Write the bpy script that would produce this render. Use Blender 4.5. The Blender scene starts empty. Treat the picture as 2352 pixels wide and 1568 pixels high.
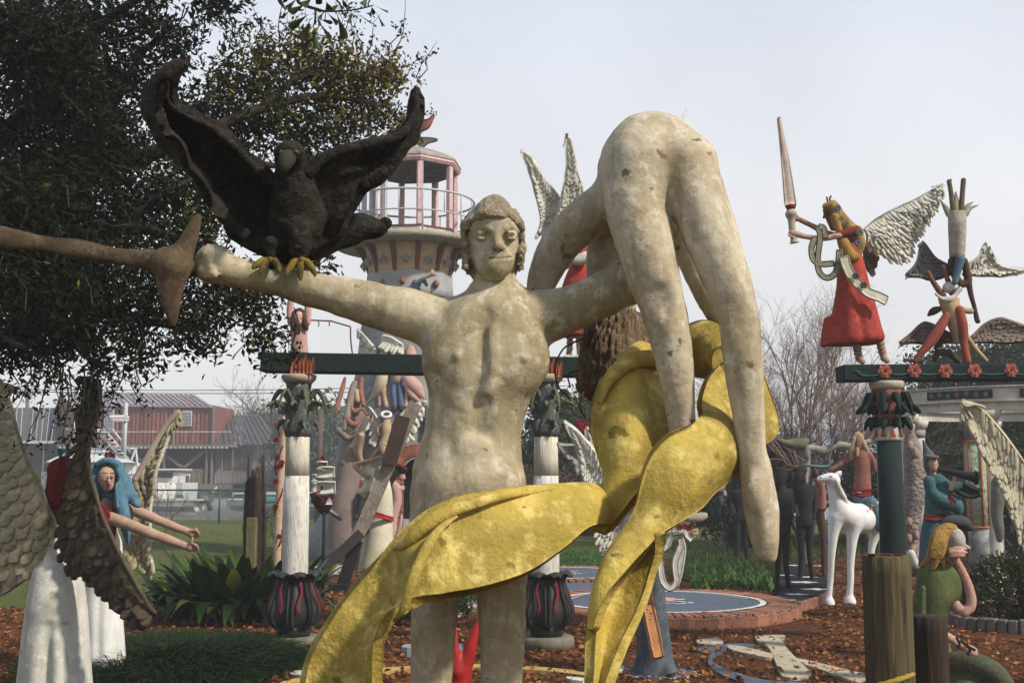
import bpy, math, random
import numpy as np
from mathutils import Vector, Matrix, noise as mnoise
random.seed(7); rng = np.random.default_rng(7)
SC = bpy.context.scene
COL = SC.collection
# ---------------------------------------------------------------- camera
F_PX = 2700.0; CAM_H = 1.5; PITCH = math.atan(306/2700.0)
cam_data = bpy.data.cameras.new('camera'); cam = bpy.data.objects.new('camera', cam_data); COL.objects.link(cam)
cam_data.sensor_width = 36; cam_data.lens = 36*F_PX/2352
cam.location = (0, 0, CAM_H); cam.rotation_euler = (math.pi/2+PITCH, 0, 0)
cam_data.clip_end = 2000; cam_data.clip_start = 0.05
SC.camera = cam
# ---------------------------------------------------------------- light
SUN_EL = math.radians(42); SUN_AZ = math.radians(58)      # azimuth measured from behind the camera towards the right
w = bpy.data.worlds.new('World'); SC.world = w; w.use_nodes = True
nt = w.node_tree; nt.nodes.clear()
out = nt.nodes.new('ShaderNodeOutputWorld'); bg = nt.nodes.new('ShaderNodeBackground')
sky = nt.nodes.new('ShaderNodeTexSky'); sky.sky_type = 'NISHITA'; sky.sun_disc = False
sky.sun_elevation = SUN_EL; sky.sun_rotation = math.pi-SUN_AZ; sky.dust_density = 4; sky.air_density = 1
geo = nt.nodes.new('ShaderNodeTexCoord'); sep = nt.nodes.new('ShaderNodeSeparateXYZ')
ramp = nt.nodes.new('ShaderNodeValToRGB')
nt.links.new(geo.outputs['Generated'], sep.inputs[0]); nt.links.new(sep.outputs['Z'], ramp.inputs[0])
e = ramp.color_ramp.elements
e[0].position = 0.0; e[0].color = (0.70, 0.70, 0.70, 1)
e[1].position = 1.0; e[1].color = (0.20, 0.30, 0.52, 1)
for pos, c in ((0.10, (0.78, 0.78, 0.785)), (0.22, (0.82, 0.825, 0.845)), (0.40, (0.66, 0.71, 0.81)), (0.62, (0.34, 0.43, 0.62))):
    k = e.new(pos); k.color = (*c, 1)
nz = nt.nodes.new('ShaderNodeTexNoise'); nz.inputs['Scale'].default_value = 3.0; nz.inputs['Detail'].default_value = 4
nt.links.new(geo.outputs['Generated'], nz.inputs['Vector'])
mr = nt.nodes.new('ShaderNodeMapRange'); mr.inputs['From Min'].default_value = .35; mr.inputs['From Max'].default_value = .65
mr.inputs['To Min'].default_value = .93; mr.inputs['To Max'].default_value = 1.05
nt.links.new(nz.outputs['Fac'], mr.inputs['Value'])
vm = nt.nodes.new('ShaderNodeVectorMath'); vm.operation = 'SCALE'
nt.links.new(ramp.outputs[0], vm.inputs[0]); nt.links.new(mr.outputs[0], vm.inputs['Scale'])
sc1 = nt.nodes.new('ShaderNodeVectorMath'); sc1.operation = 'SCALE'; sc1.inputs['Scale'].default_value = 0.012
nt.links.new(sky.outputs[0], sc1.inputs[0])
ad = nt.nodes.new('ShaderNodeVectorMath'); ad.operation = 'ADD'
nt.links.new(vm.outputs[0], ad.inputs[0]); nt.links.new(sc1.outputs[0], ad.inputs[1])
nt.links.new(ad.outputs[0], bg.inputs[0]); bg.inputs[1].default_value = 1.0
nt.links.new(bg.outputs[0], out.inputs[0])
sd = bpy.data.lights.new('sun', 'SUN'); sun = bpy.data.objects.new('sun', sd); COL.objects.link(sun)
sd.energy = 4.9; sd.angle = math.radians(4); sd.color = (1.0, 0.925, 0.80)
sdir = Vector((math.sin(SUN_AZ)*math.cos(SUN_EL), -math.cos(SUN_AZ)*math.cos(SUN_EL), math.sin(SUN_EL)))
sun.rotation_euler = sdir.to_track_quat('Z', 'Y').to_euler()
SC.view_settings.view_transform = 'Standard'; SC.view_settings.look = 'None'
SC.view_settings.exposure = 0.12; SC.view_settings.gamma = 1.0; SC.view_settings.use_curve_mapping = False
SC.cycles.volume_bounces = 0
SC.cycles.volume_step_rate = 4.0
SC.cycles.max_bounces = 6; SC.cycles.transparent_max_bounces = 8

# ---------------------------------------------------------------- projection helpers (where a pixel's ray meets a depth)
_c, _s = math.cos(PITCH), math.sin(PITCH)
def P(x, y, d):
    xc = (x-1176)/F_PX; yc = (784-y)/F_PX
    dy = _c - yc*_s; t = d/dy
    return np.array([xc*t, d, CAM_H + (_s+yc*_c)*t])
def G(x, y, z=0.0):
    xc = (x-1176)/F_PX; yc = (784-y)/F_PX
    t = (z-CAM_H)/(_s+yc*_c)
    return np.array([xc*t, (_c-yc*_s)*t, z])
def px(n, d): return n*d/F_PX

# ---------------------------------------------------------------- scene bookkeeping
ORG = {}
def org(o): return ORG.get(o.name, np.zeros(3)) if o is not None else np.zeros(3)
def thing(name, label, cat, loc, group=None):
    o = bpy.data.objects.new(name, None); COL.objects.link(o); o.empty_display_size = .1
    o.location = tuple(loc); ORG[o.name] = np.array(loc, float)
    o['label'] = label; o['category'] = cat
    if group: o['group'] = group
    return o
def mk(name, vf, mat, parent=None, smooth=True, label=None, cat=None, group=None, kind=None, loc=None):
    v, f = vf[0], vf[1]
    v = np.asarray(v, float).reshape(-1, 3)
    if loc is None:
        loc = org(parent) if parent is not None else (np.zeros(3) if kind == 'structure' else np.array([v[:,0].mean(), v[:,1].mean(), v[:,2].min()]))
    v = v - loc
    me = bpy.data.meshes.new(name)
    if isinstance(f, np.ndarray):
        n = len(f); k = f.shape[1]
        me.vertices.add(len(v)); me.vertices.foreach_set('co', v.ravel())
        me.loops.add(n*k); me.loops.foreach_set('vertex_index', f.ravel().astype(np.int32))
        me.polygons.add(n); me.polygons.foreach_set('loop_start', np.arange(0, n*k, k, dtype=np.int32))
        me.update(calc_edges=True); me.validate()
    else:
        me.from_pydata([tuple(a) for a in v], [], [tuple(int(i) for i in a) for a in f])
    if smooth: me.polygons.foreach_set('use_smooth', [True]*len(me.polygons))
    me.update()
    me.materials.append(mat)
    o = bpy.data.objects.new(name, me); COL.objects.link(o)
    if parent is not None:
        o.parent = parent; o.location = tuple(loc - org(parent))
    else:
        o.location = tuple(loc)
    ORG[o.name] = np.array(loc, float)
    if label: o['label'] = label
    if cat: o['category'] = cat
    if group: o['group'] = group
    if kind: o['kind'] = kind
    return o
def inst(name, me_or_obj, M, parent=None, mat=None):
    """copy of one piece (shared mesh); M maps piece space to world"""
    me = me_or_obj.data if hasattr(me_or_obj, 'data') and me_or_obj.data else me_or_obj
    o = bpy.data.objects.new(name, me); COL.objects.link(o)
    if parent is not None:
        o.parent = parent; M = Matrix.Translation(tuple(-org(parent))) @ M
    o.matrix_local = M
    return o
def raw_mesh(name, vf, mat, smooth=True):
    me = bpy.data.meshes.new(name)
    me.from_pydata([tuple(a) for a in np.asarray(vf[0], float)], [], [tuple(int(i) for i in a) for a in vf[1]])
    if smooth: me.polygons.foreach_set('use_smooth', [True]*len(me.polygons))
    me.materials.append(mat); me.update(); return me
def dup(root, loc, rotz=0, label=None, scale=1, **kw):
    r = root.copy(); COL.objects.link(r); r.location = tuple(loc); r.rotation_euler = (0, 0, rotz); r.scale = (scale,)*3
    ORG[r.name] = np.array(loc, float)
    if label: r['label'] = label
    for k, v_ in kw.items(): r[k] = v_
    for ch in list(root.children):
        c = ch.copy(); COL.objects.link(c); c.parent = r
        for g in ch.children:
            d = g.copy(); COL.objects.link(d); d.parent = c
    return r
def join(*vfs):
    V_, F_ = [], []; n = 0
    for v, f in vfs:
        v = np.asarray(v, float).reshape(-1, 3); V_.append(v)
        F_ += [tuple(int(i)+n for i in a) for a in f]; n += len(v)
    return np.vstack(V_), F_
def basis(t, up=(0, 0, 1)):
    t = np.asarray(t, float); t = t/ (np.linalg.norm(t)+1e-12)
    up = np.asarray(up, float)
    if abs(t@up) > .97: up = np.array([0, 1.0, 0]) if abs(t[1]) < .9 else np.array([1.0, 0, 0])
    a = np.cross(up, t); a /= np.linalg.norm(a); b = np.cross(t, a)
    return a, b, t
def frame(o, x, y, z):
    M = Matrix.Identity(4)
    for i in range(3):
        M[i][0] = x[i]; M[i][1] = y[i]; M[i][2] = z[i]; M[i][3] = o[i]
    return M
def resample(pts, n):
    """Catmull-Rom through the rows of pts, n samples"""
    p = np.asarray(pts, float); m = len(p)
    if m == 2:
        t = np.linspace(0, 1, n)[:, None]; return p[0]*(1-t)+p[1]*t
    q = np.vstack([2*p[0]-p[1], p, 2*p[-1]-p[-2]])
    u = np.linspace(0, m-1-1e-9, n); i = u.astype(int); t = (u-i)[:, None]
    p0, p1, p2, p3 = q[i], q[i+1], q[i+2], q[i+3]
    return .5*((2*p1)+(-p0+p2)*t+(2*p0-5*p1+4*p2-p3)*t**2+(-p0+3*p1-3*p2+p3)*t**3)
def tube(path, r, n=8, fy=1.0, caps=True, smooth_n=0, wob=0, up=(0, 1, 0)):
    """tube along path; r a number or list"""
    path = np.asarray(path, float)
    r = np.full(len(path), r, float) if np.isscalar(r) else np.asarray(r, float)
    if smooth_n:
        q = resample(np.column_stack([path, r]), smooth_n); path, r = q[:, :3], np.maximum(q[:, 3], 1e-4)
    m = len(path); T = np.gradient(path, axis=0)
    V_ = []
    a, b, _ = basis(T[0], up)
    for i in range(m):
        t = T[i]/(np.linalg.norm(T[i])+1e-12)
        a = a-t*(a@t); a /= (np.linalg.norm(a)+1e-12); b = np.cross(t, a)
        ph = np.arange(n)*2*math.pi/n
        rr = r[i]*(1+wob*rng.uniform(-1, 1, n)) if wob else r[i]
        V_.append(path[i]+(np.cos(ph)*rr)[:, None]*a+(np.sin(ph)*rr*fy)[:, None]*b)
    V_ = np.vstack(V_); F_ = []
    for i in range(m-1):
        for j in range(n):
            F_.append((i*n+j, i*n+(j+1) % n, (i+1)*n+(j+1) % n, (i+1)*n+j))
    if caps:
        F_.append(tuple(range(n-1, -1, -1))); F_.append(tuple((m-1)*n+j for j in range(n)))
    return V_, F_
def lathe(prof, c=(0, 0, 0), n=24, ph0=0.0, flute=0, fl=0.0):
    """prof = [(z, r)...]"""
    V_, F_ = [], []
    for z, r in prof:
        for j in range(n):
            ph = ph0+j*2*math.pi/n
            rr = r*(1+fl*math.cos(flute*ph)) if flute else r
            V_.append((c[0]+rr*math.cos(ph), c[1]+rr*math.sin(ph), c[2]+z))
    m = len(prof)
    for i in range(m-1):
        for j in range(n):
            F_.append((i*n+j, i*n+(j+1) % n, (i+1)*n+(j+1) % n, (i+1)*n+j))
    F_.append(tuple(range(n-1, -1, -1))); F_.append(tuple((m-1)*n+j for j in range(n)))
    return V_, F_
def box(c, s, R=None):
    c = np.asarray(c, float); V_ = []
    for dx in (-.5, .5):
        for dy in (-.5, .5):
            for dz in (-.5, .5):
                p = np.array([dx*s[0], dy*s[1], dz*s[2]])
                if R is not None: p = R@p
                V_.append(c+p)
    return V_, [(0, 1, 3, 2), (4, 6, 7, 5), (0, 4, 5, 1), (2, 3, 7, 6), (0, 2, 6, 4), (1, 5, 7, 3)]
def bbox(c, s, b=.01, R=None):
    """box with chamfered edges"""
    c = np.asarray(c, float); h = np.asarray(s, float)/2; b = min(b, h.min()*.9); V_ = []; idx = {}
    for sx in (-1, 1):
        for sy in (-1, 1):
            for sz in (-1, 1):
                for ax in range(3):
                    p = np.array([sx, sy, sz])*(h-b); p[ax] = (sx, sy, sz)[ax]*h[ax]
                    if R is not None: p = R@p
                    idx[(sx, sy, sz, ax)] = len(V_); V_.append(c+p)
    F_ = []
    for ax in range(3):
        o1, o2 = [k for k in range(3) if k != ax]
        for s_ in (-1, 1):
            q = []
            for (u, v) in ((-1, -1), (1, -1), (1, 1), (-1, 1)):
                k = [0, 0, 0]; k[ax] = s_; k[o1] = u; k[o2] = v; q.append(idx[(*k, ax)])
            F_.append(tuple(q) if (s_ > 0) == (ax != 1) else tuple(q[::-1]))
        for u in (-1, 1):
            for v in (-1, 1):
                k0 = [0, 0, 0]; k0[ax] = -1; k0[o1] = u; k0[o2] = v; k1 = list(k0); k1[ax] = 1
                F_.append((idx[(*k0, o1)], idx[(*k1, o1)], idx[(*k1, o2)], idx[(*k0, o2)]))
    for sx in (-1, 1):
        for sy in (-1, 1):
            for sz in (-1, 1):
                F_.append(tuple(idx[(sx, sy, sz, a)] for a in range(3)))
    return V_, F_
def rotz(a):
    c, s = math.cos(a), math.sin(a); return np.array([[c, -s, 0], [s, c, 0], [0, 0, 1]])
def roty(a):
    c, s = math.cos(a), math.sin(a); return np.array([[c, 0, s], [0, 1, 0], [-s, 0, c]])
def rotx(a):
    c, s = math.cos(a), math.sin(a); return np.array([[1, 0, 0], [0, c, -s], [0, s, c]])
def bar(a, b, w_, h_=None, up=(0, 0, 1)):
    """rectangular bar from a to b"""
    a = np.asarray(a, float); b = np.asarray(b, float); h_ = h_ or w_
    x, y, z = basis(b-a, up); L = np.linalg.norm(b-a)
    return box((a+b)/2, (w_, h_, L), np.column_stack([x, y, z]))
def grid_faces(nu, nv, closed=False):
    F_ = []
    for i in range(nu-1):
        for j in range(nv-(0 if closed else 1)):
            j2 = (j+1) % nv
            F_.append((i*nv+j, i*nv+j2, (i+1)*nv+j2, (i+1)*nv+j))
    return F_
def strip(A, B, nu=40, nv=10, th=.02, bulge=None, wob=0.0, seed=0, wscale=8, surf=False, relb=False):
    """a thick sheet between the edge polylines A and B. bulge(u, v)-> metres along normal"""
    A = resample(A, nu); B = resample(B, nu)
    v = np.linspace(0, 1, nv)
    S = A[:, None, :]*(1-v)[None, :, None]+B[:, None, :]*v[None, :, None]
    U = np.linspace(0, 1, nu)
    def nrm(S):
        du = np.gradient(S, axis=0); dv = np.gradient(S, axis=1); N = np.cross(du, dv)
        return N/(np.linalg.norm(N, axis=2, keepdims=True)+1e-9)
    N = nrm(S)
    if bulge is not None:
        Bg = np.array([[bulge(a, b) for b in v] for a in U])
        if relb: W_ = np.linalg.norm(B-A, axis=1); Bg = Bg*np.minimum(1, W_/(W_.max()*.75))[:, None]
        S = S+N*Bg[:, :, None]; N = nrm(S)
    if wob:
        W = np.array([[mnoise.noise(Vector(S[i, j]*wscale)+Vector((seed, 0, 0))) for j in range(nv)] for i in range(nu)])
        S = S+N*(W*wob)[:, :, None]; N = nrm(S)
    if surf: return S, N
    # rounded rim: thickness falls off at the edges
    tt = np.ones((nu, nv))*th/2
    top = (S+N*tt[:, :, None]).reshape(-1, 3); bot = (S-N*tt[:, :, None]).reshape(-1, 3)
    V_ = np.vstack([top, bot]); n = nu*nv; F_ = grid_faces(nu, nv)
    F_ += [tuple(i+n for i in f[::-1]) for f in F_]
    rim = [i*nv for i in range(nu)]+[(nu-1)*nv+j for j in range(1, nv)]+[i*nv+nv-1 for i in range(nu-2, -1, -1)]+[j for j in range(nv-2, 0, -1)]
    # one extra ring half way, pushed outwards, so the rim is round
    mid = []; m0 = len(V_)
    for i in rim:
        iu, iv = divmod(i, nv); o_ = S[iu, iv]
        iu2 = min(max(iu, 1), nu-2); iv2 = min(max(iv, 1), nv-2)
        d = o_-S[iu2, iv2]; L = np.linalg.norm(d)+1e-9; mid.append(o_+d/L*th*.45)
    V_ = np.vstack([V_, mid]); k = len(rim)
    for i in range(k):
        a, b = rim[i], rim[(i+1) % k]; ma, mb = m0+i, m0+(i+1) % k
        F_ += [(a, ma, mb, b), (ma, a+n, b+n, mb)]
    return V_, F_

# ---------------------------------------------------------------- signed-distance sculpting
class Sculpt:
    def __init__(s, lo, hi, h):
        s.h = h; s.lo = np.array(lo, float)-2*h
        s.n = (np.ceil((np.array(hi, float)+2*h-s.lo)/h)).astype(int)+1
        s.D = np.full(s.n, 1.0, np.float32)
    def _sl(s, lo, hi):
        a = np.maximum(np.floor((lo-s.lo)/s.h).astype(int), 0); b = np.minimum(np.ceil((hi-s.lo)/s.h).astype(int)+1, s.n)
        if np.any(b <= a): return None, None
        sl = tuple(slice(a[i], b[i]) for i in range(3))
        g = [(np.arange(a[i], b[i])*s.h+s.lo[i]).astype(np.float32) for i in range(3)]
        return sl, (g[0][:, None, None], g[1][None, :, None], g[2][None, None, :])
    def _mix(s, sl, d, k, cut):
        A = s.D[sl]
        if cut: d = -d; A2, d2 = -A, -d
        else: A2, d2 = A, d
        if k > 0:
            hh = np.maximum(k-np.abs(A2-d2), 0)/k
            r = np.minimum(A2, d2)-hh*hh*k*.25
        else: r = np.minimum(A2, d2)
        s.D[sl] = -r if cut else r
    def ell(s, c, r, k=.02, cut=False, R=None):
        c = np.asarray(c, float); r = np.asarray(r, float)*np.ones(3); m = r.max()+max(k, 3*s.h)+.01
        sl, g = s._sl(c-m, c+m)
        if sl is None: return s
        x, y, z = g[0]-c[0], g[1]-c[1], g[2]-c[2]
        if R is not None:
            x, y, z = (R[0, 0]*x+R[1, 0]*y+R[2, 0]*z, R[0, 1]*x+R[1, 1]*y+R[2, 1]*z, R[0, 2]*x+R[1, 2]*y+R[2, 2]*z)
        q = np.sqrt((x/r[0])**2+(y/r[1])**2+(z/r[2])**2)
        q2 = np.sqrt((x/r[0]**2)**2+(y/r[1]**2)**2+(z/r[2]**2)**2)+1e-9
        s._mix(sl, q*(q-1)/q2, k, cut); return s
    def cap(s, a, b, ra, rb, k=.02, cut=False, fy=1.0):
        a = np.asarray(a, float); b = np.asarray(b, float); m = max(ra, rb)*max(1, fy)+max(k, 3*s.h)+.01
        sl, g = s._sl(np.minimum(a, b)-m, np.maximum(a, b)+m)
        if sl is None: return s
        A = a/np.array([1, fy, 1]); B = b/np.array([1, fy, 1]); ba = B-A; L = ba@ba+1e-12
        x, y, z = g[0]-A[0], g[1]/fy-A[1], g[2]-A[2]
        t = np.clip((x*ba[0]+y*ba[1]+z*ba[2])/L, 0, 1)
        d = np.sqrt((x-t*ba[0])**2+(y-t*ba[1])**2+(z-t*ba[2])**2)-(ra+(rb-ra)*t)
        s._mix(sl, d*min(1, fy), k, cut); return s
    def chain(s, pts, k=.02, cut=False, n=0, fy=1.0):
        """pts rows x, y, z, r"""
        p = np.asarray(pts, float)
        if n: p = resample(p, n)
        m = p[:, 3].max()*max(1, fy)+max(k, 3*s.h)+.02; sl, g = s._sl(p[:, :3].min(0)-m, p[:, :3].max(0)+m)
        if sl is None: return s
        t = Sculpt.__new__(Sculpt); t.h = s.h; t.lo = s.lo+np.array([q.start for q in sl])*s.h; t.D = np.full(s.D[sl].shape, 1.0, np.float32); t.n = np.array(t.D.shape)
        for i in range(len(p)-1): t.cap(p[i, :3], p[i+1, :3], p[i, 3], p[i+1, 3], max(.004, k*.25) if not n else .002, False, fy)
        s._mix(sl, t.D, k, cut)
        return s
    def loft(s, rows, k=.02, cut=False, sq=2.0):
        """rows: z, xc, yc, rx, ry (any order of z)"""
        p = np.array(sorted([tuple(r) for r in rows])); zs = p[:, 0]
        q = resample(p, len(p)*6); q = q[np.argsort(q[:, 0])]
        m = max(k, 3*s.h)+.01
        lo = np.array([(p[:, 1]-p[:, 3]).min()-m, (p[:, 2]-p[:, 4]).min()-m, zs[0]-m]); hi = np.array([(p[:, 1]+p[:, 3]).max()+m, (p[:, 2]+p[:, 4]).max()+m, zs[-1]+m])
        sl, g = s._sl(lo, hi)
        if sl is None: return s
        z = g[2][0, 0]; f = lambda i: np.interp(z, q[:, 0], q[:, i])[None, None, :].astype(np.float32)
        rx, ry = np.maximum(f(3), 1e-3), np.maximum(f(4), 1e-3)
        X, Y = (g[0]-f(1)), (g[1]-f(2))
        if sq == 2.0:
            e1 = np.sqrt((X/rx)**2+(Y/ry)**2); e2 = np.sqrt((X/rx**2)**2+(Y/ry**2)**2)+1e-6
            d = e1*(e1-1)/e2
        else:
            e1 = (np.abs(X/rx)**sq+np.abs(Y/ry)**sq)**(1/sq); d = (e1-1)*np.minimum(rx, ry)
        zz = np.maximum(zs[0]-z, z-zs[-1])[None, None, :]
        d = np.maximum(d, zz); s._mix(sl, d.astype(np.float32), k, cut); return s
    def wob(s, amp, scale, seed=0):
        """slow surface unevenness from summed sines (cheap)"""
        r_ = np.random.default_rng(seed)
        x = (np.arange(s.n[0])*s.h)[:, None, None]; y = (np.arange(s.n[1])*s.h)[None, :, None]; z = (np.arange(s.n[2])*s.h)[None, None, :]
        for _ in range(4):
            v = r_.normal(size=3)*scale; p = r_.uniform(0, 6.28, 3)
            s.D += (amp*np.sin(x*v[0]+p[0])*np.sin(y*v[1]+p[1]+x*v[2]*.5)*np.sin(z*v[2]+p[2]+y*v[0]*.4)).astype(np.float32)
        return s
    def mesh(s):
        D = s.D; h = s.h; n = s.n
        S = D < 0
        c = np.zeros(tuple(n-1), np.uint8)
        for i in (0, 1):
            for j in (0, 1):
                for k in (0, 1):
                    c += S[i:n[0]-1+i, j:n[1]-1+j, k:n[2]-1+k]
        act = (c > 0) & (c < 8); I = np.argwhere(act); N = len(I)
        idx = np.full(act.shape, -1, np.int32); idx[act] = np.arange(N)
        off = np.array([(i, j, k) for i in (0, 1) for j in (0, 1) for k in (0, 1)])
        cv = np.stack([D[I[:, 0]+o[0], I[:, 1]+o[1], I[:, 2]+o[2]] for o in off], 1)
        acc = np.zeros((N, 3)); cnt = np.zeros(N)
        for a in range(8):
            for b in range(a+1, 8):
                if np.abs(off[a]-off[b]).sum() != 1: continue
                va, vb = cv[:, a], cv[:, b]; m = (va < 0) != (vb < 0)
                t = np.where(m, va/np.where(m, va-vb, 1), 0)
                pt = off[a][None, :]+(off[b]-off[a])[None, :]*t[:, None]
                acc += pt*m[:, None]; cnt += m
        V_ = (I+acc/cnt[:, None])*h+s.lo
        Q = []
        for ax in range(3):
            o1, o2 = (ax+1) % 3, (ax+2) % 3
            sa = [slice(None)]*3; sb = [slice(None)]*3; sa[ax] = slice(0, -1); sb[ax] = slice(1, None)
            A, B = S[tuple(sa)], S[tuple(sb)]
            E = np.argwhere(A != B); 
            if not len(E): continue
            E = E[(E[:, o1] > 0) & (E[:, o2] > 0) & (E[:, o1] < n[o1]-1) & (E[:, o2] < n[o2]-1)]
            ins = A[E[:, 0], E[:, 1], E[:, 2]]
            def ci(d1, d2):
                q = E.copy(); q[:, o1] -= d1; q[:, o2] -= d2; return idx[q[:, 0], q[:, 1], q[:, 2]]
            q = np.stack([ci(1, 1), ci(0, 1), ci(0, 0), ci(1, 0)], 1)
            q[~ins] = q[~ins][:, ::-1]
            Q.append(q)
        Q = np.vstack(Q); Q = Q[(Q >= 0).all(1)]
        return V_, Q
def pr(x, y, d, r): 
    p = P(x, y, d); return (p[0], p[1], p[2], px(r, d))
def prs(rows, d=None):
    """rows (x, y, r) at depth d, or (x, y, r, d)"""
    return [pr(q[0], q[1], q[3] if len(q) > 3 else d, q[2]) for q in rows]
def lrows(rows, d, fy=.6, yo=0.0):
    """rows (y_px, x_left, x_right[, ry_m[, yoff]]) to loft rows at depth d"""
    o = []
    for q in rows:
        xm = (q[1]+q[2])/2; p = P(xm, q[0], d); rx = px((q[2]-q[1])/2, d)
        ry = q[3] if len(q) > 3 and q[3] is not None else rx*fy
        o.append((p[2], p[0], p[1]+yo+(q[4] if len(q) > 4 else 0), rx, ry))
    return o

# ---------------------------------------------------------------- materials
def _n(nt, t, **kw):
    n = nt.nodes.new(t)
    for k, v in kw.items():
        if k in n.inputs: n.inputs[k].default_value = v
        else: setattr(n, k, v)
    return n
_MC = {}
def mat(name, c1, c2=None, c3=None, scale=6.0, rough=.85, bump=.3, bscale=60.0, spots=None, sp_scale=30, sp_lim=.68, spec=.25,
        metal=0.0, patch=.5, dist=.009, stretch=(1, 1, 1), vor=None, detail=6, trans=0.0, streak=None, st_lim=.56, crack=0.0):
    """weathered procedural surface: c1/c2 large patches, c3 small flecks, optional dark spots"""
    if name in _MC: return _MC[name]
    al = lambda c: tuple(q*.84 for q in c) if c else c
    c1, c2, c3, spots, streak = al(c1), al(c2), al(c3), al(spots), al(streak)
    m = bpy.data.materials.new(name); m.use_nodes = True; nt = m.node_tree; b = nt.nodes['Principled BSDF']
    L = nt.links.new
    tc = _n(nt, 'ShaderNodeTexCoord'); mp = _n(nt, 'ShaderNodeMapping'); mp.inputs['Scale'].default_value = stretch
    L(tc.outputs['Object'], mp.inputs[0]); vec = mp.outputs[0]
    n1 = _n(nt, 'ShaderNodeTexNoise', Scale=scale, Detail=detail, Roughness=.62); L(vec, n1.inputs['Vector'])
    r1 = _n(nt, 'ShaderNodeValToRGB'); L(n1.outputs['Fac'], r1.inputs[0])
    c2 = c2 or tuple(x*.8 for x in c1)
    r1.color_ramp.elements[0].position = patch-.13; r1.color_ramp.elements[0].color = (*c2, 1)
    r1.color_ramp.elements[1].position = patch+.13; r1.color_ramp.elements[1].color = (*c1, 1)
    col = r1.outputs[0]
    if c3:
        n2 = _n(nt, 'ShaderNodeTexNoise', Scale=scale*5.3, Detail=5, Roughness=.7); L(vec, n2.inputs['Vector'])
        r2 = _n(nt, 'ShaderNodeValToRGB'); L(n2.outputs['Fac'], r2.inputs[0])
        r2.color_ramp.elements[0].position = .50; r2.color_ramp.elements[0].color = (0, 0, 0, 1)
        r2.color_ramp.elements[1].position = .66; r2.color_ramp.elements[1].color = (.8, .8, .8, 1)
        mx = _n(nt, 'ShaderNodeMix', data_type='RGBA'); L(r2.outputs[0], mx.inputs[0]); L(col, mx.inputs[6]); mx.inputs[7].default_value = (*c3, 1); col = mx.outputs[2]
    if spots:
        n3 = _n(nt, 'ShaderNodeTexNoise', Scale=sp_scale, Detail=3, Roughness=.5); L(vec, n3.inputs['Vector'])
        r3 = _n(nt, 'ShaderNodeValToRGB'); L(n3.outputs['Fac'], r3.inputs[0])
        r3.color_ramp.elements[0].position = sp_lim; r3.color_ramp.elements[0].color = (0, 0, 0, 1)
        r3.color_ramp.elements[1].position = sp_lim+.05; r3.color_ramp.elements[1].color = (.85, .85, .85, 1)
        mx = _n(nt, 'ShaderNodeMix', data_type='RGBA'); L(r3.outputs[0], mx.inputs[0]); L(col, mx.inputs[6]); mx.inputs[7].default_value = (*spots, 1); col = mx.outputs[2]
    if streak:
        m2 = _n(nt, 'ShaderNodeMapping'); m2.inputs['Scale'].default_value = (1, 1, .16); L(tc.outputs['Object'], m2.inputs[0])
        n4 = _n(nt, 'ShaderNodeTexNoise', Scale=scale*3.2, Detail=6, Roughness=.65, Distortion=.6); L(m2.outputs[0], n4.inputs['Vector'])
        r4 = _n(nt, 'ShaderNodeValToRGB'); L(n4.outputs['Fac'], r4.inputs[0])
        r4.color_ramp.elements[0].position = st_lim-.08; r4.color_ramp.elements[0].color = (0, 0, 0, 1); r4.color_ramp.elements[1].position = st_lim+.16; r4.color_ramp.elements[1].color = (.75, .75, .75, 1)
        mx = _n(nt, 'ShaderNodeMix', data_type='RGBA'); L(r4.outputs[0], mx.inputs[0]); L(col, mx.inputs[6]); mx.inputs[7].default_value = (*streak, 1); col = mx.outputs[2]
    if crack:
        nd = _n(nt, 'ShaderNodeTexNoise', Scale=crack*1.5, Detail=4); L(vec, nd.inputs['Vector']); va = _n(nt, 'ShaderNodeMix', data_type='VECTOR'); va.inputs[0].default_value = .16; L(vec, va.inputs[4]); L(nd.outputs['Color'], va.inputs[5])
        vc = _n(nt, 'ShaderNodeTexVoronoi', Scale=crack); vc.feature = 'DISTANCE_TO_EDGE'; L(va.outputs[1], vc.inputs['Vector'])
        n5 = _n(nt, 'ShaderNodeTexNoise', Scale=crack*.8, Detail=2); L(vec, n5.inputs['Vector']); ml = _n(nt, 'ShaderNodeMath', operation='MULTIPLY_ADD'); L(n5.outputs['Fac'], ml.inputs[0]); ml.inputs[1].default_value = .07; ml.inputs[2].default_value = -.031
        lt = _n(nt, 'ShaderNodeMath', operation='LESS_THAN'); L(vc.outputs['Distance'], lt.inputs[0]); L(ml.outputs[0], lt.inputs[1]); m6 = _n(nt, 'ShaderNodeMath', operation='MULTIPLY'); L(lt.outputs[0], m6.inputs[0]); m6.inputs[1].default_value = .28
        mx = _n(nt, 'ShaderNodeMix', data_type='RGBA'); L(m6.outputs[0], mx.inputs[0]); L(col, mx.inputs[6]); mx.inputs[7].default_value = (*[q*.4 for q in c2], 1); col = mx.outputs[2]
    L(col, b.inputs['Base Color']); b.inputs['Roughness'].default_value = rough; b.inputs['Metallic'].default_value = metal
    b.inputs['Specular IOR Level'].default_value = spec
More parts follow.
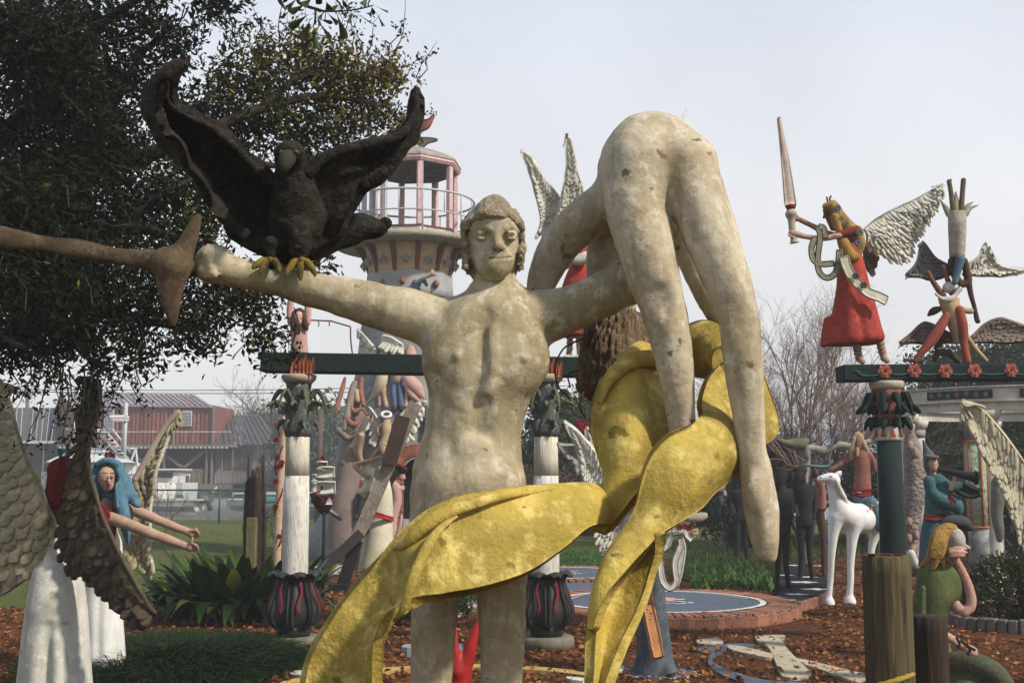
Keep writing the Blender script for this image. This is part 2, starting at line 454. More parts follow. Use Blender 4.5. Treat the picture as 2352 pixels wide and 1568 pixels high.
    if bump:
        nb = _n(nt, 'ShaderNodeTexNoise', Scale=bscale, Detail=5, Roughness=.65); L(vec, nb.inputs['Vector'])
        h = nb.outputs['Fac']
        if vor:
            vo = _n(nt, 'ShaderNodeTexVoronoi', Scale=vor); vo.feature = 'DISTANCE_TO_EDGE'; L(vec, vo.inputs['Vector'])
            mm = _n(nt, 'ShaderNodeMath', operation='ADD'); L(h, mm.inputs[0]); L(vo.outputs['Distance'], mm.inputs[1]); h = mm.outputs[0]
        bp = _n(nt, 'ShaderNodeBump', Strength=bump, Distance=dist); L(h, bp.inputs['Height']); L(bp.outputs[0], b.inputs['Normal'])
    if trans:
        b.inputs['Transmission Weight'].default_value = trans
    _MC[name] = m; return m
# ================================================================ helpers for foliage
def leafmat(name, dark, mid, light, transl=.35, rough=.55):
    if name in _MC: return _MC[name]
    m = bpy.data.materials.new(name); m.use_nodes = True; nt = m.node_tree; b = nt.nodes['Principled BSDF']; L = nt.links.new
    at = _n(nt, 'ShaderNodeAttribute', attribute_name='tint'); r = _n(nt, 'ShaderNodeValToRGB'); L(at.outputs['Fac'], r.inputs[0])
    r.color_ramp.elements[0].color = (*dark, 1); r.color_ramp.elements[1].color = (*light, 1); k = r.color_ramp.elements.new(.5); k.color = (*mid, 1)
    L(r.outputs[0], b.inputs['Base Color']); b.inputs['Roughness'].default_value = rough; b.inputs['Specular IOR Level'].default_value = .12
    tr = _n(nt, 'ShaderNodeBsdfTranslucent'); L(r.outputs[0], tr.inputs['Color']); mx = _n(nt, 'ShaderNodeMixShader'); mx.inputs[0].default_value = transl
    L(b.outputs[0], mx.inputs[1]); L(tr.outputs[0], mx.inputs[2]); L(mx.outputs[0], nt.nodes['Material Output'].inputs[0])
    _MC[name] = m; return m
def objrand(m, amt=.25):
    """vary a material's lightness from object to object"""
    nt = m.node_tree; b = nt.nodes['Principled BSDF']; l = b.inputs['Base Color'].links[0]; src = l.from_socket
    oi = _n(nt, 'ShaderNodeObjectInfo'); mr = _n(nt, 'ShaderNodeMapRange'); mr.inputs['To Min'].default_value = 1-amt; mr.inputs['To Max'].default_value = 1+amt
    nt.links.new(oi.outputs['Random'], mr.inputs['Value']); v = _n(nt, 'ShaderNodeVectorMath', operation='SCALE')
    nt.links.new(src, v.inputs[0]); nt.links.new(mr.outputs[0], v.inputs['Scale']); nt.links.new(v.outputs[0], b.inputs['Base Color']); return m
def leaf_cloud(pts, size, mat_, name, tint=None, parent=None, aspect=.42, down=.0, r_=None, flat=0.0, **kw):
    r_ = r_ or np.random.default_rng(len(pts)); n = len(pts)
    d = r_.normal(size=(n, 3)); d[:, 2] -= down; d[:, 2] *= (1-flat); d /= np.linalg.norm(d, axis=1, keepdims=True)
    s = r_.normal(size=(n, 3)); s[:, 2] *= (1-flat); s -= d*(s*d).sum(1, keepdims=True); s /= np.linalg.norm(s, axis=1, keepdims=True)
    nn = np.cross(d, s); sz = (np.ones(n)*size*r_.uniform(.6, 1.3, n))[:, None]
    base = pts; tip = pts+d*sz; L_ = pts+d*sz*.55+s*sz*aspect*.5+nn*sz*.08; R_ = pts+d*sz*.55-s*sz*aspect*.5+nn*sz*.08
    V_ = np.stack([base, L_, tip, R_], 1).reshape(-1, 3); i = np.arange(n)*4
    F_ = np.concatenate([np.stack([i, i+1, i+2], 1), np.stack([i, i+2, i+3], 1)], 1).reshape(-1, 3)
    o = mk(name, (V_, F_), mat_, parent, smooth=False, **kw)
    t = tint if tint is not None else r_.uniform(0, 1, n)
    a = o.data.attributes.new('tint', 'FLOAT', 'FACE'); a.data.foreach_set('value', np.repeat(t, 2).astype(np.float32)); return o
def blob_pts(blobs, n, r_, hollow=.0):
    """blobs rows x, y, z, rx, ry, rz; points clustered into small tufts inside them"""
    b = np.asarray(blobs, float); w_ = b[:, 3]*b[:, 4]*b[:, 5]; w_ = (w_**.67); w_ /= w_.sum()
    k = r_.choice(len(b), n, p=w_); v = r_.normal(size=(n, 3)); v /= np.linalg.norm(v, axis=1, keepdims=True)
    rad = r_.uniform(hollow, 1, n)**.5
    return b[k, :3]+v*b[k, 3:]*rad[:, None], k
def tufts(centres, per, spread, r_):
    n = len(centres); p = np.repeat(centres, per, 0)+r_.normal(size=(n*per, 3))*spread; return p
def many_tubes(paths, n=4):
    """list of (pts, radii) -> one mesh fast"""
    Vs, Fs = [], []; c = 0
    for pts, rad in paths:
        v, f = tube(pts, rad, n=n, caps=False); Vs.append(v); Fs.append(np.array(f)+c); c += len(v)
    return np.vstack(Vs), np.vstack(Fs)
def twigs(p, d, L, r, depth, out_, r_, spread=.5, up=.15, nb=(2, 3), seg=3, shrink=.72):
    d = d/np.linalg.norm(d); pts = [p]; q = p.copy()
    for i in range(seg):
        d = d+r_.normal(size=3)*.13+np.array([0, 0, up*.25]); d /= np.linalg.norm(d); q = q+d*L/seg; pts.append(q)
    out_.append((np.array(pts), np.linspace(r, r*.62, seg+1)))
    if depth <= 0: return
    for k in range(r_.integers(nb[0], nb[1]+1)):
        nd = d+r_.normal(size=3)*spread; nd[2] += up
        a = pts[-1] if k == 0 else pts[r_.integers(1, len(pts))]
        twigs(a, nd, L*shrink*r_.uniform(.8, 1.15), r*.6, depth-1, out_, r_, spread, up, nb, seg, shrink)
def blades(bases, dirs, L, w_, droop, r_, segs=3):
    """curved grass blades; arrays"""
    n = len(bases); t = np.linspace(0, 1, segs+1); up = np.array([0, 0, 1.0]); L = np.ones(n)*L; droop = np.ones(n)*droop
    side = np.stack([-dirs[:, 1], dirs[:, 0], np.zeros(n)], 1); tw = r_.normal(size=(n, 3))*.35; side = side+tw; side /= np.linalg.norm(side, axis=1, keepdims=True)
    Vs = []
    for a in t:
        c = bases+dirs*(L*(a*.25+droop*a*a*.75))[:, None]+up*(L*(a-droop*a*a*.85))[:, None]
        ww = w_*(1-a**1.6)*.5+.0005
        Vs += [c-side*np.reshape(ww, (-1, 1)) if np.ndim(ww) else c-side*ww, c+side*np.reshape(ww, (-1, 1)) if np.ndim(ww) else c+side*ww]
    V_ = np.stack(Vs, 1).reshape(-1, 3); k = 2*(segs+1); i = np.arange(n)*k
    F_ = np.concatenate([np.stack([i+2*j, i+2*j+1, i+2*j+3, i+2*j+2], 1) for j in range(segs)], 0); return V_, F_, n, segs
def blade_obj(name, bl, mat_, r_, parent=None, tint=None, **kw):
    V_, F_, n, segs = bl; o = mk(name, (V_, F_), mat_, parent, **kw)
    t = r_.uniform(0, 1, n) if tint is None else tint
    a = o.data.attributes.new('tint', 'FLOAT', 'FACE'); a.data.foreach_set('value', np.tile(t, segs).astype(np.float32)); return o
def poly_sheet(pts, z, name, mat_, h=0, wob=.0, n_per=6, **kw):
    """ground patch with the outline pts (x, y), optional thickness h, wobbling edge"""
    q = np.array([(a[0], a[1]) for a in pts]); Q = []
    for i in range(len(q)):
        a, b = q[i], q[(i+1) % len(q)]
        for t in range(n_per):
            p = a+(b-a)*t/n_per; w_ = mnoise.noise(Vector((p[0]*2.1, p[1]*2.1, z)))*wob; w2 = mnoise.noise(Vector((p[0]*2.1+9, p[1]*2.1, z)))*wob
            Q.append((p[0]+w_, p[1]+w2))
    m = len(Q); V_ = [(a, b, z) for a, b in Q]; F_ = [tuple(range(m))]
    if h:
        V_ += [(a, b, z-h) for a, b in Q]; F_ += [(i, i+m, (i+1) % m+m, (i+1) % m) for i in range(m)]
    ar = sum(Q[i][0]*Q[(i+1) % m][1]-Q[(i+1) % m][0]*Q[i][1] for i in range(m))
    if ar < 0: F_ = [tuple(f[::-1]) for f in F_]
    return mk(name, (V_, F_), mat_, smooth=False, **kw)
# ================================================================ ground, water
R0 = np.random.default_rng(11)
M_grass = mat('lawn', (.12, .135, .03), (.08, .10, .022), (.17, .155, .05), scale=1.6, bump=.9, bscale=45, patch=.5, dist=.04, rough=1, spec=.1)
M_mulch = mat('leaf_litter_soil', (.155, .058, .021), (.06, .025, .011), (.24, .10, .036), scale=9, bump=1, bscale=28, patch=.5, dist=.05, rough=1, spec=.1, detail=10)
mk('ground', ([(-300, -60, 0), (300, -60, 0), (300, 40, 0), (-300, 40, 0), (-300, 41.5, -.9), (300, 41.5, -.9), (-300, 41.5, -3), (300, 41.5, -3)], [(0, 1, 2, 3), (3, 2, 5, 4), (4, 5, 7, 6)]), M_grass, smooth=False, kind='structure')
M_water = mat('canal_water', (.055, .065, .06), (.045, .052, .048), scale=1.2, rough=.12, bump=.35, bscale=1.6, spec=.5, dist=.12, stretch=(.5, 2.0, 1))
mk('water', ([(-400, 41, -.32), (400, 41, -.32), (400, 400, -.32), (-400, 400, -.32)], [(0, 1, 2, 3)]), M_water, smooth=False, kind='structure')
mk('far_bank', ([(-400, 98, -.5), (400, 98, -.5), (400, 99, .6), (-400, 99, .6), (900, 1500, 1.5), (-900, 1500, 1.5)], [(0, 1, 2, 3), (3, 2, 4, 5)]), M_grass, smooth=False, kind='structure')
bed = [G(-400, 1380), G(200, 1405), G(560, 1400), G(620, 1345), (G(690, 1300)), G(900, 1285), G(1150, 1300), G(1300, 1290), G(1480, 1288), G(1640, 1268), G(1900, 1262), G(2150, 1268), G(2800, 1275), (9, 1), (-7, 1)]
poly_sheet([(p[0], p[1]) for p in bed], .004, 'mulch_bed', M_mulch, wob=.25, n_per=10, kind='structure')
# fallen leaves
def inside(P_, poly):
    x, y = P_[:, 0], P_[:, 1]; c = np.zeros(len(P_), bool); m = len(poly)
    for i in range(m):
        a, b = poly[i], poly[(i+1) % m]; cond = ((a[1] > y) != (b[1] > y)) & (x < (b[0]-a[0])*(y-a[1])/(b[1]-a[1]+1e-9)+a[0]); c ^= cond
    return c
bp = [(p[0], p[1]) for p in bed]
n = 62000; yy = 5+16*R0.uniform(0, 1, n)**1.5; xx = R0.uniform(-1, 1, n)*(yy*.5+.6)
pp = np.stack([xx, yy, R0.uniform(.008, .03, n)], 1); pp = pp[inside(pp, bp)]
dens = np.array([mnoise.noise(Vector((p[0]*1.3, p[1]*1.3, 0))) for p in pp]); pp = pp[dens+R0.uniform(-.5, .5, len(pp)) > -.28]
M_lit = leafmat('fallen_leaf', (.085, .030, .012), (.21, .075, .026), (.42, .19, .07), transl=.1, rough=.8)
leaf_cloud(pp, .058, M_lit, 'fallen_leaves', tint=R0.beta(1.4, 1.9, len(pp)), aspect=.55, flat=.7, kind='stuff', label='brown and rust fallen leaves covering the garden ground', cat='leaf litter')
# sparse grass in the bed and lawn grass near the path
M_gb = leafmat('grass_blade', (.02, .045, .008), (.05, .095, .015), (.14, .17, .04), transl=.3)
n = 24000; yy = 6+26*R0.uniform(0, 1, n); xx = R0.uniform(-1, 1, n)*(yy*.48+.6); pb = np.stack([xx, yy, np.zeros(n)], 1)
dens = np.array([mnoise.noise(Vector((p[0]*.8+4, p[1]*.8, 3))) for p in pb]); ins = inside(pb, bp)
pb = pb[(~ins) | (dens > .14)]; k = len(pb); a = R0.uniform(0, 6.28, k)
blade_obj('grass', blades(pb, np.stack([np.cos(a), np.sin(a), a*0], 1), R0.uniform(.03, .09, k), .007, R0.uniform(.1, .6, k), R0, 2), M_gb, R0, kind='stuff', label='short green grass growing on the lawn and through the litter', cat='grass')

# ================================================================ painted paving
M_blue = mat('blue_paving_paint', (.085, .11, .155), (.06, .075, .105), (.14, .15, .17), scale=4, bump=.3, bscale=30, rough=.6)
M_bk = mat('black_paving_paint', (.020, .021, .026), (.032, .032, .035), scale=5, bump=.3, rough=.9, spec=.05)
M_wp = mat('white_line_paint', (.72, .69, .60), (.45, .40, .30), scale=14, bump=.3, bscale=60, patch=.42)
M_pk = mat('pink_mark_paint', (.55, .17, .19), (.62, .45, .42), scale=12, bump=.2)
M_brk = objrand(mat('path_brick', (.30, .125, .075), (.19, .085, .055), (.40, .22, .15), scale=14, bump=.7, bscale=60, spots=(.06, .045, .03), sp_scale=22), .3)
M_inl = mat('pale_inlay', (.52, .45, .32), (.35, .29, .18), (.62, .56, .43), scale=7, bump=.6, bscale=50, spots=(.12, .09, .05), sp_scale=14)
M_yin = mat('yellow_inlay', (.55, .36, .08), (.40, .27, .08), (.6, .5, .25), scale=9, bump=.4)
def ring_disc(c, r, z, name, m, par=None, squash=1.0, r0=0.0, n=64, wob=.0, kind='structure', a0=0, a1=2*math.pi):
    V_, F_ = [], []
    for i in range(n+1):
        a = a0+(a1-a0)*i/n; w_ = 1+wob*math.sin(5*a+2)+wob*.6*math.sin(11*a)
        for rr in (r0, r): V_.append((c[0]+rr*w_*math.cos(a), c[1]+rr*w_*squash*math.sin(a), z))
    for i in range(n): F_.append((2*i, 2*i+1, 2*i+3, 2*i+2))
    return mk(name, (V_, F_), m, par, smooth=False, kind=kind if par is None else None)
plaza = thing('painted_plaza', 'raised brick path of blue painted discs winding behind the columns', 'path', (1.6, 14, 0))
del plaza['category']; del plaza['label']; plaza['kind'] = 'structure'
def slab(pts, z, name, m, h=.1, par=plaza, npx=8):
    q = resample(np.array([(*p, 0) for p in pts+[pts[0]]]), len(pts)*npx)[:-1, :2]
    mm = len(q); V_ = [(a, b, z) for a, b in q]+[(a, b, z-h) for a, b in q]; F_ = [tuple(range(mm))]+[(i, i+mm, (i+1) % mm+mm, (i+1) % mm) for i in range(mm)]
    ar = sum(q[i][0]*q[(i+1) % mm][1]-q[(i+1) % mm][0]*q[i][1] for i in range(mm))
    if ar < 0: F_ = [f[::-1] for f in F_]
    return mk(name, (V_, F_), m, par, smooth=False)
g2 = lambda x, y: tuple(G(x, y, .1)[:2])
ZP = .10
slab([g2(1120, 1352), g2(1130, 1325), g2(1230, 1308), g2(1400, 1303), g2(1450, 1318), g2(1460, 1340), g2(1440, 1366), g2(1300, 1372), g2(1180, 1372)], ZP, 'walkway', M_blue)
C1 = G(1518, 1384, ZP); C2 = G(1288, 1318, ZP)
def disc(C, r, base_h=ZP):
    mk('base', lathe([(0, r*1.36), (base_h, r*1.36)], (C[0], C[1], 0), 64), mat('path_mortar', (.16, .12, .09), bump=.4), plaza, smooth=False)
    ring_disc(C, r, base_h+.024, 'disc', M_blue, plaza, wob=.004)
    ring_disc(C, r*1.05, base_h+.028, 'rim_line', M_wp, plaza, r0=r*.99, wob=.006)
    ring_disc(C, r*.935, base_h+.029, 'rim_line', M_wp, plaza, r0=r*.915, wob=.02, a0=.2, a1=3.0)
    for (dx, dy, rr, m, w_) in ((.0, .12, .24, M_pk, .16), (.12, -.2, .16, M_wp, .22)):
        ring_disc((C[0]+dx*r, C[1]+dy*r), rr*r, base_h+.029, 'mark', m, plaza, wob=w_, r0=rr*r*.0 if m is M_pk else rr*r*.72, squash=.7)
disc(C1, 1.08); disc(C2, .95)
bm_ = raw_mesh('brick', bbox((0, 0, 0), (.075, .30, .06), .008), M_brk, smooth=False)
for C, r, cnt in ((C1, 1.08, 96), (C2, .95, 84)):
    for i in range(cnt):
        a = 2*math.pi*i/cnt; rr = r*1.06+.155+R0.uniform(-.01, .015)
        if C is C1 and math.hypot(C1[0]+rr*math.cos(a)-C2[0], C1[1]+rr*math.sin(a)-C2[1]) < 1.0: continue
        M = Matrix.Translation((C[0]+rr*math.cos(a), C[1]+rr*math.sin(a), ZP-.003+R0.uniform(-.004, .006))) @ Matrix.Rotation(a+math.pi/2+R0.uniform(-.03, .03), 4, 'Z') @ Matrix.Rotation(R0.uniform(-.02, .02), 4, 'X')
        inst('brick', bm_, M, plaza)
# upright soldier bricks round the front
bs = raw_mesh('brick', bbox((0, 0, 0), (.10, .05, .12), .008), M_brk, smooth=False)
for i in range(60):
    a = math.pi*(1.02+.96*i/59); rr = 1.08*1.06+.335
    inst('brick', bs, Matrix.Translation((C1[0]+rr*math.cos(a), C1[1]+rr*math.sin(a), .05+R0.uniform(-.01, .01))) @ Matrix.Rotation(a+math.pi/2+R0.uniform(-.06, .06), 4, 'Z'), plaza)
# black path with white leaf marks, under the dark figures
slab([g2(1722, 1392), g2(1780, 1372), g2(1790, 1340), g2(1745, 1318), g2(1700, 1300), g2(1800, 1292), g2(1880, 1318), g2(1905, 1345), g2(1880, 1368), g2(1820, 1382)], ZP+.006, 'dark_walkway', M_bk, h=.1)
for (x, y, s_) in ((1772, 1381, .14), (1800, 1379, .12), (1830, 1366, .12), (1868, 1354, .15), (1845, 1338, .16), (1855, 1326, .12), (1800, 1322, .12), (1760, 1312, .1), (1880, 1300, .1), (1820, 1299, .12), (1725, 1296, .1)):
    c = G(x, y, ZP); ring_disc(c, s_, ZP+.011, 'mark', M_wp, plaza, wob=.28, n=26, squash=.7)
for i in range(44):
    t = i/43; q = resample(np.array([(*g2(1730, 1396), 0), (*g2(1790, 1389), 0), (*g2(1850, 1380), 0), (*g2(1890, 1367), 0), (*g2(1912, 1346), 0)]), 44)[i]
    inst('brick', bs, Matrix.Translation((q[0], q[1], .05+R0.uniform(-.012, .008))) @ Matrix.Rotation(.5+.9*t+R0.uniform(-.1, .1), 4, 'Z'), plaza)
# inlaid strips on the near ground
def inlay(pts, name, m, z=.030, h=.03, lab=None):
    q = [tuple(G(a, b, z)[:2]) for a, b in pts]; o = slab(q, z, name, m, h=h, par=None, npx=5); o['kind'] = 'structure'; return o
inlay([(1735, 1459), (1800, 1457), (1798, 1470), (1812, 1492), (1850, 1530), (1862, 1548), (1800, 1552), (1780, 1515), (1765, 1485), (1738, 1468)], 'paving_inlay', M_inl)
inlay([(1824, 1508), (1870, 1518), (1960, 1540), (2030, 1556), (2030, 1580), (1960, 1562), (1880, 1534), (1838, 1520)], 'paving_inlay', M_inl, z=.028)
inlay([(1668, 1480), (1700, 1482), (1772, 1500), (1765, 1508), (1710, 1498), (1680, 1490)], 'paving_inlay', M_inl)
inlay([(1600, 1468), (1640, 1464), (1660, 1470), (1652, 1477), (1606, 1476)], 'paving_inlay', M_inl)
inlay([(1660, 1496), (1640, 1506), (1640, 1520), (1690, 1542), (1760, 1560), (1860, 1566), (1860, 1576), (1750, 1576), (1665, 1550), (1630, 1528), (1628, 1506), (1645, 1494)], 'paving_inlay', M_blue, z=.022)
inlay([(1600, 1488), (1655, 1478), (1720, 1476), (1730, 1482), (1670, 1486), (1610, 1494)], 'paving_inlay', M_blue, z=.026)
inlay([(800, 1536), (880, 1532), (1040, 1524), (1240, 1530), (1360, 1545), (1360, 1551), (1240, 1538), (1040, 1531), (880, 1541), (800, 1545)], 'paving_inlay', M_yin)
inlay([(700, 1552), (640, 1568), (620, 1610), (700, 1610), (760, 1560)], 'paving_inlay', M_yin)
inlay([(680, 1538), (770, 1540), (772, 1550), (730, 1554), (668, 1546)], 'paving_inlay', M_wp, z=.036)
for pts in ([(1385, 1530), (1430, 1528), (1428, 1536), (1388, 1537)], [(1348, 1548), (1400, 1550), (1395, 1558), (1350, 1556)], [(1300, 1552), (1345, 1556), (1340, 1562), (1306, 1558)]):
    inlay(pts, 'paving_inlay', M_wp, z=.034)
for pts, h in (([(610, 1513), (680, 1514), (676, 1519), (640, 1519), (612, 1517)], .05), ([(930, 1478), (1050, 1476), (1050, 1484), (930, 1486)], .08), ([(700, 1300), (790, 1297), (790, 1306), (700, 1309)], .08), ([(770, 1390), (830, 1386), (832, 1399), (772, 1402)], .08), ([(690, 1265), (800, 1240), (810, 1246), (700, 1275)], .07)):
    q = [tuple(G(a, b, h)[:2]) for a, b in pts]; o = slab(q, h, 'stone_slab', mat('grey_slab', (.42, .44, .46), (.25, .26, .27), scale=6, bump=.5), h=h, par=None, npx=4)
    o['kind'] = 'structure'
# ================================================================ far shore: boathouse, boats, fence, poles, trees
def pbox(x0, y0, x1, y1, d, th, name, m, par, b=0.0, **kw):
    """box whose front face covers the pixel rectangle at depth d"""
    a = P(x0, y1, d); c = P(x1, y0, d); ctr = ((a[0]+c[0])/2, d+th/2, (a[2]+c[2])/2)
    return mk(name, (bbox if b else box)(ctr, (abs(c[0]-a[0]), th, abs(c[2]-a[2])), *((b,) if b else ())), m, par, smooth=False, **kw)
def far_shore():
    M_red = objrand(mat('weathered_red_board', (.24, .075, .05), (.15, .055, .04), (.42, .25, .19), scale=1.6, stretch=(3, 1, .5), bump=.3, patch=.45), .3)
    M_tin = objrand(mat('rusty_tin', (.34, .30, .32), (.25, .17, .16), (.45, .42, .44), scale=1.2, stretch=(2.5, 1, .4), rough=.5, bump=.1), .14)
    M_grey = objrand(mat('grey_roof_metal', (.095, .082, .078), (.07, .06, .058), scale=1.0, rough=.5, bump=.1), .12)
    M_wood = mat('grey_boards', (.24, .20, .16), (.15, .12, .10), (.32, .28, .23), scale=2, stretch=(3, 1, .5), bump=.3)
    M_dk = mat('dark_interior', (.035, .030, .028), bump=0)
    M_wt = mat('white_trim', (.62, .60, .58), (.48, .46, .44), scale=3, bump=.1)
    M_gl = mat('window_glass', (.22, .25, .27), (.16, .17, .18), rough=.1, bump=0, spec=.6)
    M_pale = mat('pale_blue_board', (.34, .37, .42), (.27, .29, .33), scale=2, bump=.2)
    d = 72
    b = thing('boathouse', 'two-storey red board boathouse with a ribbed pinkish tin roof over the water', 'building', P(310, 1120, d))
    # roof panels (slope back)
    n = 26
    for i in range(n):
        def top(t, u):  # t along, u 0 eave..1 ridge
            e0, e1 = np.array([165., 930.]), np.array([492., 934.]); r0, r1 = np.array([150., 902.]), np.array([448., 906.])
            e = e0+(e1-e0)*t; r = r0+(r1-r0)*t
            return P(*e, d-.3) if u == 0 else P(*r, d+4)
        a, b_, c, e_ = top(i/n, 0), top((i+1)/n-.003, 0), top((i+1)/n-.003, 1), top(i/n, 1)
        dz = np.array([0, 0, .05])
        rib = [a, b_, c, e_]; V_ = rib+[v-dz for v in rib]
        mk('roof_panel', (V_, [(0, 1, 2, 3), (4, 7, 6, 5), (0, 4, 5, 1), (1, 5, 6, 2), (2, 6, 7, 3), (3, 7, 4, 0)]), M_tin, b, smooth=False)
        if i: mk('rib', join(bar(a+dz, e_+dz, .05)), M_tin, b, smooth=False)
    pbox(170, 930, 490, 1020, d, 5.5, 'wall', M_red, b)
    for i in range(34):
        x0 = 172+i*9.3
        if 175 < x0 < 210 and i % 2 == 0: pass
        pbox(x0, 936, x0+8.9, 1018+R0.uniform(-1, 1), d-.06-R0.uniform(0, .04), .06, 'board', M_red, b)
    # gable side on the left
    a0, a1, a2, a3 = P(125, 940, d+5), P(170, 935, d-.05), P(170, 1020, d-.05), P(125, 1020, d+5)
    mk('side_wall', ([a0, a1, a2, a3, P(140, 902, d+4.5)], [(3, 2, 1, 0), (0, 1, 4)]), M_red, b, smooth=False)
    for x in (170, 278, 396, 486): pbox(x, 934, x+6, 1020, d-.2, .12, 'corner_post', M_wood, b)
    for (x0, y0, x1, y1) in ((417, 943, 441, 978), (238, 935, 262, 985)):
        w_ = pbox(x0, y0, x1, y1, d-.22, .1, 'window', M_wt, b)
        for r in range(4):
            for c in range(3):
                ww, hh = (x1-x0-4)/3, (y1-y0-4)/4
                pbox(x0+2+c*ww+.8, y0+2+r*hh+.8, x0+2+(c+1)*ww-.8, y0+2+(r+1)*hh-.8, d-.245, .04, 'pane', M_gl, w_)
    pbox(195, 940, 212, 985, d-.2, .1, 'shutter', mat('tan_board', (.42, .34, .22), bump=.2), b)
    # deck edge, under-storey
    pbox(130, 1020, 528, 1026, d-1.6, 7, 'deck', M_wood, b)
    for i in range(40): pbox(135+i*9.8, 1026, 141+i*9.8, 1029, d-1.62, .2, 'joist_end', M_wt, b)
    pbox(250, 990, 530, 992, d-1.6, .08, 'handrail', M_wt, b); pbox(165, 990, 250, 992, d-1.6, .08, 'handrail', M_wt, b)
    for x in (250, 285, 320, 360, 400, 440, 500, 520): pbox(x, 990, x+2, 1020, d-1.6, .08, 'rail_post', M_wood, b)
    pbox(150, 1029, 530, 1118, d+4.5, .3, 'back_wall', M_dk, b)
    for x in (240, 300, 372, 470, 482): pbox(x, 1029, x+7, 1122, d-1.2, .25, 'post', M_wood, b)
    for (x0, y0, x1, y1) in ((385, 1105, 470, 1035), (385, 1048, 480, 1115), (300, 1035, 372, 1100)):
        mk('brace', bar(P(x0, y0, d-1), P(x1, y1, d-1), .16), M_wood, b, smooth=False)
    for i in range(17): pbox(388+i*5.1, 1076, 392.6+i*5.1, 1112, d-1.1, .06, 'board', M_wood, b)
    pbox(150, 1112, 530, 1122, d-1.4, 6, 'lower_deck', M_wood, b)
    # grey roofed wing to the right
    b = thing('boathouse', 'low grey metal roofed wing right of the red boathouse', 'building', P(570, 1120, d+1)); d2 = d+1
    for i in range(12):
        t0, t1 = i/12, (i+1)/12-.012
        e = lambda t: P(490+t*(648-490), 1019+t*2, d2-.6); r = lambda t: P(490+t*(600-490), 952+t*2, d2+4)
        q = [e(t0), e(t1), r(t1), r(t0)]; dz = np.array([0, 0, .06]); V_ = q+[v-dz for v in q]
        mk('roof_panel', (V_, [(0, 1, 2, 3), (4, 7, 6, 5), (0, 4, 5, 1), (1, 5, 6, 2), (2, 6, 7, 3), (3, 7, 4, 0)]), M_grey, b, smooth=False)
        mk('rib', bar(e(t0)+dz, r(t0)+dz, .05), M_grey, b, smooth=False)
    pbox(492, 1022, 650, 1118, d2, 5, 'wall', M_pale, b)
    for x0, x1 in ((512, 532), (534, 556), (558, 578)):
        w_ = pbox(x0, 1032, x1, 1078, d2-.1, .12, 'window', mat('dark_pane', (.06, .05, .045), (.16, .10, .05), scale=1.5, bump=0, rough=.25), b)
        pbox(x0, 1030, x1, 1033, d2-.14, .1, 'frame', M_wood, w_); pbox(x1-1, 1030, x1+1.5, 1080, d2-.14, .1, 'frame', M_wood, w_)
    pbox(495, 1080, 650, 1083, d2-1.5, .1, 'handrail', M_wood, b)
    for i in range(26): pbox(497+i*6, 1083, 500+i*6, 1110, d2-1.5, .05, 'baluster', M_wood, b)
    for x in (508, 532, 590): pbox(x, 1022, x+3.5, 1118, d2-1.5, .15, 'post', M_wood, b)
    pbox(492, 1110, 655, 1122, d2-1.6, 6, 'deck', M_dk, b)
    # grey wing to the left
    b = thing('boathouse', 'long low building with a dark grey metal roof, left of the red boathouse', 'building', P(40, 1120, d+1.5)); d2 = d+1.5
    for i in range(16):
        t0, t1 = i/16, (i+1)/16-.006
        e = lambda t: P(-60+t*190, 1012, d2-.6); r = lambda t: P(-60+t*200, 936, d2+4)
        q = [e(t0), e(t1), r(t1), r(t0)]; dz = np.array([0, 0, .06]); V_ = q+[v-dz for v in q]
        mk('roof_panel', (V_, [(0, 1, 2, 3), (4, 7, 6, 5), (0, 4, 5, 1), (1, 5, 6, 2), (2, 6, 7, 3), (3, 7, 4, 0)]), M_grey, b, smooth=False)
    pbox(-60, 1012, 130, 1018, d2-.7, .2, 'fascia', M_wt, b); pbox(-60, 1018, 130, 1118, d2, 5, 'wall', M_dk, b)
    for x in (-40, 20, 95): pbox(x, 1015, x+5, 1118, d2-.6, .2, 'post', M_wood, b)
    # pale building beyond the canal on the right of the first column
    b = thing('boathouse', 'pale low shed across the canal behind the white column', 'building', P(760, 1120, 80))
    pbox(640, 1085, 800, 1118, 80, 6, 'wall', M_wt, b); pbox(640, 1072, 800, 1086, 79.8, 6.4, 'roof', M_pale, b)
    for x in (660, 700, 740, 780): pbox(x, 1094, x+14, 1108, 79.9, .1, 'window', M_dk, b)
    b = thing('house', 'pale blue house half hidden behind the bare tree and the white horse', 'building', P(1960, 1130, 46)); 
    pbox(1780, 1040, 2160, 1130, 46, 8, 'wall', mat('house_siding', (.40, .47, .50), (.34, .40, .44), scale=2, bump=.1), b)
    a = [P(1760, 1040, 45.5), P(2180, 1040, 45.5), P(2130, 985, 50), P(1800, 985, 50)]; mk('roof', (a+[P(1760, 1030, 54), P(2180, 1030, 54)], [(0, 1, 2, 3), (3, 2, 5, 4), (0, 3, 4), (1, 5, 2)]), mat('house_roof', (.30, .33, .35), (.25, .27, .28), bump=.1), b, smooth=False)
    for x in (1960, 2000, 2090): pbox(x, 1060, x+22, 1095, 45.9, .1, 'window', M_gl, b)
    # bollards / posts seen between column and tower
    for x, y0, lab in ((702, 955, 'slim'), (734, 940, 'tall')):
        pb_ = P(x, 1150, 36); mk('timber_post', tube([(pb_[0], 36, -.2), P(x+2, y0, 36)], px(6.5, 36), n=8), mat('brown_post', (.13, .085, .075), (.09, .06, .05), bump=.3), label=f'{lab} brown timber post standing just right of the flaking white column', cat='post')
    # ---- utility pole and wires
    M_pole = mat('utility_wood', (.16, .13, .12), bump=.2)
    u = thing('utility_pole', 'distant wooden utility pole with a crossarm, far left behind the roofs', 'utility pole', P(62, 1100, 95))
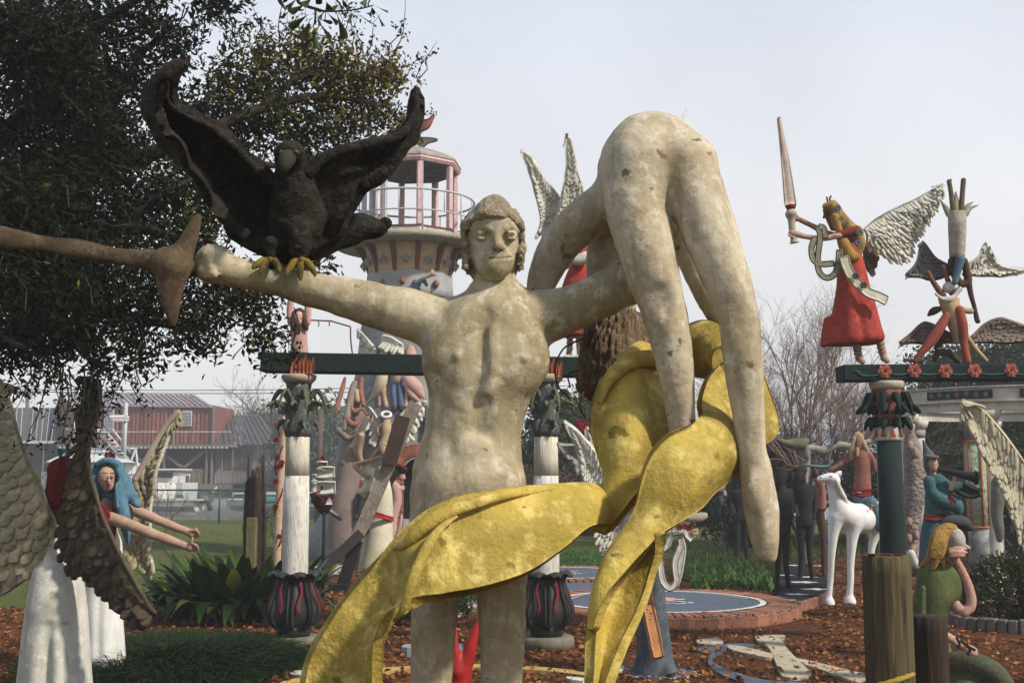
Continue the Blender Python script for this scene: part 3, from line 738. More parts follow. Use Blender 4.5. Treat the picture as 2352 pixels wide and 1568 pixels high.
    mk('pole', tube([P(62, 1100, 95), P(63, 893, 95)], .16, n=8), M_pole, u); mk('crossarm', bar(P(33, 902, 94.8), P(94, 902, 94.8), .18), M_pole, u, smooth=False)
    mk('brace', join(bar(P(45, 903, 94.7), P(62, 915, 94.7), .08), bar(P(80, 903, 94.7), P(62, 915, 94.7), .08)), M_pole, u, smooth=False)
    for i, (y0, y1) in enumerate(((894, 874), (899, 886), (1000, 985), (1015, 1003), (948, 936))):
        x0, x1 = (33, 1300) if i < 2 else (560, 1400); pts = [P(x0+(x1-x0)*t, y0+(y1-y0)*t+10*math.sin(math.pi*t), 90) for t in np.linspace(0, 1, 16)]
        mk('power_line', tube(pts, .035, n=4), M_pole, label=('highest overhead wire, starting at the distant utility pole', 'lower overhead wire from the utility pole crossarm', 'lowest overhead wire crossing low behind the white columns', 'wire just below the middle one behind the first column', 'overhead wire passing level with the column capital')[i], cat='wire', group='overhead wires')
    # ---- boats
    M_hull = mat('boat_white', (.70, .69, .66), (.55, .54, .50), scale=2, bump=.1, rough=.4); M_met = mat('boat_rail', (.55, .56, .58), rough=.35, bump=0)
    M_blk = mat('outboard_grey', (.08, .085, .09), rough=.4, bump=0); M_teal = mat('teal_cover', (.09, .26, .25), (.07, .2, .2), scale=3, bump=.3)
    def hull(x0, x1, yt, yb, d, name, par, m, w_=2.2):
        n_ = 16; V_ = []; 
        for i in range(n_):
            t = i/(n_-1); x = x0+(x1-x0)*t; wd = w_*.5*(1-(max(0, (.35-t))/.35)**2)**.5 if t < .35 else w_*.5; sh = (yt-5*(1-t)**2)
            for k, (s_, y, q) in enumerate(((-1, sh, 1), (-1, (sh+yb)/2, .93), (-1, yb, .6), (1, yb, .6), (1, (sh+yb)/2, .93), (1, sh, 1))):
                p = P(x, y, d); V_.append((p[0], d+s_*(wd*q+.02), p[2]))
        F_ = grid_faces(n_, 6, True); F_ += [tuple(range(6)), tuple((n_-1)*6+j for j in range(6))[::-1]]
        return mk(name, (V_, F_), m, par, smooth=False)
    c = thing('motor_boat', 'small white open boat with an outboard moored nearest the blue-haired angel', 'boat', P(400, 1172, 55)); 
    hull(300, 458, 1150, 1173, 55, 'hull', c, M_hull); pbox(300, 1146, 457, 1150, 53.85, 2.2, 'gunwale', M_wt, c)
    mk('console', bbox(P(382, 1128, 55), (.7, .8, .8), .08), M_hull, c); mk('outboard', bbox(P(472, 1142, 55), (.7, .5, .55), .12), M_blk, c); mk('outboard_leg', bar(P(476, 1145, 55), P(484, 1172, 55), .2), M_blk, c)
    mk('tiller', tube([P(482, 1138, 55), P(498, 1118, 55)], .04, n=6), M_met, c)
    c = thing('motor_boat', 'white cabin boat behind the small open one', 'boat', P(370, 1172, 59)); hull(230, 437, 1108, 1160, 59, 'hull', c, M_hull, 2.8)
    pbox(355, 1080, 402, 1112, 58, 2, 'cabin', M_hull, c, .1); w_ = pbox(360, 1085, 396, 1096, 57.9, .1, 'window', M_blk, c); pbox(350, 1076, 408, 1081, 57.6, 2.8, 'roof', M_wt, c, .05)
    for x in (300, 330, 410, 434): mk('rail_post', tube([P(x, 1108, 57.7), P(x+2, 1088, 57.7)], .03, n=5), M_met, c)
    mk('rail', tube([P(290, 1090, 57.7), P(350, 1086, 57.7)], .035, n=5), M_met, c); mk('rail', tube([P(402, 1090, 57.7), P(436, 1090, 57.7)], .035, n=5), M_met, c)
    c = thing('fishing_boat', 'large white boat with a peaked canopy and tall railed tower behind the red-haired angel', 'boat', P(220, 1160, 60)); hull(95, 345, 1088, 1165, 61, 'hull', c, M_hull, 3.2)
    a = [P(105, 1060, 58.5), P(312, 1062, 58.5), P(320, 1066, 62.5), P(98, 1064, 62.5), P(190, 1022, 60.5), P(225, 1022, 60.5)]; mk('canopy', (a, [(0, 1, 5, 4), (1, 2, 5), (2, 3, 4, 5), (3, 0, 4), (0, 3, 2, 1)]), M_hull, c, smooth=False)
    pbox(130, 1062, 300, 1092, 59.2, 2.5, 'cabin', M_hull, c, .1); pbox(215, 1068, 240, 1082, 59.1, .1, 'window', M_blk, c); pbox(255, 1068, 285, 1082, 59.1, .1, 'window', M_blk, c)
    for (x0, y0, x1, y1) in ((165, 1022, 185, 985), (195, 1022, 190, 985), (220, 985, 285, 1060), (240, 985, 300, 1060), (258, 985, 300, 1040), (150, 985, 265, 988), (285, 1060, 290, 925), (186, 985, 210, 1022), (300, 1060, 312, 1030), (318, 1090, 312, 1030), (296, 1030, 312, 1030), (322, 1100, 345, 1100)):
        mk('tower_pipe', tube([P(x0, y0, 59), P(x1, y1, 59.5)], .055 if (x0, x1) != (285, 290) else .1, n=6), M_met, c)
    for t in np.linspace(.1, .95, 9): mk('ladder_rung', tube([P(220+65*t, 985+75*t, 59), P(240+60*t, 985+75*t, 59)], .04, n=5), M_met, c)
    mk('radar', bbox(P(274, 958, 59.2), (.9, .5, .22), .08), M_wt, c); mk('radar', bbox(P(276, 964, 59.2), (.8, .5, .16), .06), M_wt, c)
    c = thing('motor_boat', 'teal covered boat with a white rail right of the rotten stump', 'boat', P(600, 1178, 52)); hull(520, 790, 1150, 1172, 52, 'hull', c, M_hull, 2.4)
    pbox(560, 1138, 790, 1158, 50.75, 2.4, 'cover', M_teal, c, .12); mk('windscreen', tube([P(533, 1150, 51), P(536, 1133, 51), P(562, 1133, 51), P(560, 1150, 51)], .05, n=6), M_wt, c); pbox(560, 1132, 790, 1136, 50.8, 2.5, 'rail', M_wt, c)
    # ---- chain-link fence
    M_fg = mat('green_fence_coating', (.02, .11, .09), bump=0, rough=.5); fe = thing('chain_link_fence', 'low green chain-link fence along the canal bank', 'fence', (P(500, 1200, 37)[0], 37, 0))
    d = 37.0; xa, xb = P(-200, 1125, d)[0], P(1330, 1125, d)[0]; zt = 1.03
    mk('top_rail', tube([(xa, d, zt), (xb, d, zt)], .028, n=8), M_fg, fe)
    x = P(505, 1125, d)[0]
    while x > xa: x -= 3.0
    while x < xb: 
        mk('post', tube([(x, d, -.1), (x, d, zt+.03)], .032, n=8), M_fg, fe); x += 3.0
    th = .10; W = []; L = xb-xa; H = zt
    for k in range(int((L+H)/th)):
        x0 = xa-H+k*th
        for s_ in (1, -1):
            a = np.array([x0 if s_ > 0 else x0+H, d-.02*s_, 0.0]); b2 = np.array([x0+H if s_ > 0 else x0, d-.02*s_, zt]); W.append((np.array([a, b2]), [.0035, .0035]))
    mk('wire_mesh', many_tubes(W, 3), M_fg, fe, kind='stuff')
far_shore()

# ================================================================ trees
def make_oak():
    r_ = np.random.default_rng(21)
    M_b = mat('oak_bark', (.035, .027, .02), (.02, .016, .012), (.06, .05, .037), scale=9, stretch=(1, 1, .3), bump=.9, bscale=30)
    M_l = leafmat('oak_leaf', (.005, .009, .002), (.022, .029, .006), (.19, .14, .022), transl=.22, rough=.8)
    root = thing('oak_tree', 'dark spreading oak whose leafy crown fills the upper left', 'tree', (-5.6, 8.5, 0))
    trunk = np.array([(-5.6, 8.5, 0), (-5.5, 8.5, 1.2), (-5.3, 8.4, 2.3), (-4.9, 8.2, 3.2)])
    mk('trunk', tube(trunk, [.42, .34, .32, .30], n=16, smooth_n=20, wob=.06), M_b, root)
    limbs_px = [[(-250, 560, 8.2), (0, 480, 8), (180, 400, 7.8), (330, 360, 7.6), (430, 320, 7.6), (600, 250, 7.8), (740, 220, 8), (860, 240, 8.2)],
                [(-250, 700, 8.2), (0, 600, 7.6), (140, 570, 7.4), (280, 520, 7.2), (420, 560, 7.2), (560, 680, 7.2)], [(-200, 860, 8), (0, 780, 7.4), (140, 700, 7.2), (300, 730, 7.0), (450, 760, 7.0)],
                [(-250, 500, 8.2), (20, 300, 7.6), (150, 150, 7.2), (250, 40, 7), (400, -40, 6.8)], [(430, 320, 7.6), (520, 360, 7.8), (660, 380, 8), (780, 340, 8.2), (860, 320, 8.3)], [(600, 250, 7.8), (700, 170, 7.9), (800, 180, 8.1), (880, 170, 8.2)],
                [(180, 400, 7.8), (260, 240, 7.4), (330, 120, 7.2), (400, 60, 7)], [(140, 570, 7.4), (100, 700, 7), (180, 800, 6.8), (240, 850, 6.8)], [(-100, 700, 7.4), (0, 770, 6.6), (60, 800, 6.4)], [(280, 520, 7.2), (380, 440, 7.2), (470, 400, 7.3)],
                [(130, 710, 7.2), (148, 590, 7.2), (300, 470, 7.4)]]
    LP = []
    for k, l in enumerate(limbs_px):
        q = np.array([P(*a) for a in l]); 
        if l[0][0] < -150: q = np.vstack([trunk[-1]-[0, 0, .3*(k % 3)], q])
        q = resample(q, 26); r0 = .10 if l[0][0] < -150 else .03; LP.append(q)
        mk('branch', tube(q, np.linspace(r0, .012, 26), n=9, wob=.1), M_b, root)
    AL = np.vstack(LP)
    # blobs (x, y, d, r px): last value is leaf tint, sunlight painted into the right tuft
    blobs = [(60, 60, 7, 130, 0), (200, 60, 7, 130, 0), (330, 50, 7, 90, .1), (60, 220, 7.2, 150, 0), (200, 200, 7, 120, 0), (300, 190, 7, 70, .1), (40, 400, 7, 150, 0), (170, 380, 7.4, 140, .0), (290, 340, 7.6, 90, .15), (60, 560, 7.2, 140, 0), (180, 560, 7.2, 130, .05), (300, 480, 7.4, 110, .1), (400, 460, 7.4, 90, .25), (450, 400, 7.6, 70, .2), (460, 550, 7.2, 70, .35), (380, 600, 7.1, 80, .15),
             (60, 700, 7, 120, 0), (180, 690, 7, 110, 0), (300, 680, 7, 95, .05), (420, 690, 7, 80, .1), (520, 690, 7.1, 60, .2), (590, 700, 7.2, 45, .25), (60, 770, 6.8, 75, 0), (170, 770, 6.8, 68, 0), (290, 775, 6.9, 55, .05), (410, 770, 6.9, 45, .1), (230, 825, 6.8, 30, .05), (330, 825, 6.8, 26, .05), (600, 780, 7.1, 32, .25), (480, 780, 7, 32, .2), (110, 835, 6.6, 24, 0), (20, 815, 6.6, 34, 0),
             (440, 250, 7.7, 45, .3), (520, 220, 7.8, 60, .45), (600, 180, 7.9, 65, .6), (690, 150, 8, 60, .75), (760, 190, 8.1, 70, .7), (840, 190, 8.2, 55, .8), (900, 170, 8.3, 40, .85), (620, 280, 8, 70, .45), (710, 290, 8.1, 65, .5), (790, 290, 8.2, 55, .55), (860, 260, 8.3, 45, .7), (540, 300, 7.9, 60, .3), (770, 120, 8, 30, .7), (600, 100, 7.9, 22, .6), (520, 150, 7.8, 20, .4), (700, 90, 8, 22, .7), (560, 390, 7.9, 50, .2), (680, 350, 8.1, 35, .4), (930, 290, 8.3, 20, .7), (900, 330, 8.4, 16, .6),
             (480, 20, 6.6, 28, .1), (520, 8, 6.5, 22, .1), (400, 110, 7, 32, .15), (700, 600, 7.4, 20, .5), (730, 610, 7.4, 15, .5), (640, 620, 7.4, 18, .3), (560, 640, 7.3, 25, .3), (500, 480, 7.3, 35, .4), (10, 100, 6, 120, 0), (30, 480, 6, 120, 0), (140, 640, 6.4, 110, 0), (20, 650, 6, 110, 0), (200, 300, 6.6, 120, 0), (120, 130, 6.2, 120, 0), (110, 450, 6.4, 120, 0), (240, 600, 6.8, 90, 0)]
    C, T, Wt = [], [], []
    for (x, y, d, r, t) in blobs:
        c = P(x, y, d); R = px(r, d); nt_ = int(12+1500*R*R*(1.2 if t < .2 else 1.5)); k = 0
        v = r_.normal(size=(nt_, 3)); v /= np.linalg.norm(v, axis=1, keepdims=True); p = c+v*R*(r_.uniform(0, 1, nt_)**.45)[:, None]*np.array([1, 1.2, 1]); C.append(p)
        tt = t+(v[:, 2]*.12 if t > .1 else 0)+v[:, 0]*.06; T.append(np.clip(tt+np.zeros(nt_), 0, 1));  # leaf tint lightens towards each blob's top and right, painting in the sun
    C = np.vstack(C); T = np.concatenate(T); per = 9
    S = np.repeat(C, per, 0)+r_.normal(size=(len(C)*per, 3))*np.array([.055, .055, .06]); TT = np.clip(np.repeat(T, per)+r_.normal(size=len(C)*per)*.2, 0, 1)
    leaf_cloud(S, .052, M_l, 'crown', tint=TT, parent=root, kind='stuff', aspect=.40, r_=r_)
    tw = []
    for i in range(0, len(C), 3):
        j = np.argmin(((AL-C[i])**2).sum(1)); a = AL[j]; m_ = (a+C[i])/2+r_.normal(size=3)*.06; 
        if np.linalg.norm(a-C[i]) > .22: dv = a-C[i]+r_.normal(size=3)*.3; a = C[i]+dv*.22/np.linalg.norm(dv); m_ = (a+C[i])/2+r_.normal(size=3)*.05
        tw.append((np.array([a, m_, C[i]]), [.0055, .004, .0015]))
    # bare hanging twigs below the crown and shoots above it
    for (x, y, d, n_, len_, up) in ((170, 850, 6.7, 14, .42, -1), (60, 835, 6.5, 6, .25, -1), (260, 840, 6.8, 8, .25, -1), (620, 760, 7.1, 6, .25, -1), (640, 100, 8, 5, .25, 1), (850, 120, 8.2, 8, .3, 1), (930, 190, 8.3, 8, .28, 1), (560, 110, 7.9, 5, .25, 1), (470, 15, 6.5, 10, .35, -.6), (380, 140, 7, 8, .3, -.1), (940, 280, 8.3, 6, .22, .3)):
        for k in range(n_):
            a = P(x+r_.uniform(-60, 60), y+r_.uniform(-15, 10), d); q = [a]; dr = np.array([r_.uniform(-.5, .5), r_.uniform(-.3, .3), up])
            for s_ in range(4): q.append(q[-1]+dr*len_/4+r_.normal(size=3)*.025)
            tw.append((np.array(q), np.linspace(.006, .0015, 5)))
            pts = np.array([q[1+r_.integers(0, 4)]+r_.normal(size=3)*.02 for _ in range(4)])
            C = np.vstack([C, pts])
    mk('twigs', many_tubes(tw, 3), M_b, root, kind='stuff')
    extra = C[len(T):]; extra = np.repeat(extra, 5, 0)+r_.normal(size=(len(extra)*5, 3))*.02
    leaf_cloud(extra, .04, M_l, 'twig_leaves', tint=np.clip((extra[:, 0]+2)/3, 0, .8), parent=root, kind='stuff', aspect=.4, r_=r_)  # tint rises to the right, same painted sunlight as the crown
    # near hanging branch with large spoon-shaped leaves
    br = thing('hanging_branch', 'near twig of large spoon-shaped dark green leaves hanging into the top of the frame', 'branch', P(735, -120, 3.0)); f = .144; d = 3.0
    ML = [mat('big_leaf_a', (.022, .040, .006), (.012, .026, .005), scale=8, bump=.2, rough=.45), mat('big_leaf_b', (.055, .065, .008), (.03, .042, .006), scale=8, bump=.2, rough=.45)]
    Z = lambda a, b, dd=0: P(602+a*f, b*f, d+dd)
    mk('stem', tube([P(700, -120, 3.05), Z(560, -60), Z(700, 90), Z(880, 150), Z(1000, 180), Z(1280, 180), Z(1520, 150), Z(1700, 110), Z(1780, 85)], [.006, .005, .0045, .004, .003, .0025, .0022, .002, .0014], n=6, smooth_n=50), M_b, br)
    mk('stem', tube([Z(850, 130), Z(850, 300), Z(840, 380)], .003, n=6), M_b, br); mk('stem', tube([Z(1080, -100), Z(1240, 60), Z(1280, 180)], .0025, n=6), M_b, br); mk('stem', tube([Z(1760, -80), Z(1690, 60), Z(1700, 110)], .002, n=6), M_b, br)
    for i, (bx_, by, tx, ty, w_) in enumerate([(740, 230, 420, 440, 130), (760, 330, 620, 650, 170), (810, 370, 860, 785, 120), (900, 350, 1090, 625, 95), (920, 310, 1130, 365, 75), (1190, 220, 1320, 630, 150), (1030, 200, 1210, 380, 100), (1470, 180, 1340, 350, 110), (1480, 190, 1770, 390, 22), (1750, 110, 1775, 245, 85), (1810, 180, 1925, 415, 60), (1790, 90, 2000, 180, 36), (1240, 60, 1120, 125, 90), (1270, -20, 1345, 135, 75), (1690, -60, 1600, 82, 130), (560, -30, 375, 140, 120), (380, 190, 245, -40, 80), (450, 160, 290, 290, 60), (700, 60, 440, 195, 120), (1020, 30, 1090, 200, 140), (980, 180, 900, 275, 90), (800, -30, 640, 90, 140), (330, -60, 340, 50, 80), (870, 200, 900, 420, 90), (930, -60, 860, 70, 120)]):
        a = Z(bx_, by, R0.uniform(-.02, .03)); b_ = Z(tx, ty, R0.uniform(-.06, .06)); t = b_-a; L = np.linalg.norm(t); side = np.cross(t/L, [0, 1, .25]); side /= np.linalg.norm(side); nn = np.cross(side, t/L); W2 = px(w_*f, d)
        side = side*math.cos(.3)+nn*math.sin(.3*(-1)**i); V_, F_ = [], []
        prof = [(0, .05), (.15, .12), (.35, .35), (.55, .65), (.75, .95), (.88, 1.0), (.96, .7), (1, .25)]
        for u, w0 in prof:
            c = a+t*u+nn*L*.10*math.sin(math.pi*u)
            V_ += [c-side*W2*.5*w0+nn*.006*w0, c, c+side*W2*.5*w0+nn*.006*w0]
        for k in range(len(prof)-1): F_ += [(3*k, 3*k+1, 3*k+4, 3*k+3), (3*k+1, 3*k+2, 3*k+5, 3*k+4)]
        mk('leaf', (V_, F_), ML[i % 2], br)
make_oak()
def bare_tree(name, label, base, h, seed, spread=.5, depth=6, col=(.10, .065, .055), r0=.09, stems=4, lean=(0, 0), up=.25, group=None, shrink=.74, nb=(2, 3)):
    r_ = np.random.default_rng(seed); root = thing(name, label, 'tree', base, group); M_ = mat('bare_bark_%d' % seed, col, tuple(c*.7 for c in col), bump=.4, bscale=20)
    T, W = [], []
    for i in range(stems):
        a = 2*math.pi*i/stems+r_.uniform(0, 1); dv = np.array([math.cos(a)*spread+lean[0], math.sin(a)*spread, 1.2+lean[1]])
        o = []; twigs(np.array(base, float), dv, h*.27, r0, depth, o, r_, spread, up, nb, 3, shrink)
        for q in o: (T if q[1][0] > r0*.3 else W).append(q)
    mk('trunk', many_tubes(T, 7), M_, root); mk('twigs', many_tubes(W, 3), M_, root, kind='stuff'); return root
bare_tree('bare_tree', 'leafless many-stemmed tree with fine reddish twigs, behind the white horse', G(1855, 1262), 5.5, 3, spread=.42, depth=7, col=(.24, .165, .135), r0=.065, stems=6, up=.14, shrink=.76, nb=(2, 4))
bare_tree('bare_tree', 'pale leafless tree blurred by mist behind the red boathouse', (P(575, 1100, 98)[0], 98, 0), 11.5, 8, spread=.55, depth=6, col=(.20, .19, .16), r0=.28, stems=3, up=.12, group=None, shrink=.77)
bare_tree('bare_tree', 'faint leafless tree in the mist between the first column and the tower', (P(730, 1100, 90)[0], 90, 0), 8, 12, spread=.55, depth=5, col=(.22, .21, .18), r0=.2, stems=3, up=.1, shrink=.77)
bare_tree('bare_shrub', 'leafless brown shrub standing in front of the canal at the far left', (P(60, 1260, 24)[0], 24, 0), 2.4, 14, spread=.6, depth=5, col=(.10, .07, .05), r0=.025, stems=7, up=.1)
bare_tree('bare_shrub', 'thin leafless shrub beside the small white boat', (P(380, 1215, 31)[0], 31, 0), 1.9, 15, spread=.45, depth=4, col=(.16, .12, .09), r0=.02, stems=4, up=.15)
def leafy(name, label, cat, blobs, n, size, m, seed, base, trunk_r=.12, tint=(0, 1), per=7, sp=.14, hollow=.3, aspect=.45, wood=(.06, .045, .03)):
    """blobs rows (x, y, d, rx_px, ry_px)"""
    r_ = np.random.default_rng(seed); root = thing(name, label, cat, base)
    B = [(*P(x, y, d), px(a, d), px(a, d)*.9, px(b, d)) for x, y, d, a, b in blobs]
    c, k = blob_pts(B, n//per, r_, hollow); S = np.repeat(c, per, 0)+r_.normal(size=(len(c)*per, 3))*sp; S = S[S[:, 2] > .03]
    nz = r_.uniform(0, 1, len(B)); t = np.clip(r_.normal(.5, .22, len(S)), 0, 1)*(tint[1]-tint[0])+tint[0]
    M_ = mat('shrub_wood', wood, bump=.4); tw = []; bs = np.array(base, float)
    for b in B:
        for _ in range(2):
            e_ = np.array(b[:3])+r_.normal(size=3)*np.array(b[3:])*.3; mid = bs*.4+e_*.6+r_.normal(size=3)*.1*trunk_r*8; mid[2] = bs[2]+(e_[2]-bs[2])*.45
            tw.append((np.array([bs, mid, e_]), [trunk_r, trunk_r*.6, trunk_r*.2]))
    mk('trunk' if cat == 'tree' else 'stems', many_tubes(tw, 7), M_, root)
    leaf_cloud(S, size, m, 'crown' if cat == 'tree' else 'foliage', tint=t, parent=root, kind='stuff', aspect=aspect, r_=r_); return root
M_ev = leafmat('evergreen_leaf', (.008, .018, .006), (.02, .036, .010), (.055, .08, .02), transl=.2)
M_evd = leafmat('dark_evergreen_leaf', (.006, .012, .005), (.014, .026, .008), (.035, .055, .016), transl=.15)
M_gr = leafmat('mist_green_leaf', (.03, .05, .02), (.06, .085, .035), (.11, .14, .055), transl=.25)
leafy('evergreen_tree', 'dark dense tree closing the view behind the mosaic column', 'tree', [(2150, 1000, 25, 110, 110), (2260, 980, 26, 120, 120), (2380, 980, 26, 130, 140), (2150, 1130, 24, 100, 110), (2260, 1140, 24, 110, 110), (2380, 1140, 24, 110, 120), (2200, 1210, 23, 110, 60), (2340, 1200, 23, 110, 70)], 42000, .15, M_evd, 31, (P(2250, 1240, 25)[0], 25, 0), .25, sp=.25)
leafy('evergreen_tree', 'bushy green tree top showing above the flowered beam', 'tree', [(2130, 850, 27, 45, 26), (2210, 835, 27, 50, 24), (2290, 838, 27, 60, 36), (2350, 820, 27, 40, 26)], 7000, .12, M_ev, 32, (P(2300, 1240, 27)[0], 27, 0), .2, sp=.2)
leafy('evergreen_tree', 'dark green tree behind the right-hand white column', 'tree', [(1290, 980, 31, 55, 60), (1380, 960, 32, 60, 55), (1340, 1060, 30, 90, 80), (1250, 1060, 30, 60, 80), (1430, 1040, 31, 70, 80), (1360, 1150, 30, 100, 50), (1230, 1150, 30, 60, 45)], 30000, .15, M_ev, 33, (P(1340, 1210, 31)[0], 31, 0), .25, sp=.25)
leafy('evergreen_tree', 'dark thicket behind the black figures', 'tree', [(1700, 1080, 25, 70, 70), (1790, 1090, 25, 60, 60), (1640, 1140, 24, 60, 60), (1720, 1180, 23, 80, 40), (1820, 1050, 26, 40, 40), (1610, 1060, 27, 50, 60)], 20000, .12, M_evd, 34, (P(1700, 1225, 25)[0], 25, 0), .15, sp=.2)
leafy('shrub', 'round green shrub beside the rider of the white horse', 'shrub', [(1970, 1070, 24, 40, 40), (1990, 1110, 24, 45, 40), (1960, 1140, 24, 40, 40)], 5000, .08, M_ev, 35, (P(1975, 1200, 24)[0], 24, 0), .05, sp=.1)
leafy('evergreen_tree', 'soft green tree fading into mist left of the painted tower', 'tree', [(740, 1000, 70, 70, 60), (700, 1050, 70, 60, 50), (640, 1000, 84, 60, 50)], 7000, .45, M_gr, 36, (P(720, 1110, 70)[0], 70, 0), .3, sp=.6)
leafy('shrub', 'low thicket with pinkish twigs between the two white columns, behind', 'shrub', [(1290, 1120, 26, 40, 25), (1220, 1110, 27, 30, 30), (1340, 1130, 26, 40, 20)], 2500, .09, leafmat('rust_leaf', (.06, .03, .02), (.12, .065, .05), (.2, .12, .09)), 37, (P(1290, 1180, 26)[0], 26, 0), .03, sp=.15)
# haze: pale air round everything
M_hz = bpy.data.materials.new('mist'); M_hz.use_nodes = True; nt = M_hz.node_tree; nt.nodes.remove(nt.nodes['Principled BSDF'])
pv = _n(nt, 'ShaderNodeVolumePrincipled'); pv.inputs['Density'].default_value = .0026; pv.inputs['Color'].default_value = (.96, .965, .98, 1); pv.inputs['Anisotropy'].default_value = .2
nt.links.new(pv.outputs[0], nt.nodes['Material Output'].inputs['Volume'])
mk('haze', box((0, 50, 12), (180, 124, 28)), M_hz, smooth=False, kind='stuff', label='pale morning mist thinning the far shore', cat='mist', loc=np.zeros(3))
# ================================================================ central statue, draped figure, yellow sash, sword, eagle
def make_hero():
    D0 = 3.6
    M_st = mat('beige_concrete', (.52, .44, .30), (.25, .20, .10), (.66, .59, .46), streak=(.20, .165, .075), st_lim=.53, crack=7, scale=3.8, bump=.35, bscale=34, spots=(.17, .12, .05), sp_scale=30, sp_lim=.685, patch=.47, dist=.012, detail=9)
    M_hair = mat('rough_concrete_hair', (.50, .42, .29), (.28, .21, .12), (.58, .51, .38), scale=22, bump=1.0, bscale=95, patch=.5, dist=.02)
    root = thing('nude_statue', 'large beige concrete nude with arms spread wide, carrying another body', 'statue', (P(1130, 1568, D0)[0], D0, 0))
    lo = P(445, 1000, D0); 
    s = Sculpt((P(440, 700, D0)[0], 3.2, -.02), (P(1560, 700, D0)[0], 4.1, P(1100, 440, D0)[2]), .0075)
    d = D0
    s.loft(lrows([(1330, 960, 1205, .12), (1280, 950, 1208, .13), (1230, 944, 1208, .135), (1180, 942, 1211, .13), (1130, 943, 1208, .125), (1080, 948, 1202, .12), (1040, 958, 1197, .115),
                  (1000, 972, 1198, .115), (960, 982, 1206, .12), (920, 984, 1220, .125), (880, 980, 1238, .13), (840, 974, 1252, .135), (800, 975, 1256, .13), (760, 985, 1246, .128), (720, 1005, 1232, .12), (695, 1032, 1215, .10), (680, 1062, 1200, .08), (662, 1088, 1186, .06)], d), k=.0, sq=2.3)
    s.chain(prs([(1000, 742, 62), (930, 718, 58), (860, 700, 51), (790, 682, 46), (710, 664, 39), (640, 645, 35), (580, 633, 33), (530, 622, 33), (500, 612, 38), (482, 604, 36)], d), k=.03)
    s.ell(P(492, 590, d-.02), (px(30, d), .05, px(26, d)), k=.03); s.ell(P(472, 625, d-.01), (px(20, d), .05, px(22, d)), k=.02)
    for i, (x, y) in enumerate(((462, 588), (458, 604), (460, 620), (466, 634))):
        s.cap(P(x+26, y-4, d-.058), P(x-4, y, d-.035), .0135, .012, k=.003); s.cap(P(x-4, y, d-.035), P(x-2, y+2, d+.01), .012, .010, k=.003)
    s.chain(prs([(1215, 735, 58), (1270, 722, 58), (1330, 702, 52), (1390, 675, 52), (1445, 645, 54), (1490, 610, 52), (1500, 550, 46)], d+.02), k=.04)
    # neck, traps
    s.chain(prs([(1140, 715, 62), (1139, 680, 47), (1138, 640, 45), (1134, 600, 44)], d), k=.035)
    s.chain(prs([(1060, 706, 26), (1140, 684, 34), (1215, 703, 26)], d+.04), k=.06)
    # legs down to the ground
    zb = lambda z: None
    for xs, ks in (((1000, 52), (996, 52), (990, 47)), ((1152, 56), (1152, 52), (1150, 46))), :
        pass
    for pts in ([(1000, 1290, 58), (998, 1400, 53), (993, 1500, 49), (988, 1600, 46), (986, 1700, 47)], [(1148, 1280, 56), (1152, 1400, 53), (1152, 1500, 49), (1150, 1600, 46), (1150, 1700, 47)]):
        q = prs(pts, d); last = q[-1]
        q += [(last[0], last[1]+.01, .45, .055), (last[0], last[1]+.02, .2, .042), (last[0], last[1], .06, .045)]
        s.chain(q, k=.03, n=24); s.cap((last[0], d, .04), (last[0]-.01, d-.17, .03), .045, .03, k=.02)
    # chest modelling: sternum groove, pectorals, ribs arch, navel, nipples
    fr = lambda x, y, o: P(x, y, d-o)
    s.ell(fr(1045, 822, .074), (px(62, d), .045, px(56, d)), k=.07); s.ell(fr(1195, 828, .073), (px(55, d), .045, px(54, d)), k=.07)
    s.chain([(*fr(1118, 720, .125), .008), (*fr(1116, 800, .143), .011), (*fr(1104, 880, .147), .009), (*fr(1102, 925, .14), .006)], k=.04, cut=True)
    s.chain([(*fr(1128, 760, .126), .010), (*fr(1134, 850, .134), .011), (*fr(1118, 900, .13), .01)], k=.03)
    s.chain([(*fr(1005, 860, .110), .003), (*fr(1035, 890, .128), .004), (*fr(1070, 905, .137), .003)], k=.012, cut=True)
    s.chain([(*fr(1140, 905, .138), .003), (*fr(1180, 918, .131), .004), (*fr(1215, 900, .107), .003)], k=.012, cut=True)
    s.chain([(*fr(1000, 905, .10), .003), (*fr(1040, 940, .118), .004), (*fr(1072, 950, .124), .003)], k=.012, cut=True)
    s.chain([(*fr(1145, 950, .124), .003), (*fr(1185, 962, .116), .004), (*fr(1208, 945, .10), .003)], k=.012, cut=True)
    s.chain([(*fr(1104, 930, .128), .010), (*fr(1100, 985, .122), .012), (*fr(1096, 1040, .122), .010)], k=.05, cut=True)
    s.ell(fr(1093, 1052, .128), (.010, .016, .012), k=.008, cut=True); s.ell(fr(1090, 1030, .112), (.05, .02, .03), k=.03)
    s.ell(fr(1090, 1110, .10), (.12, .045, .07), k=.06)
    s.ell(fr(1048, 818, .137), (.010, .014, .010), k=.014)
    s.ell(fr(1206, 824, .130), (.009, .013, .009), k=.014)
    s.wob(.0013, 15, 3); s.wob(.0008, 45, 4)
    mk('body', s.mesh(), M_st, root)
    # head at finer resolution
    h = Sculpt((P(1050, 600, d)[0], d-.17, P(1130, 690, d)[2]), (P(1215, 600, d)[0], d+.14, P(1130, 455, d)[2]), .0032)
    h.loft(lrows([(484, 1095, 1178, .06), (492, 1080, 1190, .085), (507, 1073, 1196, .10), (530, 1070, 1199, .108), (560, 1072, 1197, .108), (590, 1077, 1193, .10), (612, 1086, 1186, .09, -.01), (630, 1100, 1172, .07, -.025), (643, 1117, 1156, .04, -.035)], d), k=0, sq=2.15)
    f = lambda x, y, o: P(x, y, d-o)
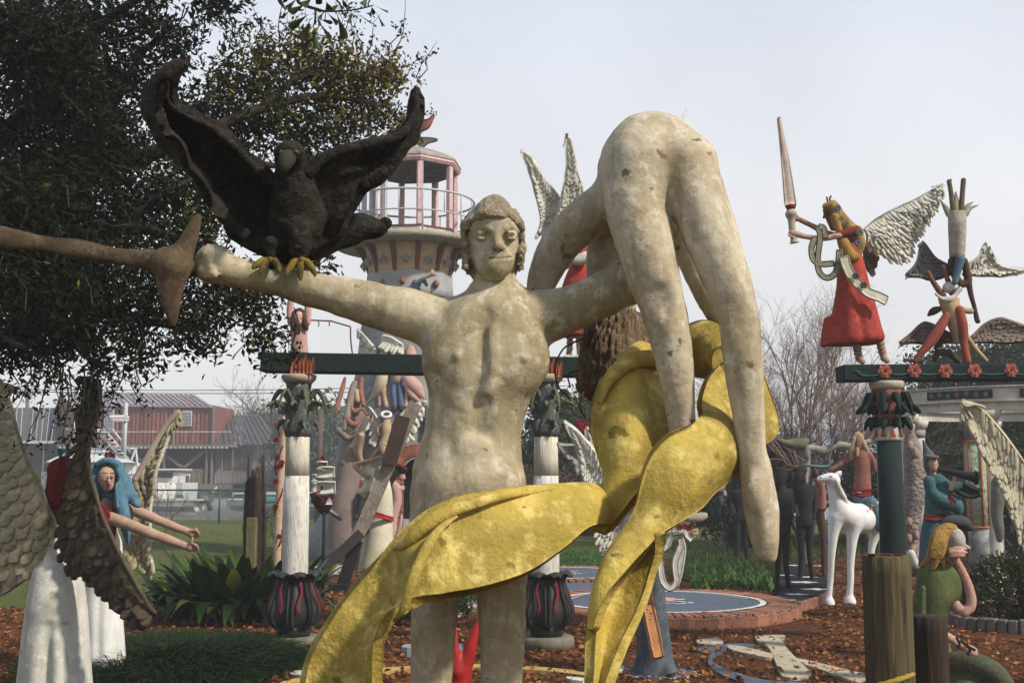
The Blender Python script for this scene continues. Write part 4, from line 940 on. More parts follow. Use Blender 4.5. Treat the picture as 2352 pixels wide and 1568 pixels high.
    h.ell(f(1136, 610, .075), (.045, .04, .045), k=.03)                         # chin
    h.ell(f(1136, 508, .075), (.06, .03, .035), k=.04)                          # forehead
    h.ell(f(1103, 538, .118), (.032, .024, .022), k=.03, cut=True); h.ell(f(1173, 540, .114), (.028, .024, .022), k=.03, cut=True)
    h.chain([(*f(1086, 527, .075), .005), (*f(1104, 520, .092), .008), (*f(1122, 524, .102), .009), (*f(1132, 532, .104), .007)], k=.012)
    h.chain([(*f(1190, 530, .07), .005), (*f(1174, 520, .09), .008), (*f(1160, 525, .102), .009), (*f(1151, 533, .104), .007)], k=.012)
    for ex, w_ in ((1104, 14), (1173, 12)):
        h.ell(f(ex, 540, .083), (.019, .017, .013), k=.004)
        h.chain([(*f(ex-w_, 542, .080), .003), (*f(ex-5, 534, .099), .0036), (*f(ex+6, 535, .099), .0036), (*f(ex+w_, 543, .078), .003)], k=.003)
        h.chain([(*f(ex-w_, 542, .080), .003), (*f(ex-3, 548, .097), .0034), (*f(ex+7, 548, .097), .0034), (*f(ex+w_, 543, .078), .003)], k=.003)
    h.chain([(*f(1142, 527, .098), .010), (*f(1143, 548, .112), .012), (*f(1144, 565, .126), .016)], k=.014)
    h.ell(f(1134, 568, .108), (.012, .015, .011), k=.008); h.ell(f(1153, 568, .108), (.012, .015, .011), k=.008)
    h.ell(f(1138, 574, .118), (.005, .01, .004), k=.002, cut=True); h.ell(f(1149, 574, .118), (.005, .01, .004), k=.002, cut=True)
    h.ell(f(1142, 592, .092), (.045, .022, .018), k=.02)
    h.chain([(*f(1116, 590, .092), .003), (*f(1130, 589, .109), .0055), (*f(1143, 590, .112), .005), (*f(1157, 589, .109), .0055), (*f(1173, 590, .09), .003)], k=.004)
    h.chain([(*f(1118, 594, .094), .003), (*f(1132, 597, .109), .0062), (*f(1143, 598, .111), .0065), (*f(1156, 597, .109), .0062), (*f(1171, 594, .092), .003)], k=.004)
    h.chain([(*f(1110, 591, .096), .0028), (*f(1130, 593.3, .118), .0028), (*f(1143, 594, .121), .0028), (*f(1158, 593.3, .118), .0028), (*f(1178, 591, .092), .0028)], k=.003, cut=True)
    h.ell(P(1201, 568, d+.01), (.011, .025, .026), k=.01); h.ell(P(1072, 568, d+.01), (.011, .025, .026), k=.01)
    h.chain(prs([(1136, 620, 44), (1138, 660, 46), (1139, 690, 48)], d+.012), k=.02)
    h.wob(.0011, 40, 9)
    mk('head', h.mesh(), M_st, root)
    r = Sculpt((P(1045, 600, d)[0], d-.13, P(1130, 648, d)[2]), (P(1220, 600, d)[0], d+.17, P(1130, 440, d)[2]), .0038)
    r.loft(lrows([(450, 1120, 1152, .05), (459, 1106, 1163, .08), (470, 1095, 1172, .10), (482, 1083, 1182, .115), (496, 1068, 1194, .125), (520, 1059, 1202, .125), (550, 1058, 1204, .125), (580, 1061, 1202, .115), (605, 1068, 1194, .09), (628, 1080, 1184, .065), (642, 1090, 1176, .04)], d, yo=.028), k=0)
    # open the face
    r.loft(lrows([(494, 1112, 1164, .07), (503, 1090, 1186, .105), (524, 1075, 1197, .15), (560, 1074, 1200, .15), (600, 1082, 1200, .15), (650, 1088, 1192, .15)], d, yo=-.10), k=.01, cut=True)
    rr = np.random.default_rng(5)
    for i in range(120):                                                           # locks combed up from the hairline
        a = rr.uniform(0, 1); x0 = 1070+128*a+rr.uniform(-3, 3); y0 = 522-34*math.sin(math.pi*a)**.55+rr.uniform(-4, 4)
        o = .055+.05*math.sin(math.pi*a)
        x1 = x0+(1137-x0)*.18+rr.uniform(-3, 3); y1 = y0-rr.uniform(14, 26); 
        r.cap(f(x0, y0+2, o+.014), f(x1, y1, o-.02), .0095, .005, k=.003)
    for i in range(90):
        side = rr.choice([-1, 1]); t = rr.uniform(0, 1); y = 510+t*105
        x = (1064+t*6) if side < 0 else (1199-t*4)
        r.cap(P(x, y, d-.04+rr.uniform(-.02, .05)), P(x+rr.uniform(-6, 6), y+rr.uniform(6, 13), d-.03+rr.uniform(-.02, .05)), .009, .005, k=.003)
    r.wob(.002, 90, 2); r.wob(.0015, 200, 6)
    mk('hair', r.mesh(), M_hair, root)

    # ---------------- the limp body over the right arm
    root = thing('draped_statue', 'limp concrete nude hanging bent double over the raised arm, hips uppermost', 'statue', P(1510, 700, 3.6))
    M_d = mat('pale_concrete', (.58, .50, .37), (.36, .285, .17), (.69, .62, .49), streak=(.24, .18, .10), st_lim=.56, crack=7.5, scale=4.4, bump=.35, bscale=36, spots=(.12, .085, .045), sp_scale=20, sp_lim=.665, patch=.47, dist=.012, detail=9)
    s = Sculpt((P(1195, 600, 3.9)[0], 3.25, P(1500, 1300, 3.4)[2]), (P(1800, 600, 3.7)[0], 4.15, P(1500, 225, 3.4)[2]), .0075)
    s.chain(prs([(1472, 400, 88, 3.52), (1464, 480, 74, 3.48), (1488, 580, 65, 3.44), (1515, 680, 57, 3.42), (1536, 770, 48, 3.42), (1550, 850, 41, 3.42), (1562, 930, 34, 3.44), (1567, 990, 30, 3.46), (1562, 1050, 26, 3.5)]), k=.05, n=30)
    s.chain(prs([(1578, 398, 66, 3.5), (1604, 465, 66, 3.46), (1638, 560, 62, 3.42), (1672, 650, 54, 3.4), (1697, 730, 45, 3.38), (1708, 830, 44, 3.38), (1717, 930, 38, 3.39), (1724, 1020, 34, 3.4), (1738, 1100, 37, 3.4), (1748, 1170, 38, 3.4), (1755, 1225, 33, 3.39), (1762, 1262, 22, 3.38)]), k=.02, n=36)
    s.ell(P(1506, 382, 3.60), (px(122, 3.6), .17, px(106, 3.6)), k=.05)
    s.ell(P(1452, 380, 3.56), (px(72, 3.55), .14, px(92, 3.55)), k=.05); s.ell(P(1570, 388, 3.56), (px(74, 3.55), .14, px(76, 3.55)), k=.05)
    s.ell(P(1495, 322, 3.62), (px(78, 3.6), .13, px(52, 3.6)), k=.06)
    s.chain([(*P(1538, 395, 3.36), .004), (*P(1537, 430, 3.38), .012), (*P(1540, 470, 3.4), .016)], k=.04, cut=True)
    for x, y, o in ((1502, 690, 3.36), (1695, 735, 3.325)):                      # backs of the knees
        s.ell(P(x, y, o-.012), (.04, .012, .035), k=.04, cut=True)
    s.ell(P(1735, 1130, 3.36), (.03, .03, .05), k=.03)
    # foot detail: toes
    for i in range(4):
        s.cap(P(1738+i*10, 1240+i*2, 3.385-.005*i), P(1745+i*9, 1272+i*3, 3.375), .014, .011, k=.012)
    # torso behind and the arms
    s.chain(prs([(1452, 400, 78, 3.72), (1420, 500, 66, 3.86), (1405, 590, 60, 3.9), (1405, 660, 58, 3.94), (1410, 720, 50, 3.97)]), k=.06, n=14)
    s.chain(prs([(1440, 440, 50, 3.72), (1390, 470, 52, 3.74), (1335, 510, 50, 3.76), (1290, 555, 46, 3.78), (1258, 610, 40, 3.8), (1240, 665, 34, 3.82), (1234, 740, 30, 3.84)]), k=.03, n=20)
    s.chain(prs([(1500, 450, 50, 3.86), (1560, 520, 38, 3.9), (1592, 600, 36, 3.92), (1628, 680, 32, 3.93), (1660, 745, 24, 3.94), (1672, 790, 20, 3.94)]), k=.03, n=20)
    s.wob(.0025, 16, 5); s.wob(.0012, 50, 8)
    mk('body', s.mesh(), M_d, root)
    M_bk = mat('bark_hair', (.34, .24, .15), (.17, .10, .055), (.45, .36, .25), scale=7, bump=1.0, bscale=30, patch=.5, dist=.05, stretch=(2.2, 2.2, .55))
    n_u, n_v = 90, 110; V_ = []
    key = np.array([(640, 1372, 1440), (700, 1352, 1452), (735, 1350, 1478), (770, 1340, 1487), (800, 1330, 1492), (840, 1326, 1486), (870, 1323, 1462), (895, 1325, 1430), (915, 1352, 1408), (934, 1376, 1392)], float)
    for i in range(n_u):
        y, xl, xr = resample(key, n_u)[i]
        for j in range(n_v):
            ph = j*2*math.pi/n_v; xm = (xl+xr)/2
            q = mnoise.noise(Vector((math.cos(ph)*7, math.sin(ph)*7, i*.035)))
            q2 = abs(mnoise.noise(Vector((math.cos(ph)*16+3, math.sin(ph)*16, i*.09))))
            q3 = mnoise.noise(Vector((math.cos(ph)*30, math.sin(ph)*30, i*.35)))
            r_ = 1+.10*q-.20*q2+.05*q3
            p = P(xm, y, 3.95); rx = px((xr-xl)/2, 3.95)*r_
            V_.append((p[0]+rx*math.cos(ph), p[1]+rx*.85*math.sin(ph)-.0, p[2]+.012*q3))
    F_ = grid_faces(n_u, n_v, True); F_.append(tuple((n_u-1)*n_v+j for j in range(n_v)))
    hr = mk('hair', (V_, F_), M_bk, root, label='rough bark-like hanging hair with a torn lower edge')
    tw = []
    for pts in ([(1345, 775, 3.75), (1295, 800, 3.72), (1275, 850, 3.72), (1290, 900, 3.74), (1325, 918, 3.8)], [(1340, 900, 3.8), (1332, 935, 3.78), (1345, 960, 3.77)], [(1330, 850, 3.8), (1305, 860, 3.75), (1310, 890, 3.75)]):
        tw.append(tube([P(*q) for q in pts], [.004, .003, .003, .0025, .002][:len(pts)], n=5, smooth_n=24))
    mk('tendril', join(*tw), mat('dry_tendril', (.10, .06, .035), rough=.9), root)

    # ---------------- yellow sash
    M_y = mat('yellow_paint', (.62, .45, .085), (.26, .19, .035), (.76, .60, .19), streak=(.26, .18, .025), st_lim=.57, crack=6, scale=2.6, bump=.6, bscale=55, spots=(.16, .11, .015), sp_scale=13, sp_lim=.665, patch=.48, dist=.012, detail=9, rough=.7)
    root = thing('yellow_sash', 'long twisting yellow cloth of painted concrete wound round the big nude', 'sash', P(1300, 1400, 3.3))
    def sheet(rows, nu=90, nv=26, th=.028, bulge=None, wob=.014, nm='sash_fold', seed=1):
        """rows x1,y1,d1,x2,y2,d2"""
        A = [P(*q[:3]) for q in rows]; B = [P(*q[3:]) for q in rows]
        mk(nm, strip(A, B, nu, nv, th, bulge, wob, seed, 6, relb=True), M_y, root)
    sheet([(690, 1680, 3.18, 880, 1690, 3.12), (700, 1568, 3.18, 862, 1580, 3.10), (722, 1490, 3.18, 862, 1510, 3.08), (762, 1425, 3.18, 875, 1460, 3.07), (815, 1352, 3.2, 905, 1418, 3.07), (872, 1290, 3.22, 950, 1390, 3.08),
           (925, 1232, 3.24, 1010, 1368, 3.1), (985, 1180, 3.26, 1090, 1350, 3.14), (1060, 1148, 3.28, 1160, 1330, 3.18), (1150, 1127, 3.30, 1220, 1302, 3.22), (1250, 1118, 3.34, 1290, 1255, 3.27), (1330, 1118, 3.4, 1350, 1205, 3.34), (1394, 1124, 3.49, 1404, 1196, 3.46)],
          nu=130, nv=34, bulge=lambda u, v: (.055*math.sin(math.pi*v)*(1 if u < .38 else 1-min(1, (u-.38)/.12)*1.75)), th=.03)
    # rolled lip along the upper edge across the belly, and the turned fold below it
    lip = [(905, 1262, 3.2, 5), (930, 1250, 3.16, 12), (965, 1215, 3.15, 17), (1000, 1190, 3.16, 17), (1045, 1170, 3.18, 15), (1100, 1152, 3.2, 13), (1160, 1136, 3.24, 11), (1220, 1127, 3.29, 9), (1290, 1121, 3.34, 6)]
    q = np.array([pr(a, b, c, r_) for a, b, c, r_ in lip]); mk('sash_lip', tube(q[:, :3], q[:, 3], n=14, fy=.8, smooth_n=60, wob=.05), M_y, root)
    lip = [(905, 1425, 3.05, 4), (925, 1400, 3.02, 9), (945, 1340, 3.03, 13), (965, 1290, 3.07, 13), (990, 1240, 3.11, 12), (1020, 1205, 3.14, 8), (1050, 1185, 3.17, 3)]
    q = np.array([pr(a, b, c, r_) for a, b, c, r_ in lip]); mk('sash_lip', tube(q[:, :3], q[:, 3], n=14, fy=.7, smooth_n=50, wob=.05), M_y, root)
    # tall fold on the left, rising from the hip
    sheet([(1366, 1212, 3.48, 1392, 1220, 3.45), (1380, 1166, 3.49, 1440, 1168, 3.42), (1394, 1110, 3.50, 1470, 1135, 3.42), (1378, 1050, 3.5, 1512, 1092, 3.46), (1366, 995, 3.5, 1536, 1040, 3.52), (1366, 945, 3.52, 1545, 985, 3.56), (1376, 905, 3.54, 1542, 930, 3.6), (1392, 868, 3.58, 1536, 880, 3.64), (1415, 842, 3.66, 1530, 840, 3.7), (1450, 822, 3.74, 1530, 812, 3.76)],
          bulge=lambda u, v: -.06*math.sin(math.pi*v)+.018*math.sin(9*v+3*u), th=.03, seed=2)
    lip = [(1378, 925, 3.5, 6), (1392, 885, 3.5, 12), (1412, 855, 3.5, 17), (1445, 832, 3.52, 20), (1480, 824, 3.56, 20), (1515, 828, 3.6, 18), (1545, 850, 3.66, 12)]
    q = np.array([pr(a, b, c, r_) for a, b, c, r_ in lip]); mk('sash_lip', tube(q[:, :3], q[:, 3], n=14, smooth_n=50, wob=.06), M_y, root)
    # front fold: upper pouch holding the foot, then the tail
    sheet([(1655, 845, 3.62, 1668, 850, 3.60), (1625, 880, 3.58, 1672, 895, 3.58), (1610, 925, 3.52, 1675, 940, 3.57), (1612, 960, 3.42, 1682, 985, 3.55), (1588, 978, 3.34, 1690, 1030, 3.52), (1545, 998, 3.30, 1692, 1075, 3.48), (1510, 1030, 3.28, 1668, 1098, 3.42), (1488, 1070, 3.28, 1630, 1128, 3.36), (1476, 1115, 3.28, 1602, 1160, 3.32), (1468, 1165, 3.28, 1560, 1192, 3.28), (1450, 1205, 3.26, 1512, 1226, 3.24), (1425, 1240, 3.24, 1478, 1262, 3.2), (1402, 1275, 3.22, 1447, 1298, 3.17), (1386, 1310, 3.2, 1422, 1330, 3.15), (1374, 1350, 3.19, 1400, 1362, 3.14), (1368, 1395, 3.18, 1382, 1400, 3.14), (1364, 1440, 3.175, 1368, 1444, 3.15)],
          nu=120, nv=30, bulge=lambda u, v: .065*math.sin(math.pi*v)*min(1, u*3), th=.03, seed=3)
    sheet([(1440, 1225, 3.26, 1510, 1222, 3.22), (1425, 1262, 3.25, 1508, 1270, 3.24), (1402, 1300, 3.22, 1494, 1320, 3.24), (1385, 1345, 3.2, 1482, 1368, 3.22), (1372, 1400, 3.18, 1462, 1420, 3.2), (1362, 1460, 3.17, 1430, 1482, 3.17), (1356, 1520, 3.16, 1408, 1545, 3.15), (1352, 1580, 3.15, 1392, 1600, 3.13), (1350, 1660, 3.15, 1375, 1680, 3.12)],
          bulge=lambda u, v: -.05*math.sin(math.pi*v), th=.028, seed=4)
    # fold behind the legs and the point right of them
    sheet([(1588, 752, 3.98, 1596, 850, 3.94), (1612, 746, 3.94, 1612, 858, 3.9), (1640, 748, 3.9, 1634, 856, 3.86), (1668, 765, 3.84, 1652, 850, 3.8), (1690, 800, 3.76, 1660, 860, 3.74)], nu=40, nv=20, bulge=lambda u, v: -.06*math.sin(math.pi*v), th=.04, seed=5)
    sheet([(1650, 850, 3.72, 1735, 830, 3.66), (1655, 900, 3.66, 1752, 875, 3.62), (1670, 950, 3.6, 1774, 935, 3.6), (1680, 1000, 3.58, 1783, 985, 3.6), (1688, 1050, 3.55, 1762, 1012, 3.58), (1690, 1090, 3.52, 1722, 1040, 3.55)], nu=50, nv=20, bulge=lambda u, v: .03*math.sin(math.pi*v), th=.028, seed=6)

    # ---------------- sword held out to the left
    M_s = mat('brown_concrete', (.115, .078, .042), (.06, .04, .022), (.18, .13, .08), scale=8, bump=.5, bscale=70, patch=.5, dist=.01)
    root = thing('sword', 'long brown concrete sword held level in the outstretched left fist', 'sword', P(400, 620, 3.55))
    b = Sculpt((P(-420, 600, 3.55)[0], 3.4, P(400, 640, 3.5)[2]), (P(372, 600, 3.55)[0], 3.7, P(0, 420, 3.5)[2]), .008)
    b.chain(prs([(370, 604, 22), (300, 592, 22), (200, 575, 22), (110, 560, 23), (0, 545, 24), (-150, 520, 23), (-300, 498, 15), (-400, 482, 5)], 3.55), k=.0, fy=.5, n=24).wob(.002, 30, 1)
    mk('blade', b.mesh(), M_s, root)
    b = Sculpt((P(330, 600, 3.5)[0], 3.38, P(400, 765, 3.5)[2]), (P(480, 600, 3.5)[0], 3.66, P(0, 475, 3.5)[2]), .006)
    b.chain(prs([(454, 499, 11), (442, 530, 17), (424, 570, 24), (398, 612, 40)], 3.52), k=.004, fy=.55, n=16)
    b.chain(prs([(398, 612, 40), (393, 650, 33), (393, 690, 23), (396, 725, 13), (398, 746, 7)], 3.52), k=.004, fy=.55, n=16).wob(.0016, 40, 2)
    b.chain(prs([(372, 600, 26), (400, 610, 30)], 3.52), k=.03)
    mk('guard', b.mesh(), M_s, root)
    mk('grip', tube([P(400, 612, 3.56), P(440, 614, 3.58), (P(505, 620, 3.6))], [px(24, 3.5)]*3, n=16, wob=.06), M_s, root)

    # ---------------- eagle
    M_e = mat('shade_dark_bird', (.026, .019, .012), (.009, .007, .005), (.065, .048, .030), scale=9, bump=.9, bscale=38, patch=.55, dist=.02, stretch=(1, 1, 1.4), spots=(.07, .085, .05), sp_scale=7, sp_lim=.69)  # dark bird colour, deepened to carry the shade on the wings
    M_t = mat('talon_yellow', (.22, .15, .018), (.035, .03, .014), scale=16, bump=.5, patch=.5)
    root = thing('eagle_statue', 'dark life-size eagle with both wings raised, perched on the outstretched arm', 'bird statue', P(665, 640, 3.6))
    e_ = Sculpt((P(560, 600, 3.6)[0], 3.36, P(600, 655, 3.6)[2]), (P(900, 600, 3.6)[0], 3.88, P(600, 320, 3.6)[2]), .0062)
    e_.chain(prs([(668, 366, 38, 3.52), (672, 400, 40, 3.54), (678, 450, 56, 3.58), (684, 500, 66, 3.62), (680, 545, 58, 3.64), (672, 580, 34, 3.66)]), k=.04, n=14)
    e_.ell(P(664, 352, 3.47), (.045, .05, .035), k=.03)
    e_.ell(P(650, 365, 3.42), (.014, .012, .014), k=.02, cut=True); e_.ell(P(684, 363, 3.42), (.014, .012, .014), k=.02, cut=True)
    e_.chain(prs([(622, 560, 20, 3.56), (627, 590, 16, 3.56), (627, 606, 13, 3.57)]), k=.02); e_.chain(prs([(690, 530, 30, 3.55), (690, 570, 22, 3.54), (690, 604, 15, 3.55)]), k=.02)
    e_.wob(.003, 55, 4); e_.wob(.0022, 120, 7)
    mk('body', e_.mesh(), M_e, root)
    M_bk = mat('beak_ochre', (.030, .024, .012), (.03, .038, .022), scale=16, bump=.3)
    mk('beak', tube([P(662, 358, 3.47), P(659, 366, 3.415), P(654, 380, 3.395), P(652, 393, 3.395), P(655, 404, 3.41)], [.024, .026, .020, .011, .002], n=12, smooth_n=16), M_bk, root)
    for ex in (647, 680): mk('eye', lathe([(-.008, .003), (0, .011), (.008, .003)], P(ex, 350, 3.425), 10), mat('eye_amber', (.10, .06, .02), bump=0, rough=.3), root)
    for fx, fy, toes in ((624, 603, ((-40, 12), (-24, 26), (16, 20), (-8, 8))), (690, 603, ((-30, 30), (0, 38), (32, 28), (10, 8)))):
        for i, (dx, dy) in enumerate(toes):
            a = P(fx, fy-4, 3.55); m_ = P(fx+dx*.55, fy+dy*.25-6, 3.515); b2 = P(fx+dx, fy+dy*.8, 3.50 if i < 3 else 3.62); t = P(fx+dx*1.04, fy+dy+4, 3.495 if i < 3 else 3.64)
            mk('talon', tube([a, m_, b2, t], [.011, .012, .009, .002], n=8, smooth_n=12, wob=.08), M_t, root)
    def wing(A, B, nm, bul, th, nu=70, nv=26, seed=0):
        v, f = strip([P(*q) for q in A], [P(*q) for q in B], nu, nv, th, bul, .02, seed, 14)
        mk(nm, (v, f), M_e, root)
    wing([(425, 141, 3.32), (400, 172, 3.32), (392, 205, 3.36), (402, 238, 3.40), (440, 262, 3.45), (500, 292, 3.5), (550, 338, 3.54), (600, 385, 3.56), (650, 430, 3.58)],
         [(418, 139, 3.30), (382, 172, 3.30), (362, 218, 3.32), (368, 275, 3.36), (405, 345, 3.42), (455, 428, 3.48), (500, 490, 3.55), (535, 540, 3.6), (640, 600, 3.64)], 'wing', lambda u, v: .12*math.sin(math.pi*min(1, v*1.05))*min(1, u*2)-.01, .03)
    rr = np.random.default_rng(3)
    # ragged trailing edge and thick leading edge
    q = np.array([pr(*a) for a in ((427, 140, 3.31, 3), (400, 160, 3.31, 9), (382, 195, 3.32, 9), (384, 232, 3.36, 8), (420, 262, 3.41, 7), (480, 290, 3.46, 8), (535, 335, 3.5, 9), (585, 385, 3.53, 11), (625, 425, 3.55, 12))]); mk('wing_edge', tube(q[:, :3], q[:, 3], n=9, smooth_n=50, wob=.12), M_e, root)
    wing([(955, 205, 3.62), (950, 240, 3.62), (935, 285, 3.62), (890, 318, 3.6), (830, 332, 3.58), (770, 348, 3.56), (715, 378, 3.55), (675, 430, 3.56), (660, 470, 3.58)],
         [(962, 235, 3.62), (962, 270, 3.62), (945, 320, 3.6), (915, 362, 3.6), (875, 408, 3.6), (835, 432, 3.6), (805, 480, 3.6), (780, 540, 3.62), (710, 590, 3.64)], 'wing', lambda u, v: -.05*math.sin(math.pi*v)*min(1, u*2), .03, seed=4)
    q = np.array([pr(*a) for a in ((953, 198, 3.6, 3), (957, 240, 3.6, 8), (945, 280, 3.59, 9), (915, 312, 3.57, 11), (860, 330, 3.55, 12), (800, 342, 3.54, 13), (740, 365, 3.53, 15), (700, 400, 3.53, 20))]); mk('wing_edge', tube(q[:, :3], q[:, 3], n=10, smooth_n=50, wob=.12), M_e, root)
    wing([(885, 524, 3.86), (860, 508, 3.84), (820, 498, 3.8), (770, 500, 3.76), (700, 520, 3.7)], [(884, 528, 3.85), (850, 540, 3.84), (800, 556, 3.8), (745, 577, 3.76), (700, 596, 3.72)], 'tail', lambda u, v: .03*math.sin(math.pi*v), .03, nu=40, nv=16, seed=9)
    # dangling ragged feathers along the lower edges
    fs = []
    for (x0, y0), (x1, y1), n_, dd in (((505, 500), (560, 548), 8, 3.57), ((560, 548), (650, 598), 11, 3.62), ((835, 432), (880, 402), 6, 3.6)):
        for i in range(n_):
            t = (i+rr.uniform(0, .8))/n_; x = x0+(x1-x0)*t; y = y0+(y1-y0)*t
            fs.append(tube([P(x+5, y-16, dd), P(x, y-2, dd-.01), P(x-rr.uniform(-3, 6), y+rr.uniform(4, 11), dd)], [.018, .014, .003], n=6, wob=.1))
    mk('feathers', join(*fs), M_e, root, kind='stuff')
make_hero()
# ================================================================ sculpting shorthand for the smaller statues
def sc(ops, h, m, name, parent, wob=.0, wsc=30, seed=1, **kw):
    """ops: ('c', rows(x,y,r[,d]), d, k[, fy]) chain | ('l', rows(y,xl,xr[,ry]), d[, fy]) loft | ('e', x, y, d, rx, rz, ry_m[, k]) | ('C', rows, d, k) carved chain"""
    lo = np.full(3, 1e9); hi = -lo; L = []
    for o in ops:
        t = o[0]
        if t in 'cC':
            q = np.array(prs(o[1], o[2])); m_ = q[:, 3].max()*max(1, o[4] if len(o) > 4 else 1); a, b = q[:, :3].min(0)-m_, q[:, :3].max(0)+m_; L.append((t, q, o[3], o[4] if len(o) > 4 else 1.0))
        elif t == 'l':
            q = lrows(o[1], o[2], o[3] if len(o) > 3 else .6); p = np.array(q); a = np.array([(p[:, 1]-p[:, 3]).min(), (p[:, 2]-p[:, 4]).min(), p[:, 0].min()]); b = np.array([(p[:, 1]+p[:, 3]).max(), (p[:, 2]+p[:, 4]).max(), p[:, 0].max()]); L.append((t, q, o[4] if len(o) > 4 else .02, 0))
        else:
            c = P(o[1], o[2], o[3]); r = np.array([px(o[4], o[3]), o[6], px(o[5], o[3])]); a, b = c-r, c+r; L.append((t, c, r, o[7] if len(o) > 7 else .02))
        if t != 'C': lo = np.minimum(lo, a); hi = np.maximum(hi, b)
    s = Sculpt(lo-.01, hi+.01, h)
    for t, a, b, c in L:
        if t in 'cC': s.chain(a, k=b, cut=t == 'C', n=max(len(a)*4, 6) if len(a) > 2 else 0, fy=c)
        elif t == 'l': s.loft(a, k=b)
        else: s.ell(a, b, k=c)
    if wob: s.wob(wob, wsc, seed)
    if lo[2] < .12:
        z = (np.arange(s.n[2])*s.h+s.lo[2])[None, None, :]; s.D = np.maximum(s.D, -z).astype(np.float32)
    return mk(name, s.mesh(), m, parent, **kw)
def rib(rows, d, w_, m, name, parent, th=.012, wob=.004, n=50, twist=0.0, vert=False):
    """narrow band following pixel points (x, y[, d]); w_ in px; laid flat to the camera or vertical edge"""
    pts = np.array([P(r[0], r[1], r[2] if len(r) > 2 else d) for r in rows]); pts = resample(pts, n); T = np.gradient(pts, axis=0); T /= np.linalg.norm(T, axis=1, keepdims=True)
    S = np.cross(T, np.array([0, 1, 0])); S /= np.linalg.norm(S, axis=1, keepdims=True); u = np.linspace(0, 1, n)[:, None]; S = S*np.cos(twist*u*3)+np.array([0, 1, 0])*np.sin(twist*u*3+.15)
    w2 = px(w_, d)/2; ww = w2 if not np.ndim(w_) else w2[:, None]
    return mk(name, strip(pts-S*ww, pts+S*ww, n, 5, th, None, wob, 1, 12), m, parent)
_fe = {}
def feather_vf(w_=.42, curl=.10, th=.05):
    V_, F_ = [], []; prof = [(0, .35), (.3, .8), (.65, 1.0), (.88, .72), (1.0, .18)]
    for s_ in (1, -1):
        for y, w0 in prof:
            z = curl*y*y+ (th/2)*s_
            V_ += [(-w_/2*w0, y, z-.03), (0, y, z+.03), (w_/2*w0, y, z-.03)]
    for k in range(4):
        a = 3*k
        F_ += [(a, a+1, a+4, a+3), (a+1, a+2, a+5, a+4)]; b = a+15; F_ += [(b+1, b, b+3, b+4), (b+2, b+1, b+4, b+5)]
        F_ += [(a, a+3, b+3, b), (a+2, b+2, b+5, a+5)]
    F_ += [(12, 13, 28, 27), (13, 14, 29, 28)]
    return np.array(V_, float), F_
def fwing(A, B, m_base, m_f, parent, rows, cols, fl, th=.03, mode='stuff', ang=.5, bul=.03, name='wing', wf=.5, lift=.25, jit=.15, seed=0, tip_down=None, nu=50):
    """wing plate between edges A (leading) and B (trailing), rows (x, y, d); feathers point from A towards B turned towards the tip by ang"""
    A = np.array([P(*a) for a in A]); B = np.array([P(*b) for b in B]); r_ = np.random.default_rng(seed)
    bulge = (lambda u, v: bul*math.sin(math.pi*v)); base = mk(name, strip(A, B, nu, 12, th, bulge, .008, seed, 8), m_base, parent)
    S, N = strip(A, B, rows*3+1, cols*3+1, th, bulge, .008, seed, 8, surf=True)
    fv, ff = feather_vf(wf); Vs, Fs, n = [], [], 0; me = raw_mesh('feather', (fv*1.0, ff), m_f) if mode == 'parts' else None
    Av = resample(A, rows*3+1); Bv = resample(B, rows*3+1)
    for i in range(rows):
        for j in range(cols):
            u = (i+.5+(.25 if j % 2 else -.25)+r_.uniform(-jit, jit)); v = (j+.35+r_.uniform(-jit, jit)); iu = int(np.clip(u*3, 0, rows*3)); iv = int(np.clip(v*3, 0, cols*3))
            p = S[iu, iv]; nrm = N[iu, iv]; 
            if nrm@(p-np.array([0, 0, CAM_H])) > 0: nrm = -nrm
            dv = Bv[iu]-Av[iu]; W = np.linalg.norm(dv); 
            if W < fl*.25: fs = fl*.6
            else: fs = fl
            i2 = min(iu+1, rows*3); i1 = max(i2-2, 0); du = S[i2, iv]-S[i1, iv]; du = -du/(np.linalg.norm(du)+1e-9); dvn = dv/(W+1e-9)
            t = tip_down if tip_down is not None else dvn*(1-ang)+du*ang
            t = np.array(t, float); t = t+r_.normal(size=3)*.12; t -= nrm*(t@nrm); t /= np.linalg.norm(t)+1e-9; t = t*math.cos(lift*.4)+nrm*math.sin(lift*.4); nn = nrm-t*(nrm@t); nn /= np.linalg.norm(nn); x = np.cross(t, nn)
            s_ = fs*r_.uniform(.8, 1.15); o_ = p+nrm*(th/2)
            if mode == 'parts': inst('feather', me, frame(o_, x*s_, t*s_, nn*s_), parent)
            else:
                Vs.append(o_+(fv[:, :1]*x+fv[:, 1:2]*t+fv[:, 2:]*nn)*s_); Fs += [tuple(a+n for a in f) for f in ff]; n += len(fv)
    if mode != 'parts': mk('feathers', (np.vstack(Vs), Fs), m_f, base, kind='stuff')
    return base
